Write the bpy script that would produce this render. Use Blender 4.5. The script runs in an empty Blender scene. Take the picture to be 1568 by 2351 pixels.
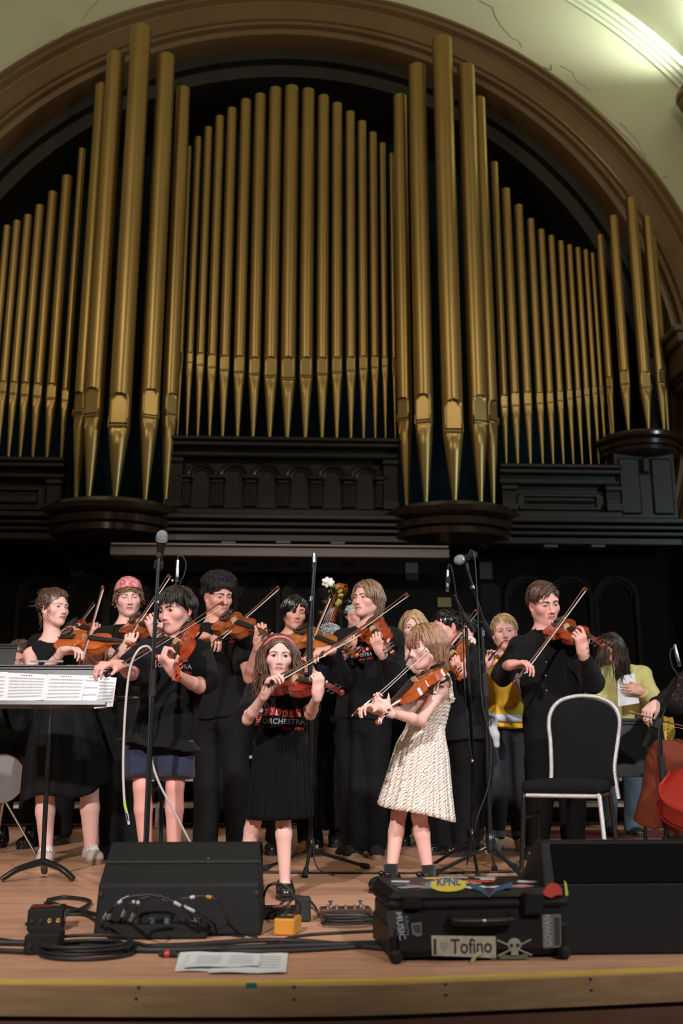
import bpy, bmesh, math, random, time
import numpy as np
from mathutils import Vector, Matrix
_T0 = time.time()
rng = np.random.default_rng(7); random.seed(7)
SC = bpy.context.scene; COL = SC.collection
R_ = math.radians
# ---------------------------------------------------------------- camera
PITCH, YAW, CAMH = 13.7, 2.7, 0.61
FPX = 35 / 36 * 2351
cam_d = bpy.data.cameras.new('camera'); cam = bpy.data.objects.new('camera', cam_d); COL.objects.link(cam)
cam_d.sensor_fit = 'VERTICAL'; cam_d.sensor_height = 36; cam_d.lens = 35; cam_d.clip_start = .05; cam_d.clip_end = 200
cam.location = (0, 0, CAMH); cam.rotation_euler = (R_(90 + PITCH), 0, R_(-YAW))
cam_d.dof.use_dof = True; cam_d.dof.focus_distance = 5.2; cam_d.dof.aperture_fstop = 2.4
SC.camera = cam
# ---------------------------------------------------------------- exposure, world
vs = SC.view_settings
SC.display_settings.display_device = 'sRGB'
vs.view_transform = 'Standard'; vs.look = 'None'; vs.gamma = 1; vs.use_curve_mapping = False; vs.exposure = 0.0
W = bpy.data.worlds.new('hall_air'); SC.world = W; W.use_nodes = True
W.node_tree.nodes['Background'].inputs[0].default_value = (.62, .66, .72, 1)
W.node_tree.nodes['Background'].inputs[1].default_value = .030
# ---------------------------------------------------------------- lights of the hall
def lamp(name, kind, loc, energy, color, size=.2, target=None, angle=30, blend=.6):
    d = bpy.data.lights.new(name, kind); d.energy = energy; d.color = color
    if kind in ('SPOT', 'POINT'): d.shadow_soft_size = size
    if kind == 'SPOT': d.spot_size = R_(angle); d.spot_blend = blend
    if kind == 'AREA': d.shape = 'DISK'; d.size = size
    o = bpy.data.objects.new(name, d); COL.objects.link(o); o.location = loc
    if target is not None:
        o.rotation_euler = (Vector(target) - Vector(loc)).to_track_quat('-Z', 'Y').to_euler()
    return o
# stage lanterns on the gallery front, high on either side
lamp('stage_spot', 'SPOT', (-3.2, -5.0, 5.9), 4500, (1.0, .915, .905), .16, (-.75, 6.2, 1.0), 31.5, .6)
lamp('stage_spot', 'SPOT', (3.6, -5.0, 5.9), 3050, (1.0, .915, .915), .16, (1.0, 6.2, 1.0), 31.5, .6)
# warm hall pendants over the audience, cool window light from the right, gallery uplight on the right corbel
lamp('pendant_light', 'POINT', (-3.4, 3.0, 8.6), 330, (1.0, .86, .60), .45)
lamp('pendant_light', 'POINT', (3.8, 2.0, 8.2), 340, (1.0, .87, .63), .45)
lamp('window_light', 'AREA', (8.6, 3.4, 3.6), 260, (.62, .88, 1.0), 2.0, (0, 11.5, 4.2))
lamp('corbel_uplight', 'SPOT', (5.55, 10.9, 9.9), 620, (.90, 1.0, .80), .12, (4.6, 11.6, 13.0), 150, .7)
# ---------------------------------------------------------------- helpers: pixels to space
_p, _a = R_(PITCH), R_(YAW)
CFW = np.array([math.sin(_a) * math.cos(_p), math.cos(_a) * math.cos(_p), math.sin(_p)])
CRT = np.array([math.cos(_a), -math.sin(_a), 0.]); CUP = np.cross(CRT, CFW); CPOS = np.array([0, 0, CAMH])
def ray(x, y): return CFW + CRT * (x - 784) / FPX + CUP * (1175.5 - y) / FPX
def at(x, y, Y): d = ray(x, y); return CPOS + d * (Y / d[1])
def onfloor(x, y, z=0.): d = ray(x, y); return CPOS + d * ((z - CAMH) / d[2])
def reach(T, x, y, L, near=True):
    """point on the line of sight through (x, y) at distance L from T"""
    d = ray(x, y); d = d / np.linalg.norm(d); w = CPOS - T
    b = d @ w; c = w @ w - L * L; D = b * b - c
    t = -b + (0 if D < 0 else (-1 if near else 1) * math.sqrt(D))
    return CPOS + d * t
def V3(*a): return np.array(a if len(a) == 3 else a[0], float)
def unit(v): v = np.asarray(v, float); return v / max(1e-9, np.linalg.norm(v))
def lerp(a, b, t): return a + (b - a) * t
def rotz(a): c, s = math.cos(a), math.sin(a); return np.array([[c, -s, 0], [s, c, 0], [0, 0, 1.]])
def rotx(a): c, s = math.cos(a), math.sin(a); return np.array([[1., 0, 0], [0, c, -s], [0, s, c]])
def roty(a): c, s = math.cos(a), math.sin(a); return np.array([[c, 0, s], [0, 1., 0], [-s, 0, c]])
def axisrot(ax, a):
    x, y, z = unit(ax); c, s = math.cos(a), math.sin(a); C = 1 - c
    return np.array([[c+x*x*C, x*y*C-z*s, x*z*C+y*s], [y*x*C+z*s, c+y*y*C, y*z*C-x*s], [z*x*C-y*s, z*y*C+x*s, c+z*z*C]])
# ---------------------------------------------------------------- materials
MATS = {}
def M(name, col=None, rough=.5, metal=0., noise=None, bump=None, coat=0., sheen=0., spec=.5, vcol=False, emit=None, stretch=(1, 1, 1), sss=0.):
    """procedural principled material; noise=(scale, amount, colour2), bump=(scale, strength)"""
    if name in MATS: return MATS[name]
    m = bpy.data.materials.new(name); m.use_nodes = True; nt = m.node_tree; b = nt.nodes['Principled BSDF']
    b.inputs['Base Color'].default_value = (*col, 1) if col else (1, 1, 1, 1)
    b.inputs['Roughness'].default_value = rough; b.inputs['Metallic'].default_value = metal
    b.inputs['Coat Weight'].default_value = coat; b.inputs['Coat Roughness'].default_value = .12
    b.inputs['Sheen Weight'].default_value = sheen; b.inputs['Specular IOR Level'].default_value = spec
    if sss: b.inputs['Subsurface Weight'].default_value = sss; b.inputs['Subsurface Scale'].default_value = .01; b.inputs['Subsurface Radius'].default_value = (1, .35, .2)
    src = None
    if vcol:
        a = nt.nodes.new('ShaderNodeAttribute'); a.attribute_name = 'Col'; src = a.outputs['Color']
    mp = None
    if noise or bump:
        tc = nt.nodes.new('ShaderNodeTexCoord'); mp = nt.nodes.new('ShaderNodeMapping'); mp.inputs['Scale'].default_value = stretch
        nt.links.new(tc.outputs['Object'], mp.inputs['Vector'])
    if noise:
        n = nt.nodes.new('ShaderNodeTexNoise'); n.inputs['Scale'].default_value = noise[0]; n.inputs['Detail'].default_value = 5
        nt.links.new(mp.outputs['Vector'], n.inputs['Vector'])
        r = nt.nodes.new('ShaderNodeValToRGB'); r.color_ramp.elements[0].position = .35; r.color_ramp.elements[1].position = .68
        nt.links.new(n.outputs['Fac'], r.inputs['Fac'])
        mx = nt.nodes.new('ShaderNodeMix'); mx.data_type = 'RGBA'; mx.blend_type = 'MIX'
        mu = nt.nodes.new('ShaderNodeMath'); mu.operation = 'MULTIPLY'; mu.inputs[1].default_value = noise[1]
        nt.links.new(r.outputs['Color'], mu.inputs[0]); nt.links.new(mu.outputs[0], mx.inputs['Factor'])
        if src: nt.links.new(src, mx.inputs['A'])
        else: mx.inputs['A'].default_value = (*col, 1)
        mx.inputs['B'].default_value = (*noise[2], 1); src = mx.outputs['Result']
    if src: nt.links.new(src, b.inputs['Base Color'])
    if bump:
        n = nt.nodes.new('ShaderNodeTexNoise'); n.inputs['Scale'].default_value = bump[0]; n.inputs['Detail'].default_value = 4
        nt.links.new(mp.outputs['Vector'], n.inputs['Vector'])
        bp = nt.nodes.new('ShaderNodeBump'); bp.inputs['Strength'].default_value = bump[1]; bp.inputs['Distance'].default_value = .01
        nt.links.new(n.outputs['Fac'], bp.inputs['Height']); nt.links.new(bp.outputs['Normal'], b.inputs['Normal'])
    if emit: b.inputs['Emission Color'].default_value = (*emit[0], 1); b.inputs['Emission Strength'].default_value = emit[1]
    MATS[name] = m; return m
# ---------------------------------------------------------------- mesh building
class MB:
    """collects shapes; build() links them as ONE mesh object"""
    def __init__(s): s.v = []; s.f = []; s.n = 0; s.c = []
    def add(s, V, F, col=None):
        V = np.asarray(V, float); s.v.append(V); s.f += [tuple(int(i) + s.n for i in f) for f in F]; s.n += len(V)
        if col is not None or s.c:
            s.c.append(np.tile(np.array(col if col is not None else (1, 1, 1), float), (len(V), 1)))
        return s
    def box(s, c, d, M3=None, bev=0., col=None):
        """box of size d centred on c; bev chamfers every edge"""
        h = np.array(d, float) / 2; b = min(bev, h.min() * .98)
        if b <= 0:
            V = np.array([[x, y, z] for x in (-1, 1) for y in (-1, 1) for z in (-1, 1)]) * h
            F = [(0, 1, 3, 2), (4, 6, 7, 5), (0, 4, 5, 1), (2, 3, 7, 6), (0, 2, 6, 4), (1, 5, 7, 3)]
        else:
            V = []; idx = {}
            for x in (-1, 1):
                for y in (-1, 1):
                    for z in (-1, 1):
                        for ax in range(3):
                            p = np.array([x, y, z]) * (h - b); p[ax] = (x, y, z)[ax] * h[ax]; idx[(x, y, z, ax)] = len(V); V.append(p)
            F = []
            for ax in range(3):
                o1, o2 = [i for i in range(3) if i != ax]
                for sg in (-1, 1):
                    q = []
                    for u, w in ((-1, -1), (1, -1), (1, 1), (-1, 1)):
                        k = [0, 0, 0]; k[ax] = sg; k[o1] = u; k[o2] = w; q.append(idx[(*k, ax)])
                    F.append(q)
                for u in (-1, 1):
                    for w in (-1, 1):
                        k0 = [0, 0, 0]; k1 = [0, 0, 0]; k0[ax] = -1; k1[ax] = 1
                        for k in (k0, k1): k[o1] = u; k[o2] = w
                        F.append([idx[(*k0, o1)], idx[(*k1, o1)], idx[(*k1, o2)], idx[(*k0, o2)]])
            for x in (-1, 1):
                for y in (-1, 1):
                    for z in (-1, 1): F.append([idx[(x, y, z, a)] for a in range(3)])
            V = np.array(V)
        if M3 is not None: V = V @ np.asarray(M3).T
        return s.add(V + np.array(c), F, col)
    def tube(s, path, r, n=8, cap=True, col=None, flat=None):
        """swept tube; r one radius or one per point; flat=(normal, factor) squashes the section"""
        n = 10 if (cap and 6 <= n < 10) else n
        P = np.asarray(path, float); m = len(P); rr = np.full(m, r, float) if np.isscalar(r) else np.asarray(r, float)
        T = np.gradient(P, axis=0); T /= np.maximum(1e-9, np.linalg.norm(T, axis=1))[:, None]
        ref = np.array([0, 0, 1.]) if abs(T[0][2]) < .9 else np.array([1., 0, 0])
        if flat is not None: ref = np.asarray(flat[0], float)
        V = []; U = unit(ref - T[0] * (ref @ T[0])); aa_ = np.arange(n) * 2 * math.pi / n; ca_ = np.cos(aa_)[:, None]; sa_ = np.sin(aa_)[:, None]
        for i in range(m):
            U = unit((ref if flat is not None else U) - T[i] * ((ref if flat is not None else U) @ T[i])); W2 = np.cross(T[i], U)
            k = flat[1] if flat is not None else 1.
            V.append(P[i] + rr[i] * (ca_ * U * k + sa_ * W2))
        V = np.vstack(V)
        F = [(i * n + j, i * n + (j + 1) % n, (i + 1) * n + (j + 1) % n, (i + 1) * n + j) for i in range(m - 1) for j in range(n)]
        if cap: F += [tuple(range(n - 1, -1, -1)), tuple((m - 1) * n + j for j in range(n))]
        return s.add(V, F, col)
    def lathe(s, prof, n=24, c=(0, 0, 0), M3=None, col=None, a0=0., a1=2 * math.pi, cap=True):
        full = abs(a1 - a0 - 2 * math.pi) < 1e-6; k = n if full else n + 1; V = []
        for r, z in prof:
            for j in range(k):
                a = a0 + (a1 - a0) * j / n; V.append((r * math.cos(a), r * math.sin(a), z))
        F = []
        for i in range(len(prof) - 1):
            for j in range(n):
                j2 = (j + 1) % k; F.append((i * k + j, i * k + j2, (i + 1) * k + j2, (i + 1) * k + j))
        if cap and full:
            if prof[0][0] > 1e-6: F.append(tuple(range(k - 1, -1, -1)))
            if prof[-1][0] > 1e-6: F.append(tuple((len(prof) - 1) * k + j for j in range(k)))
        V = np.array(V)
        if M3 is not None: V = V @ np.asarray(M3).T
        return s.add(V + np.array(c), F, col)
    def ball(s, c, r, M3=None, nu=16, nv=10, col=None):
        rad = np.array([r] * 3 if np.isscalar(r) else r, float)
        prof = [(max(1e-4, math.sin(math.pi * i / nv)), -math.cos(math.pi * i / nv)) for i in range(nv + 1)]
        V = np.array([(p * math.cos(2*math.pi*j/nu), p * math.sin(2*math.pi*j/nu), z) for p, z in prof for j in range(nu)]) * rad
        F = [(i * nu + j, i * nu + (j + 1) % nu, (i + 1) * nu + (j + 1) % nu, (i + 1) * nu + j) for i in range(nv) for j in range(nu)]
        if M3 is not None: V = V @ np.asarray(M3).T
        return s.add(V + np.array(c), F, col)
    def prism(s, pts, z0, z1, M3=None, c=(0, 0, 0), col=None):
        """outline in xy extruded between z0 and z1"""
        n = len(pts); V = np.array([(x, y, z0) for x, y in pts] + [(x, y, z1) for x, y in pts], float)
        F = [tuple(range(n - 1, -1, -1)), tuple(range(n, 2 * n))] + [(i, (i + 1) % n, n + (i + 1) % n, n + i) for i in range(n)]
        if M3 is not None: V = V @ np.asarray(M3).T
        return s.add(V + np.array(c), F, col)
    def strip(s, A, B, col=None):
        m = len(A); return s.add(np.vstack([A, B]), [(i, i + 1, m + i + 1, m + i) for i in range(m - 1)], col)
    def build(s, name, mat, parent=None, smooth=True, world=False, sharp=40):
        V = np.vstack(s.v)
        if world:
            q = parent
            while q is not None: V = V - np.array(q.location); q = q.parent
        return meshobj(name, V, s.f, mat, parent, smooth, np.vstack(s.c) if s.c else None, sharp)
def meshobj(name, V, F, mat, parent=None, smooth=True, col=None, sharp=40):
    me = bpy.data.meshes.new(name); V = np.asarray(V, np.float32)
    if isinstance(F, np.ndarray):
        nf, k = F.shape
        me.vertices.add(len(V)); me.vertices.foreach_set('co', V.ravel())
        me.loops.add(nf * k); me.loops.foreach_set('vertex_index', F.ravel().astype(np.int32))
        me.polygons.add(nf); me.polygons.foreach_set('loop_start', np.arange(0, nf * k, k, dtype=np.int32))
        me.update(calc_edges=True)
    else:
        me.from_pydata(V.tolist(), [], [tuple(f) for f in F]); me.update()
    if smooth:
        me.polygons.foreach_set('use_smooth', np.ones(len(me.polygons), bool))
        if sharp and not isinstance(F, np.ndarray): me.set_sharp_from_angle(angle=R_(sharp))
    if col is not None:
        a = me.color_attributes.new('Col', 'FLOAT_COLOR', 'POINT'); a.data.foreach_set('color', np.hstack([col, np.ones((len(col), 1))]).astype(np.float32).ravel())
    if mat is not None: me.materials.append(mat)
    o = bpy.data.objects.new(name, me); COL.objects.link(o)
    if parent is not None: o.parent = parent
    return o
def tag(o, label=None, cat=None, group=None, kind=None):
    for k, v in (('label', label), ('category', cat), ('group', group), ('kind', kind)):
        if v: o[k] = v
    return o
def thing(name, label, cat, loc=(0, 0, 0), rz=0., group=None):
    o = bpy.data.objects.new(name, None); COL.objects.link(o); o.empty_display_size = .1
    o.location = tuple(loc); o.rotation_euler = (0, 0, rz); return tag(o, label, cat, group)
def frame_obj(o, loc, X, Y, Z):
    m = Matrix.Identity(4)
    for i in range(3): m[i][0], m[i][1], m[i][2], m[i][3] = X[i], Y[i], Z[i], loc[i]
    o.matrix_world = m
def struct(o): o['kind'] = 'structure'; return o
def bez(pts, n=24):
    """smooth Catmull-Rom path through the points"""
    P = np.asarray(pts, float); P = np.vstack([2 * P[0] - P[1], P, 2 * P[-1] - P[-2]]); out = []
    m = len(P) - 3; per = max(2, n // m)
    for i in range(m):
        a, b, c, d = P[i:i+4]
        for t in np.linspace(0, 1, per, endpoint=(i == m - 1)):
            out.append(.5 * ((2*b) + (-a + c)*t + (2*a - 5*b + 4*c - d)*t*t + (-a + 3*b - 3*c + d)*t**3))
    return np.array(out)
ORD = ['first', 'second', 'third', 'fourth', 'fifth', 'sixth', 'seventh', 'eighth', 'ninth', 'tenth', 'eleventh', 'twelfth', 'thirteenth', 'fourteenth', 'fifteenth', 'sixteenth', 'seventeenth']
# ================================================================ THE HALL: stage, arch wall, vault
m_floor = bpy.data.materials.new('stage_floor_wood'); m_floor.use_nodes = True
def _floor_nodes(m):
    nt = m.node_tree; b = nt.nodes['Principled BSDF']; L = nt.links.new
    tc = nt.nodes.new('ShaderNodeTexCoord')
    br = nt.nodes.new('ShaderNodeTexBrick'); br.inputs['Scale'].default_value = 1; br.inputs['Brick Width'].default_value = 60.; br.inputs['Row Height'].default_value = .057
    br.inputs['Mortar Size'].default_value = .0008; br.offset = .37
    br.inputs['Color1'].default_value = (.60, .325, .205, 1); br.inputs['Color2'].default_value = (.70, .405, .265, 1); br.inputs['Mortar'].default_value = (.24, .12, .07, 1)
    L(tc.outputs['Object'], br.inputs['Vector'])
    mp = nt.nodes.new('ShaderNodeMapping'); mp.inputs['Scale'].default_value = (1.2, 26, 1); L(tc.outputs['Object'], mp.inputs['Vector'])
    n = nt.nodes.new('ShaderNodeTexNoise'); n.inputs['Scale'].default_value = 3; n.inputs['Detail'].default_value = 6; L(mp.outputs['Vector'], n.inputs['Vector'])
    r = nt.nodes.new('ShaderNodeValToRGB'); r.color_ramp.elements[0].color = (.55, .50, .47, 1); r.color_ramp.elements[1].color = (1, 1, 1, 1); r.color_ramp.elements[0].position = .3; r.color_ramp.elements[1].position = .62
    L(n.outputs['Fac'], r.inputs['Fac'])
    mx = nt.nodes.new('ShaderNodeMix'); mx.data_type = 'RGBA'; mx.blend_type = 'MULTIPLY'; mx.inputs['Factor'].default_value = .75
    L(br.outputs['Color'], mx.inputs['A']); L(r.outputs['Color'], mx.inputs['B']); L(mx.outputs['Result'], b.inputs['Base Color'])
    b.inputs['Roughness'].default_value = .38; b.inputs['Specular IOR Level'].default_value = .4
_floor_nodes(m_floor)
m_edge = M('edge_board_wood', (.34, .215, .10), .55, noise=(6, .7, (.22, .135, .06)), stretch=(1, 8, 8))
m_skirtb = M('stage_skirt_wood', (.16, .075, .035), .6, noise=(5, .6, (.09, .04, .02)), stretch=(1, 8, 8))
m_yellow = M('yellow_edge_paint', (.62, .44, .09), .5, noise=(9, .5, (.50, .33, .06)))
# front edge of the stage: almost straight, falling back to the right
_ed = [(-400, 2252), (0, 2253), (400, 2255), (800, 2253), (1100, 2243), (1400, 2231), (1568, 2224), (2100, 2203)]
EDGE = bez([onfloor(x, y)[:2] for x, y in _ed], 28); EDGE[0] = (-6, EDGE[0][1]); EDGE[-1] = (6, EDGE[-1][1] + .15)
fl = MB(); fl.prism([tuple(p) for p in EDGE] + [(6, 12.6), (-6, 12.6)], -.05, 0)
floor = struct(fl.build('floor', m_floor, smooth=False)); floor['label'] = 'strip hardwood stage floor'
def edgeband(y0, y1, z0, z1):
    E = EDGE; b = MB(); n = len(E)
    pts = [tuple(p + (0, y0)) for p in E] + [tuple(p + (0, y1)) for p in E[::-1]]
    return b.prism(pts, z0, z1)
o = edgeband(-.012, .022, -.006, .002).build('edge_stripe', m_yellow, floor, smooth=False); o['label'] = 'worn yellow paint line along the stage edge'
nose = MB(); nose.v = []
o = edgeband(-.035, 0, -.080, -.004).build('edge_board', m_edge, floor, smooth=False); o['label'] = 'pale wooden nosing board along the stage edge'
o = edgeband(-.01, .0, -.75, -.081).build('skirt_board', m_skirtb, floor, smooth=False)
m_bolt = M('bolt_steel', (.10, .09, .08), .45, .7)
for bx, by in ((318, 2266), (312, 2292), (1023, 2259), (1024, 2283), (675, 2265), (674, 2293), (1356, 2247), (1358, 2272), (-30, 2270)):
    q = at(bx, by, float(np.interp(at(bx, by, 3.0)[0], EDGE[:, 0], EDGE[:, 1])) - .036)
    MB().lathe([(.0045, 0), (.0045, .002), (.003, .003)], 10, q, rotx(R_(90))).build('bolt', m_bolt, floor)
q = at(577, 2262, float(np.interp(-.1, EDGE[:, 0], EDGE[:, 1])) - .0365)
MB().box(q + V3(0, 0, .0), (.029, .002, .012), bev=.0005).build('tape_tab', M('teal_tape', (.01, .16, .17), .6), floor)['label'] = 'teal tape tab on the stage edge'
au = MB(); au.box((0, -3, -.80), (16, 12.5, .1)); struct(au.build('floor_audience', M('audience_carpet', (.05, .03, .025), .9), smooth=False))
# ---- wall with the great arch, circle centre and radius from the photograph
AX, AZ, YW = -.13, 5.26, 12.0
RO, RI, RV = 5.86, 5.14, 7.12
m_cream = M('cream_plaster', (.66, .65, .50), .75, noise=(.9, .45, (.56, .55, .41)), bump=(5, .12))
m_white = M('white_plaster_moulding', (.72, .76, .62), .6)
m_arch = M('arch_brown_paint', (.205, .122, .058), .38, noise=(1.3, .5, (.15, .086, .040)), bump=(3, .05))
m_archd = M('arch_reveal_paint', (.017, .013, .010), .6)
m_teal = M('recess_teal_paint', (.0070, .0210, .0300), .85, spec=.1)
def ring(r0, y0, r1, y1, a0=-.75, a1=math.pi + .75, n=96):
    A = np.linspace(a0, a1, n)
    return np.c_[AX + r0 * np.cos(A), np.full(n, y0), AZ + r0 * np.sin(A)], np.c_[AX + r1 * np.cos(A), np.full(n, y1), AZ + r1 * np.sin(A)]
def sweep(prof, a0=-.37, a1=math.pi + .37, n=110):
    b = MB()
    A = np.linspace(a0, a1, n); m = len(prof); V = []
    for a in A:
        for r, y in prof: V.append((AX + r * math.cos(a), YW + y, AZ + r * math.sin(a)))
    F = [(i * m + j, i * m + j + 1, (i + 1) * m + j + 1, (i + 1) * m + j) for i in range(n - 1) for j in range(m - 1)]
    return b.add(V, F)
b = MB(); b.strip(*ring(RO - .05, YW, RV + .25, YW)); wall = struct(b.build('wall_front', m_cream)); wall['label'] = 'cream plaster lunette wall above the brown arch'
b = MB()
for sx in (-1, 1): b.box((sx * 7.9 + AX, YW + .05, 3.0), (4.4, .1, 6.8))
struct(b.build('wall_front_lower', M('brown_wall_paint', (.14, .075, .035), .6), smooth=False))
V_, F_ = [], []
b = MB(); b.strip(*ring(RV + .2, YW + .02, RV + .2, YW - 9, a0=-.1, a1=math.pi + .1, n=72)); ceil = struct(b.build('ceiling', m_cream)); ceil['label'] = 'pale plaster barrel vault'
def torus_rows(r0, y0, k, w, d):
    out = [(r0, y0)]
    return out
vm = [(RV - .06, 0), (RV - .06, -.03), (RV - .01, -.035), (RV, -.06), (RV + .05, -.07), (RV + .06, -.10), (RV + .11, -.11), (RV + .12, -.15), (RV + .17, -.16), (RV + .22, -.20)]
b = sweep(vm, 0, math.pi, 90); struct(b.build('trim_1', m_white, sharp=25))['label'] = 'white stepped plaster moulding where wall meets vault'
outer = [(RO + .03, 0), (RO + .03, -.06), (RO - .01, -.10), (RO - .05, -.11), (RO - .07, -.08), (RO - .10, -.08), (RO - .13, -.13), (RO - .17, -.13), (RO - .21, -.06), (RO - .23, -.05)]
b = sweep(outer); struct(b.build('trim_2', m_arch, sharp=25))['label'] = 'outer brown roll moulding of the arch'
flatb = [(RO - .23, -.05), (RO - .48, -.05)]
b = sweep(flatb); struct(b.build('trim_3', m_arch))['label'] = 'flat brown band of the arch'
inner = [(RO - .48, -.05), (RO - .49, -.09), (RO - .52, -.10), (RO - .54, -.06), (RO - .56, -.06), (RO - .58, -.12), (RO - .63, -.12), (RO - .65, -.05), (RO - .67, -.04), (RO - .70, -.08), (RO - .75, -.07), (RI - .05, 0.), (RI - .05, .25)]
b = sweep(inner); struct(b.build('trim_4', m_arch, sharp=25))['label'] = 'inner brown bead mouldings of the arch'
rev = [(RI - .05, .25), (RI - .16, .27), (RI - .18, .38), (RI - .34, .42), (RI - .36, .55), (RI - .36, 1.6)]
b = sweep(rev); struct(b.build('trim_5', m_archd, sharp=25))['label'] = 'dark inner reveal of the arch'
b = MB(); b.box((AX, YW + 1.65, 5.6), (12, .1, 12)); struct(b.build('wall_recess', m_teal, smooth=False))['label'] = 'dark teal wall behind the organ pipes'
# cracks in the plaster
m_crack = M('plaster_crack', (.16, .12, .07), .9)
def crack(px, r=.006):
    pts = []
    for i in range(len(px) - 1):
        for t in np.linspace(0, 1, 6, endpoint=False):
            q = lerp(V3(*px[i], 0), V3(*px[i + 1], 0), t); q[:2] += rng.normal(0, 1.6, 2); pts.append(at(q[0], q[1], YW - .002))
    b = MB(); b.tube(pts, [r * (1 - .6 * i / len(pts)) for i in range(len(pts))], 4); b.build('crack', m_crack, wall)
crack([(1090, -5), (1130, 18), (1148, 55), (1168, 82), (1195, 100), (1198, 112)]); crack([(1190, 118), (1190, 128)])
crack([(1238, 150), (1255, 158), (1268, 160), (1264, 144)], .009); crack([(1285, 150), (1310, 165), (1340, 198), (1360, 214)], .004)
crack([(230, -6), (200, 30), (188, 52)], .004); crack([(190, 60), (150, 78), (130, 92), (105, 90)], .005); crack([(1420, 280), (1460, 320), (1490, 372)], .004); crack([(1520, 410), (1535, 405)], .005)
# right side: corbel under the vault and capital beside the organ
cb = thing('wall_corbel', 'dark brown corbel with a lamp at the top right of the vault', 'corbel', at(1606, 236, 11.6))
MB().lathe([(.03, -.30), (.16, -.22), (.20, -.05), (.26, -.02), (.26, .06), (.30, .08), (.30, .14)], 20).build('bracket', m_arch, cb)
MB().lathe([(.20, .14), (.24, .17), (.24, .24), (.20, .26)], 20).build('lamp_rim', m_archd, cb)
cp = thing('pilaster', 'brown wall pilaster with carved capital at the right of the organ', 'pilaster', (5.15, 11.45, 0))
b = MB()
for z0, z1, w in ((0, 4.45, .28), (4.45, 4.50, .33), (4.50, 4.56, .29), (4.98, 5.03, .36), (5.03, 5.12, .42), (5.12, 5.17, .46), (5.17, 5.5, .52), (5.5, 5.62, .60), (5.62, 5.7, .66)):
    b.box((0, 0, (z0 + z1) / 2), (2 * w * .9, .5 + (w - .28), z1 - z0), bev=.015)
m_pil = M('pilaster_paint', (.11, .066, .034), .5)
b.build('shaft', m_pil, cp)
for i in range(5):
    x = -.24 + .12 * i
    MB().lathe([(.02, 0), (.05, .05), (.045, .22), (.075, .34), (.07, .40), (.02, .42)], 10, (x, -.27, 4.56)).build('acanthus_leaf', m_pil, cp)
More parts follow.
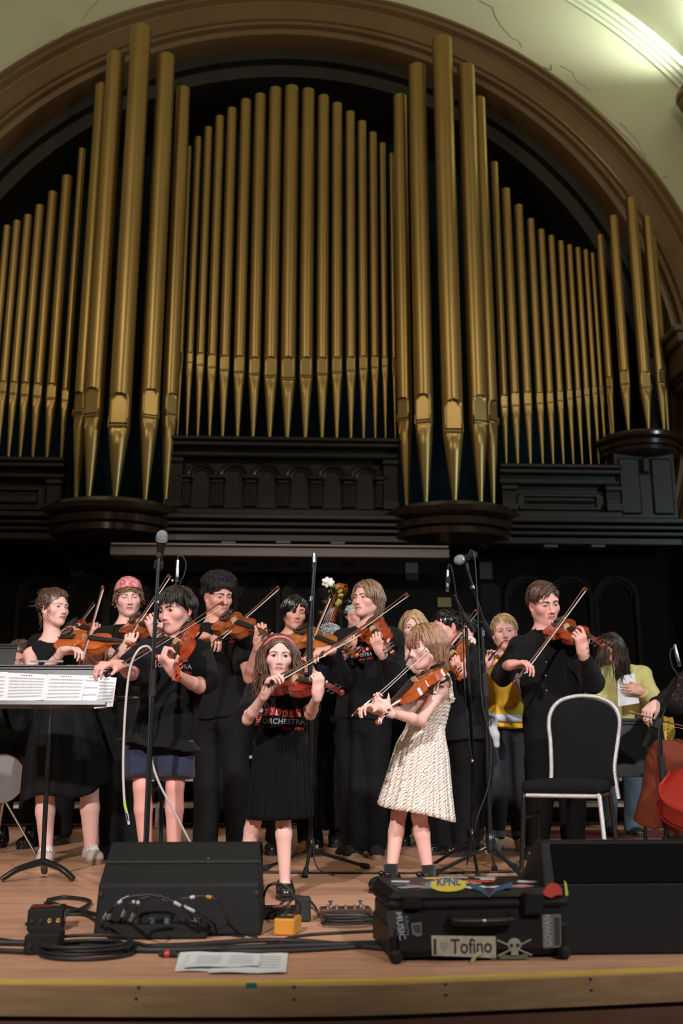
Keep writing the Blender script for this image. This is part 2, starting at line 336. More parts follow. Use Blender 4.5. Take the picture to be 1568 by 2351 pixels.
# ================================================================ THE ORGAN
m_gold = M('gold_pipe_paint', (.47, .315, .118), .38, .84, noise=(1.1, .55, (.36, .240, .084)), bump=(3, .02), stretch=(3, 3, .6))
m_slot = M('pipe_mouth_dark', (.004, .003, .002), .9)
m_wood = M('organ_dark_oak', (.020, .0125, .0085), .45, noise=(3, .7, (.011, .007, .005)), stretch=(1, 1, 8), coat=.05, spec=.3)
m_woodg = M('organ_polished_oak', (.030, .015, .010), .20, noise=(3, .5, (.02, .01, .007)), coat=.6)
m_blackw = M('black_backing', (.006, .006, .0065), .8)
def pipe(X, Y, zf, zt, zm, r, face, label, group):
    """zf foot tip, zm mouth slot, zt top, r body radius, face = direction of the mouth (rad, 0 = towards the hall)"""
    t = thing('organ_pipe', label, 'organ pipe', (X, Y, zf), face, group)
    N = 52; mh = r * 2.7; z_m = zm - zf; H = zt - zf
    ang = np.linspace(0, 2 * math.pi, N, endpoint=False) - math.pi / 2
    off = np.arctan2(np.sin(ang + math.pi / 2), np.cos(ang + math.pi / 2))          # 0 at the mouth
    aw = .95; ch = math.cos(aw) * 1.03
    rows = [z_m + r * .16] + [z_m + r * .16 + mh * k for k in (.3, .6, .72, .8, .86, .91, .95, .98, 1.0, 1.04)] + list(np.linspace(z_m + mh * 1.35, H, 4))
    V = []
    for z in rows:
        k = (z - (z_m + r * .16)) / mh
        lim = aw if k < .72 else (aw * math.sqrt(max(0, 1 - ((k - .72) / .28) ** 2)) if k < 1 else 0)
        rad = np.where((np.abs(off) < lim), np.minimum(1, ch / np.cos(np.clip(off, -1.2, 1.2))), 1.) * r
        V += [(a * math.cos(t_), a * math.sin(t_), z) for a, t_ in zip(rad, ang)]
    V += [(r * .93 * math.cos(a), r * .93 * math.sin(a), H) for a in ang] + [(r * .90 * math.cos(a), r * .90 * math.sin(a), H - r * 2) for a in ang]
    m = len(rows) + 2
    F = [(i * N + j, i * N + (j + 1) % N, (i + 1) * N + (j + 1) % N, (i + 1) * N + j) for i in range(m - 1) for j in range(N)]
    b = MB(); b.add(V, F); b.build('pipe_body', m_gold, t, sharp=50)
    # foot: cone from the mouth to the tip, front flattened below the slot
    fr = [0, .02, .05, .1, .16, .3, .6, 1.]; V = []
    for k in fr:
        z = z_m - k * z_m; rr = r * (1 - k * .80)
        lim = aw if k < .05 else (aw * math.sqrt(max(0, 1 - ((k - .05) / .06) ** 2)) if k < .11 else 0)
        rad = np.where(np.abs(off) < lim, np.minimum(1, ch * 1.04 / np.cos(np.clip(off, -1.2, 1.2))), 1.) * rr
        V += [(a * math.cos(t_), a * math.sin(t_), z) for a, t_ in zip(rad, ang)]
    b = MB(); b.add(V, [(i * N + j, i * N + (j + 1) % N, (i + 1) * N + (j + 1) % N, (i + 1) * N + j)[::-1] for i in range(len(fr) - 1) for j in range(N)]); b.build('pipe_foot', m_gold, t, sharp=50)
    b = MB(); b.lathe([(r * .985, z_m - r * .03), (r * .985, z_m + r * .19)], N, cap=False, a0=-math.pi / 2 + aw, a1=1.5 * math.pi - aw); b.build('back_seam', m_gold, t)
    w = r * math.sin(aw)
    MB().box((0, -r * ch * .90, z_m + r * .06), (2 * w * .98, r * .05, r * .46)).build('mouth_slot', m_slot, t, smooth=False)
    lp = MB(); lp.box((0, -r * ch * 1.0 - r * .05, z_m - r * .18), (1.9 * w, r * .12, r * .22), rotx(R_(-24)), bev=r * .05); lp.build('lower_lip', m_gold, t)
    if r > .07:
        for s_ in (-1, 1): MB().box((s_ * w * 1.03, -r * ch * 1.06, z_m + r * .12), (r * .06, r * .34, r * 1.0), bev=r * .02).build('ear', m_gold, t)
    return t
def zat(x, y, Y): return at(x, y, Y)[2]
def flat_row(tops, Y, zf, mouth, ws, lab, grp):
    n = len(tops)
    for i, (x, y) in enumerate(tops):
        P = at(x, y, Y); r = ws[i] / 2 * Y / FPX * 1.30
        zm = at(x, float(np.interp(x, *mouth)), Y)[2]
        pipe(P[0], Y, zf, P[2], zm, r, 0, lab(i), grp)
def side(i, n): return ORD[i] + ' from the left' if i <= n // 2 else ORD[n - 1 - i] + ' from the right'
CT = [(434, 338), (455, 317), (479, 295), (505, 270), (533, 252), (565, 233), (598, 221), (633, 207), (670, 204), (708, 210), (743, 224), (774, 241), (804, 260), (831, 282), (856, 307), (878, 331), (899, 354)]
CW = [11, 14, 16, 18, 20, 22, 23, 26, 29, 26, 23, 21, 19, 18, 16, 13, 10]
zc = zat(650, 1004, 11.45)
flat_row(CT, 11.75, zc, ([434, 533, 670, 804, 899], [829, 852, 872, 853, 839]), CW, lambda i: 'gold organ pipe, tallest, in the middle of the centre row' if i == 8 else f'gold organ pipe, {side(i, 17)}, in the centre row', 'organ pipes of the centre row')
LT = [(-33, 535), (-8, 528), (17, 520), (40, 509), (65, 496), (92, 474), (122, 443), (155, 407), (190, 344)]
flat_row(LT, 11.75, zat(-190, 1050, 11.45), ([-33, 60, 190], [892, 905, 921]), [13, 14, 14, 15, 16, 17, 18, 20, 15], lambda i: f'gold organ pipe, {ORD[8 - i]} left of the left pipe tower', 'organ pipes of the left row')
RT = [(1134, 375), (1161, 436), (1190, 473), (1218, 505), (1242, 529), (1265, 543), (1287, 555), (1307, 564), (1326, 570), (1344, 575), (1360, 582), (1375, 584)]
flat_row(RT, 11.75, zat(1148, 1068, 11.45), ([1134, 1250, 1375], [935, 924, 898]), [16, 18, 17, 15, 14, 13, 12, 11, 11, 10, 9, 8], lambda i: f'gold organ pipe, {ORD[i]} right of the right pipe tower', 'organ pipes of the right row')
def tower(cx, cy, rad, specs, zf, lab, grp):
    """pipes on a half-round pedestal; specs: angle from the front (deg), top z, mouth z, radius"""
    for i, (a, zt, zm, r) in enumerate(specs):
        a = R_(a); pipe(cx + rad * math.sin(a), cy - rad * math.cos(a), zf, zt, zm, r, a * .55, lab(i), grp)
TWY, TWR = 11.62, .56
def tower_specs(tops, mouths, ws, angs, cy, rad):
    out = []
    for (x, y), my, w, a in zip(tops, mouths, ws, angs):
        Y = cy - rad * math.cos(R_(a)); out.append((a, at(x, y, Y)[2], at(x, my, Y)[2], w / 2 * Y / FPX * 1.03))
    return out
zt_ = zat(280, 1150, 11.1)
tower(at(324, 68, 11.05)[0], TWY, TWR, tower_specs([(224, 199), (268, 128), (324, 68), (371, 132), (412, 206)], [952, 956, 979, 959, 955], [36, 45, 52, 45, 36], [-68, -35, 0, 35, 68], TWY, TWR), zt_,
      lambda i: ['gold organ pipe, leftmost of the left tower', 'gold organ pipe left of the tallest in the left tower', 'tallest gold organ pipe of the left tower', 'gold organ pipe right of the tallest in the left tower', 'gold organ pipe, rightmost of the left tower'][i], 'organ pipes of the left tower')
tower(at(1015, 93, 11.05)[0], TWY, TWR, tower_specs([(924, 224), (968, 156), (1015, 93), (1067, 156), (1106, 230)], [964, 969, 991, 971, 969], [36, 45, 51, 45, 36], [-68, -35, 0, 35, 68], TWY, TWR), zt_,
      lambda i: ['gold organ pipe, leftmost of the right tower', 'gold organ pipe left of the tallest in the right tower', 'tallest gold organ pipe of the right tower', 'gold organ pipe right of the tallest in the right tower', 'gold organ pipe, rightmost of the right tower'][i], 'organ pipes of the right tower')
sx_ = at(1449, 458, 11.35)[0]
tower(sx_, 11.72, .36, tower_specs([(1394, 542), (1417, 499), (1449, 458), (1477, 500), (1490, 545)], [890, 883, 892, 881, 879], [18, 24, 28, 24, 18], [-75, -38, 0, 38, 75], 11.72, .36), zat(1470, 991, 11.4),
      lambda i: ['gold organ pipe, leftmost of the small far right tower', 'gold organ pipe left of the tallest in the small far right tower', 'tallest gold organ pipe of the small far right tower', 'gold organ pipe right of the tallest in the small far right tower', 'gold organ pipe, rightmost of the small far right tower'][i], 'organ pipes of the small right tower')
# ---- case work
def pedestal(cx, cy, rad, ztop, zbot, label):
    t = thing('pipe_pedestal', label, 'pedestal', (cx, cy, zbot))
    H = ztop - zbot; b = MB()
    prof = [(rad * .55, -.12 * H), (rad * .80, 0), (rad * .95, .05 * H), (rad * .98, .22 * H), (rad * .92, .28 * H), (rad * 1.0, .31 * H), (rad * 1.03, .50 * H), (rad * .97, .55 * H), (rad * 1.05, .60 * H), (rad * 1.10, .66 * H), (rad * 1.12, .80 * H), (rad * 1.02, .84 * H), (rad * 1.0, .97 * H), (rad * .96, H), (.001, H)]
    b.lathe(prof, 40, a0=math.pi, a1=2 * math.pi, cap=False); b.build('console', m_woodg, t, sharp=25)
    MB().box((0, .11, H * .45), (rad * 2.1, .22, H * .9), bev=.01).build('back_block', m_wood, t)
    return t
zpb = zat(280, 1222, 11.0)
pedestal(at(254, 1160, 11.3)[0], TWY, .78, zt_, zpb, 'polished dark half-round console under the left pipe tower')
pedestal(at(1040, 1160, 11.3)[0], TWY, .78, zt_, zpb, 'polished dark half-round console under the right pipe tower')
pedestal(at(1478, 995, 11.5)[0], 11.75, .50, zat(1470, 991, 11.4), zat(1470, 1032, 11.3), 'polished dark half-round console under the small far right tower')
YP = 11.45
def panel_case(x0, x1, ytop, ybot, name, label, arches=0):
    P0 = at(x0, ytop, YP); P1 = at(x1, ytop, YP); zt = P0[2]; zb = at(x0, ybot, YP)[2]; wd = P1[0] - P0[0]; H = zt - zb
    t = thing(name, label, 'organ panel', (P0[0], YP, zb))
    MB().box((wd / 2, .30, H / 2), (wd, .5, H)).build('carcass', m_wood, t, smooth=False)
    b = MB()
    for z0, z1, d in ((H - .05, H, .10), (H - .11, H - .05, .06), (H - .25, H - .23, .07)): b.box((wd / 2, .05 - d / 2, (z0 + z1) / 2), (wd + .04, d + .1, z1 - z0), bev=.012)
    b.build('cornice', m_wood, t)
    b = MB(); b.box((wd / 2, .0, .05), (wd, .16, .10), bev=.01); b.build('plinth', m_wood, t)
    for s_, x in ((0, .09), (1, wd - .09)):
        b = MB(); b.box((x, .01, H / 2 - .05), (.17, .09, H - .30), bev=.008)
        for k in range(4): b.box((x - .051 + .034 * k, -.037, H / 2 - .03), (.014, .012, H - .55), bev=.004)
        b.box((x, -.01, H - .29), (.20, .12, .06), bev=.01); b.box((x, -.01, .16), (.20, .12, .10), bev=.01); b.build('pilaster', m_wood, t)
    if arches:
        x_0, x_1 = .20, wd - .20; aw_ = (x_1 - x_0) / arches
        for k in range(arches):
            c = x_0 + aw_ * (k + .5); zs = H * .50; ro = aw_ * .50
            b = MB()
            for r0, r1, d in ((ro * .98, ro * .72, .05), (ro * .72, ro * .48, .03)):
                A = np.linspace(0, math.pi, 22); pr = []
                V = []
                for a in A:
                    ca, sa = math.cos(a), math.sin(a)
                    V += [(c + r0 * ca, .05, zs + r0 * sa), (c + r0 * ca, .05 - d, zs + r0 * sa), (c + (r0 * .55 + r1 * .45) * ca, .05 - d * 1.3, zs + (r0 * .55 + r1 * .45) * sa), (c + r1 * ca, .05 - d, zs + r1 * sa), (c + r1 * ca, .05, zs + r1 * sa)]
                b.add(V, [(i * 5 + j, i * 5 + j + 1, (i + 1) * 5 + j + 1, (i + 1) * 5 + j) for i in range(21) for j in range(4)])
            b.build('arch_moulding', m_wood, t, sharp=30)
            wp = ro * .62
            A = np.linspace(0, math.pi, 12)
            pts = [(c - wp * .8, .13), (c + wp * .8, .13)] + [(c + wp * .8 * math.cos(a), zs + wp * .8 * math.sin(a)) for a in A]
            b = MB(); b.prism([(x, z) for x, z in pts], -.055, -.03, np.array([[1, 0, 0], [0, 0, -1], [0, 1, 0]])); b.build('arched_panel', m_wood, t, smooth=False)
            MB().box((c, -.012, .122), (wp * 1.5, .07, .018), bev=.004).build('panel_sill', m_woodg, t)
        for k in range(arches + 1):
            c = x_0 + aw_ * k
            b = MB(); b.box((c, .02, zs + .01), (aw_ * .46, .11, .05), bev=.012); b.box((c, .025, zs - .045), (aw_ * .36, .09, .05), bev=.012); b.box((c, .03, zs - .09), (aw_ * .28, .07, .03), bev=.01)
            b.build('capital', m_wood, t)
            b = MB(); b.box((c, .03, zs * .55), (aw_ * .34, .05, zs * .8), bev=.006)
            for q in range(3): b.box((c - aw_ * .09 + aw_ * .09 * q, -.0, zs * .55), (aw_ * .045, .02, zs * .7), bev=.004)
            b.build('half_column', m_wood, t)
            MB().box((c, -.005, .15), (aw_ * .40, .10, .022), bev=.006).build('column_base', m_woodg, t)
    else:
        b = MB(); x_0, x_1, z0, z1 = .24, wd - .24, .16, H - .36
        for (cx, cz, w, h) in (((x_0 + x_1) / 2, z1, x_1 - x_0, .05), ((x_0 + x_1) / 2, z0, x_1 - x_0, .05), (x_0, (z0 + z1) / 2, .05, z1 - z0), (x_1, (z0 + z1) / 2, .05, z1 - z0)): b.box((cx, .045, cz), (w + .05, .06, h + .0), bev=.012)
        b.build('panel_frame', m_wood, t)
        MB().box(((x_0 + x_1) / 2, .04, (z0 + z1) / 2), (x_1 - x_0 - .12, .05, z1 - z0 - .12), bev=.02).build('raised_panel', m_wood, t)
    return t
panel_case(388, 912, 1004, 1188, 'organ_case', 'dark oak organ panel with six carved round arches under the centre pipes', 6)
panel_case(-190, 148, 1050, 1194, 'organ_case', 'plain dark oak organ panel under the left row of pipes')
panel_case(1148, 1418, 1068, 1194, 'organ_case', 'plain dark oak organ panel under the right row of pipes')
pp = thing('organ_case_post', 'dark oak panelled post under the small far right tower', 'organ panel', (at(1478, 1100, 11.55)[0], 11.6, zat(1470, 1194, 11.5)))
Hp = zat(1470, 1035, 11.4) - pp.location.z
MB().box((0, .1, Hp / 2), (.74, .4, Hp)).build('carcass', m_wood, pp, smooth=False)
for s_ in (-1, 1): MB().box((s_ * .2, -.11, Hp / 2), (.26, .04, Hp * .84), bev=.02).build('raised_panel', m_wood, pp)
MB().box((0, -.13, Hp * .8), (.10, .10, .2), bev=.02).build('bracket', m_wood, pp)
# entablature below the pipes, organ screen below it
en = thing('organ_entablature', 'long dark oak cornice running under all the organ panels', 'cornice', (AX, 11.3, zat(784, 1245, 11.3)))
hE = zat(784, 1188, 11.3) - en.location.z
for k, (z0, z1, d) in enumerate(((.78, 1.0, .16), (.56, .74, .10), (.34, .52, .05), (.0, .3, .0))):
    MB().box((0, .19 - d / 2, hE * (z0 + z1) / 2), (9.4, .38 + d, hE * (z1 - z0)), bev=.012).build('moulding', m_wood, en)
scr = MB(); scr.box((AX, 11.93, 1.6), (11.6, .08, 3.4)); struct(scr.build('wall_back', M('dark_screen_wood', (.0050, .0040, .0036), .8, noise=(2, .6, (.003, .0025, .0022)), stretch=(1, 1, 6), spec=.08), smooth=False))['label'] = 'dark wooden screen behind the stage'
wb = bpy.data.objects['wall_back']
ld = thing('ledge_beam', 'brown wooden beam across the dark screen above the players', 'beam', at(645, 1277, 10.9))
wl = at(1035, 1262, 10.9)[0] - at(255, 1262, 10.9)[0]
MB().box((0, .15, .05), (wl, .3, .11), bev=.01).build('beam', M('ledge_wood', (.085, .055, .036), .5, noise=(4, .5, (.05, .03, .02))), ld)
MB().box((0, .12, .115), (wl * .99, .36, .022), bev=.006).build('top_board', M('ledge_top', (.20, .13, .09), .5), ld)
# blind arcade on the back wall, right and left
for side_, xs in (('right', (1210, 1310, 1415)), ('left', (92, 200, 290)), ('centre', (470, 590, 700, 830))):
    for px in xs:
        q = at(px, 1372, 11.85); b = MB(); r = .28
        for r0, r1, d in ((r, r * .8, .05), (r * .8, r * .66, .025)):
            A = np.linspace(0, math.pi, 18); V = []
            for a in A:
                V += [(q[0] + k_ * math.cos(a), 11.89 - dd, q[2] + k_ * math.sin(a)) for k_, dd in ((r0, 0), (r0, d), (r1, d), (r1, 0))]
            b.add(V, [(i * 4 + j, i * 4 + j + 1, (i + 1) * 4 + j + 1, (i + 1) * 4 + j) for i in range(17) for j in range(3)])
        for s_ in (-1, 1): b.box((q[0] + s_ * r * .9, 11.865, q[2] - .55), (r * .2, .05, 1.1), bev=.006)
        b.build('blind_arch', M('dark_arch_wood', (.010, .0075, .006), .7, spec=.1), wb, sharp=30)
# small blocks under the cornice (bracket ends, caught light painted in as paler wood) and brass plate
m_brk = M('bracket_lit_wood', (.060, .042, .030), .5)
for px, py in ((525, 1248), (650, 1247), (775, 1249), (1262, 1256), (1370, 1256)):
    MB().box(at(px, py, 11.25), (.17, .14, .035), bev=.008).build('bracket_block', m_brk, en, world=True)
MB().box(at(1020, 1383, 11.87), (.17, .02, .12), bev=.004).build('plate', M('old_brass', (.10, .075, .02), .6, .3), wb)['label'] = 'small brass plate on the dark screen'
for px, py, w, h in ((178, 1318, .16, .08), (945, 1310, .16, .25), (1115, 1310, .16, .22)): MB().box(at(px, py, 11.875), (w, .03, h), bev=.005).build('panel_block', M('panel_brown', (.016, .009, .006), .6), wb)
# ================================================================ implicit surfaces (bodies, clothes, shoes)
class Field:
    """distance field on a rectilinear grid; finer inside the given windows"""
    def __init__(s, lo, hi, h, windows=()):
        s.ax = []
        for k in range(3):
            c = [lo[k]]
            while c[-1] < hi[k]:
                x = c[-1]; st = h
                for wl, wh, wh_ in windows:
                    if wl[k] - h <= x <= wh[k]: st = min(st, wh_)
                c.append(x + st)
            s.ax.append(np.array(c, np.float32))
        s.F = np.full([len(a) for a in s.ax], .5, np.float32); s.h = h
    def box(s, lo, hi):
        sl = []
        for k in range(3):
            a = max(0, np.searchsorted(s.ax[k], lo[k]) - 1); b = min(len(s.ax[k]), np.searchsorted(s.ax[k], hi[k]) + 1); sl.append(slice(int(a), int(max(a, b))))
        return tuple(sl)
    def put(s, fn, lo, hi, k=.01, op='u', mg=None):
        mg = (k * 1.0 + 2.5 * s.h) if mg is None else mg
        sl = s.box(np.asarray(lo) - mg, np.asarray(hi) + mg); G = s.F[sl]
        if G.size == 0: return
        X = s.ax[0][sl[0]][:, None, None]; Y = s.ax[1][sl[1]][None, :, None]; Z = s.ax[2][sl[2]][None, None, :]
        d = fn(X, Y, Z)
        if op == 'u':
            h = np.maximum(k - np.abs(G - d), 0) / k; s.F[sl] = np.minimum(G, d) - h * h * k * .25
        elif op == 'd':
            h = np.maximum(k - np.abs(G + d), 0) / k; s.F[sl] = np.maximum(G, -d) + h * h * k * .25
        elif op == 'i': s.F[sl] = np.maximum(G, d)
        elif op == 'add': s.F[sl] = G + d
    def cone(s, a, b, ra, rb, k=.012, op='u'):
        a = np.asarray(a, np.float32); b = np.asarray(b, np.float32); ba = b - a; L2 = max(1e-10, float(ba @ ba))
        def fn(X, Y, Z):
            px, py, pz = X - a[0], Y - a[1], Z - a[2]
            t = np.clip((px * ba[0] + py * ba[1] + pz * ba[2]) / L2, 0, 1)
            return np.sqrt((px - ba[0]*t)**2 + (py - ba[1]*t)**2 + (pz - ba[2]*t)**2) - (ra + (rb - ra) * t)
        r = max(ra, rb); s.put(fn, np.minimum(a, b) - r, np.maximum(a, b) + r, k, op)
    def capcone(s, a, b, ra, rb, k=.012, op='u', ea=0., eb=0.):
        """straight sleeve: cone whose end at b is cut flat"""
        a = np.asarray(a, np.float32); b = np.asarray(b, np.float32); ba = b - a; L = float(np.linalg.norm(ba)); L2 = max(1e-10, L * L)
        def fn(X, Y, Z):
            px, py, pz = X - a[0], Y - a[1], Z - a[2]
            tt = (px * ba[0] + py * ba[1] + pz * ba[2]) / L2; t = np.maximum(tt, 0)
            return np.maximum(np.sqrt((px - ba[0]*t)**2 + (py - ba[1]*t)**2 + (pz - ba[2]*t)**2) - (ra + (rb - ra) * np.minimum(t, 1.2)), (tt - 1) * L).astype(np.float32)
        r = max(ra, rb); s.put(fn, np.minimum(a, b) - r, np.maximum(a, b) + r, k, op)
    def ell(s, c, r, Rm=None, k=.02, op='u'):
        c = np.asarray(c, np.float32); r = np.asarray([r] * 3 if np.isscalar(r) else r, np.float32); Rm = np.eye(3) if Rm is None else np.asarray(Rm); mn = float(r.min())
        A = (Rm / r[None, :]).T          # rows: local axes / radius
        def fn(X, Y, Z):
            px, py, pz = X - c[0], Y - c[1], Z - c[2]; q = 0
            for i in range(3): q = q + (px * A[i][0] + py * A[i][1] + pz * A[i][2]) ** 2
            q = np.sqrt(q + 1e-9)
            # gradient-corrected estimate
            g = 0
            for i in range(3): g = g + ((px * A[i][0] + py * A[i][1] + pz * A[i][2]) / r[i]) ** 2
            return q * (q - 1) / np.sqrt(g + 1e-9)
        e = np.sqrt(((Rm * r[None, :]) ** 2).sum(1)); s.put(fn, c - e, c + e, k, op)
    def rbox(s, c, hs, Rm, rad, k=.01, op='u'):
        c = np.asarray(c, np.float32); hs = np.asarray(hs) - rad
        def fn(X, Y, Z):
            px, py, pz = X - c[0], Y - c[1], Z - c[2]; o = 0; mi = None
            for i in range(3):
                q = np.abs(px * Rm[0][i] + py * Rm[1][i] + pz * Rm[2][i]) - hs[i]; o = o + np.maximum(q, 0) ** 2; mi = q if mi is None else np.maximum(mi, q)
            return np.sqrt(o) + np.minimum(mi, 0) - rad
        e = np.abs(Rm) @ (hs + rad); s.put(fn, c - e, c + e, k, op)
    def loft(s, rows, Rm, k=.03, op='u', wr=None):
        """elliptic loft: rows = [(centre, rx, ry)] from bottom to top, Rm columns = side, front, up; wr(u,v,w)=ripple"""
        C = np.array([r[0] for r in rows], np.float32); rx = np.array([r[1] for r in rows], np.float32); ry = np.array([r[2] for r in rows], np.float32)
        up = Rm[:, 2]; O = C[0]; wz = ((C - O) @ up).astype(np.float32); cu = ((C - O) @ Rm[:, 0]).astype(np.float32); cv = ((C - O) @ Rm[:, 1]).astype(np.float32)
        def fn(X, Y, Z):
            px, py, pz = X - O[0], Y - O[1], Z - O[2]
            u = px * Rm[0][0] + py * Rm[1][0] + pz * Rm[2][0]; v = px * Rm[0][1] + py * Rm[1][1] + pz * Rm[2][1]; w = px * Rm[0][2] + py * Rm[1][2] + pz * Rm[2][2]
            sh = w.shape; wf = w.ravel()
            A = np.interp(wf, wz, rx).reshape(sh); B = np.interp(wf, wz, ry).reshape(sh); du = u - np.interp(wf, wz, cu).reshape(sh); dv = v - np.interp(wf, wz, cv).reshape(sh)
            q = np.sqrt((du / A) ** 2 + (dv / B) ** 2 + 1e-9); g = np.sqrt((du / A**2) ** 2 + (dv / B**2) ** 2 + 1e-9)
            d = q * (q - 1) / g
            if wr is not None: d = d + wr(du, dv, w)
            return np.maximum(d, np.maximum(wz[0] - w, w - wz[-1])).astype(np.float32)
        m = float(max(rx.max(), ry.max())) * 1.05; s.put(fn, C.min(0) - m, C.max(0) + m, k, op)
    def clip(s, o, n):
        """keep the side n points away from: dot(p-o, n) <= 0"""
        o = np.asarray(o); n = unit(n); X, Y, Z = s.ax[0][:, None, None], s.ax[1][None, :, None], s.ax[2][None, None, :]
        s.F = np.maximum(s.F, ((X - o[0]) * n[0] + (Y - o[1]) * n[1] + (Z - o[2]) * n[2]).astype(np.float32))
    def ripple(s, lo, hi, fn): s.put(fn, lo, hi, 0.001, 'add', mg=0)
    def sample(s, p):
        i = [int(np.clip(np.searchsorted(s.ax[k], p[k]) - 1, 0, len(s.ax[k]) - 2)) for k in range(3)]; t = [float((p[k] - s.ax[k][i[k]]) / (s.ax[k][i[k] + 1] - s.ax[k][i[k]])) for k in range(3)]
        c = s.F[i[0]:i[0]+2, i[1]:i[1]+2, i[2]:i[2]+2]; c = c[0] * (1 - t[0]) + c[1] * t[0]; c = c[0] * (1 - t[1]) + c[1] * t[1]; return float(c[0] * (1 - t[2]) + c[1] * t[2])
    def mesh(s, relax=1):
        F = s.F; I = F < 0; n = F.shape
        e = np.zeros([m - 1 for m in n], np.uint8)
        for dx in (0, 1):
            for dy in (0, 1):
                for dz in (0, 1): e += I[dx:n[0]-1+dx, dy:n[1]-1+dy, dz:n[2]-1+dz]
        act = (e > 0) & (e < 8); ci, cj, ck = np.nonzero(act); N = len(ci)
        idx = np.full(act.shape, -1, np.int32); idx[ci, cj, ck] = np.arange(N)
        P = np.zeros((N, 3), np.float64); cnt = np.zeros(N)
        c8 = {(dx, dy, dz): F[ci + dx, cj + dy, ck + dz] for dx in (0, 1) for dy in (0, 1) for dz in (0, 1)}
        gx, gy, gz = s.ax
        for ax in range(3):
            o1, o2 = [i for i in range(3) if i != ax]
            for u in (0, 1):
                for w in (0, 1):
                    k0 = [0, 0, 0]; k1 = [0, 0, 0]; k1[ax] = 1; k0[o1] = k1[o1] = u; k0[o2] = k1[o2] = w
                    f0, f1 = c8[tuple(k0)], c8[tuple(k1)]; m = (f0 < 0) != (f1 < 0)
                    t = np.where(m, f0 / np.where(m, f0 - f1, 1), 0)
                    q0 = np.stack([gx[ci + k0[0]], gy[cj + k0[1]], gz[ck + k0[2]]], 1); q1 = np.stack([gx[ci + k1[0]], gy[cj + k1[1]], gz[ck + k1[2]]], 1)
                    P += np.where(m[:, None], q0 + (q1 - q0) * t[:, None], 0); cnt += m
        P /= cnt[:, None]
        faces = []
        for ax in range(3):
            a, b_ = [(1, 2), (2, 0), (0, 1)][ax]
            sl0 = [slice(None)] * 3; sl1 = [slice(None)] * 3; sl0[ax] = slice(0, -1); sl1[ax] = slice(1, None)
            A, B = I[tuple(sl0)], I[tuple(sl1)]; ch = A != B
            sl = [slice(None)] * 3; sl[a] = slice(1, -1); sl[b_] = slice(1, -1)
            q = np.nonzero(ch[tuple(sl)]); pos = [q[0].copy(), q[1].copy(), q[2].copy()]; pos[a] += 1; pos[b_] += 1
            ins = A[tuple(pos)]
            def cell(da, db):
                p = [x.copy() for x in pos]; p[a] += da; p[b_] += db; return idx[tuple(p)]
            f = np.stack([cell(-1, -1), cell(0, -1), cell(0, 0), cell(-1, 0)], 1)
            f[~ins] = f[~ins][:, ::-1]; faces.append(f)
        Fc = np.vstack(faces); Fc = Fc[(Fc >= 0).all(1)]
        for _ in range(relax):
            src = Fc.ravel(); dst = np.roll(Fc, -1, 1).ravel(); c = np.bincount(src, minlength=N)
            S = np.stack([np.bincount(src, P[dst, q], minlength=N) for q in range(3)], 1)
            P = P * .5 + .5 * S / np.maximum(c, 1)[:, None]
        return P, Fc
def wobble(seed, amp, sc):
    """cheap smooth 3-D noise from a few waves"""
    r = np.random.default_rng(seed); K = r.normal(0, 1, (5, 3)); K /= np.linalg.norm(K, axis=1)[:, None]; K *= (sc * r.uniform(.7, 1.5, 5))[:, None]; ph = r.uniform(0, 6.28, 5)
    K = K.astype(np.float32)
    def fn(X, Y, Z):
        d = 0
        for i in range(5): d = d + np.sin(X * K[i][0] + Y * K[i][1] + Z * K[i][2] + ph[i])
        return (d * (amp / 2.2)).astype(np.float32)
    return fn
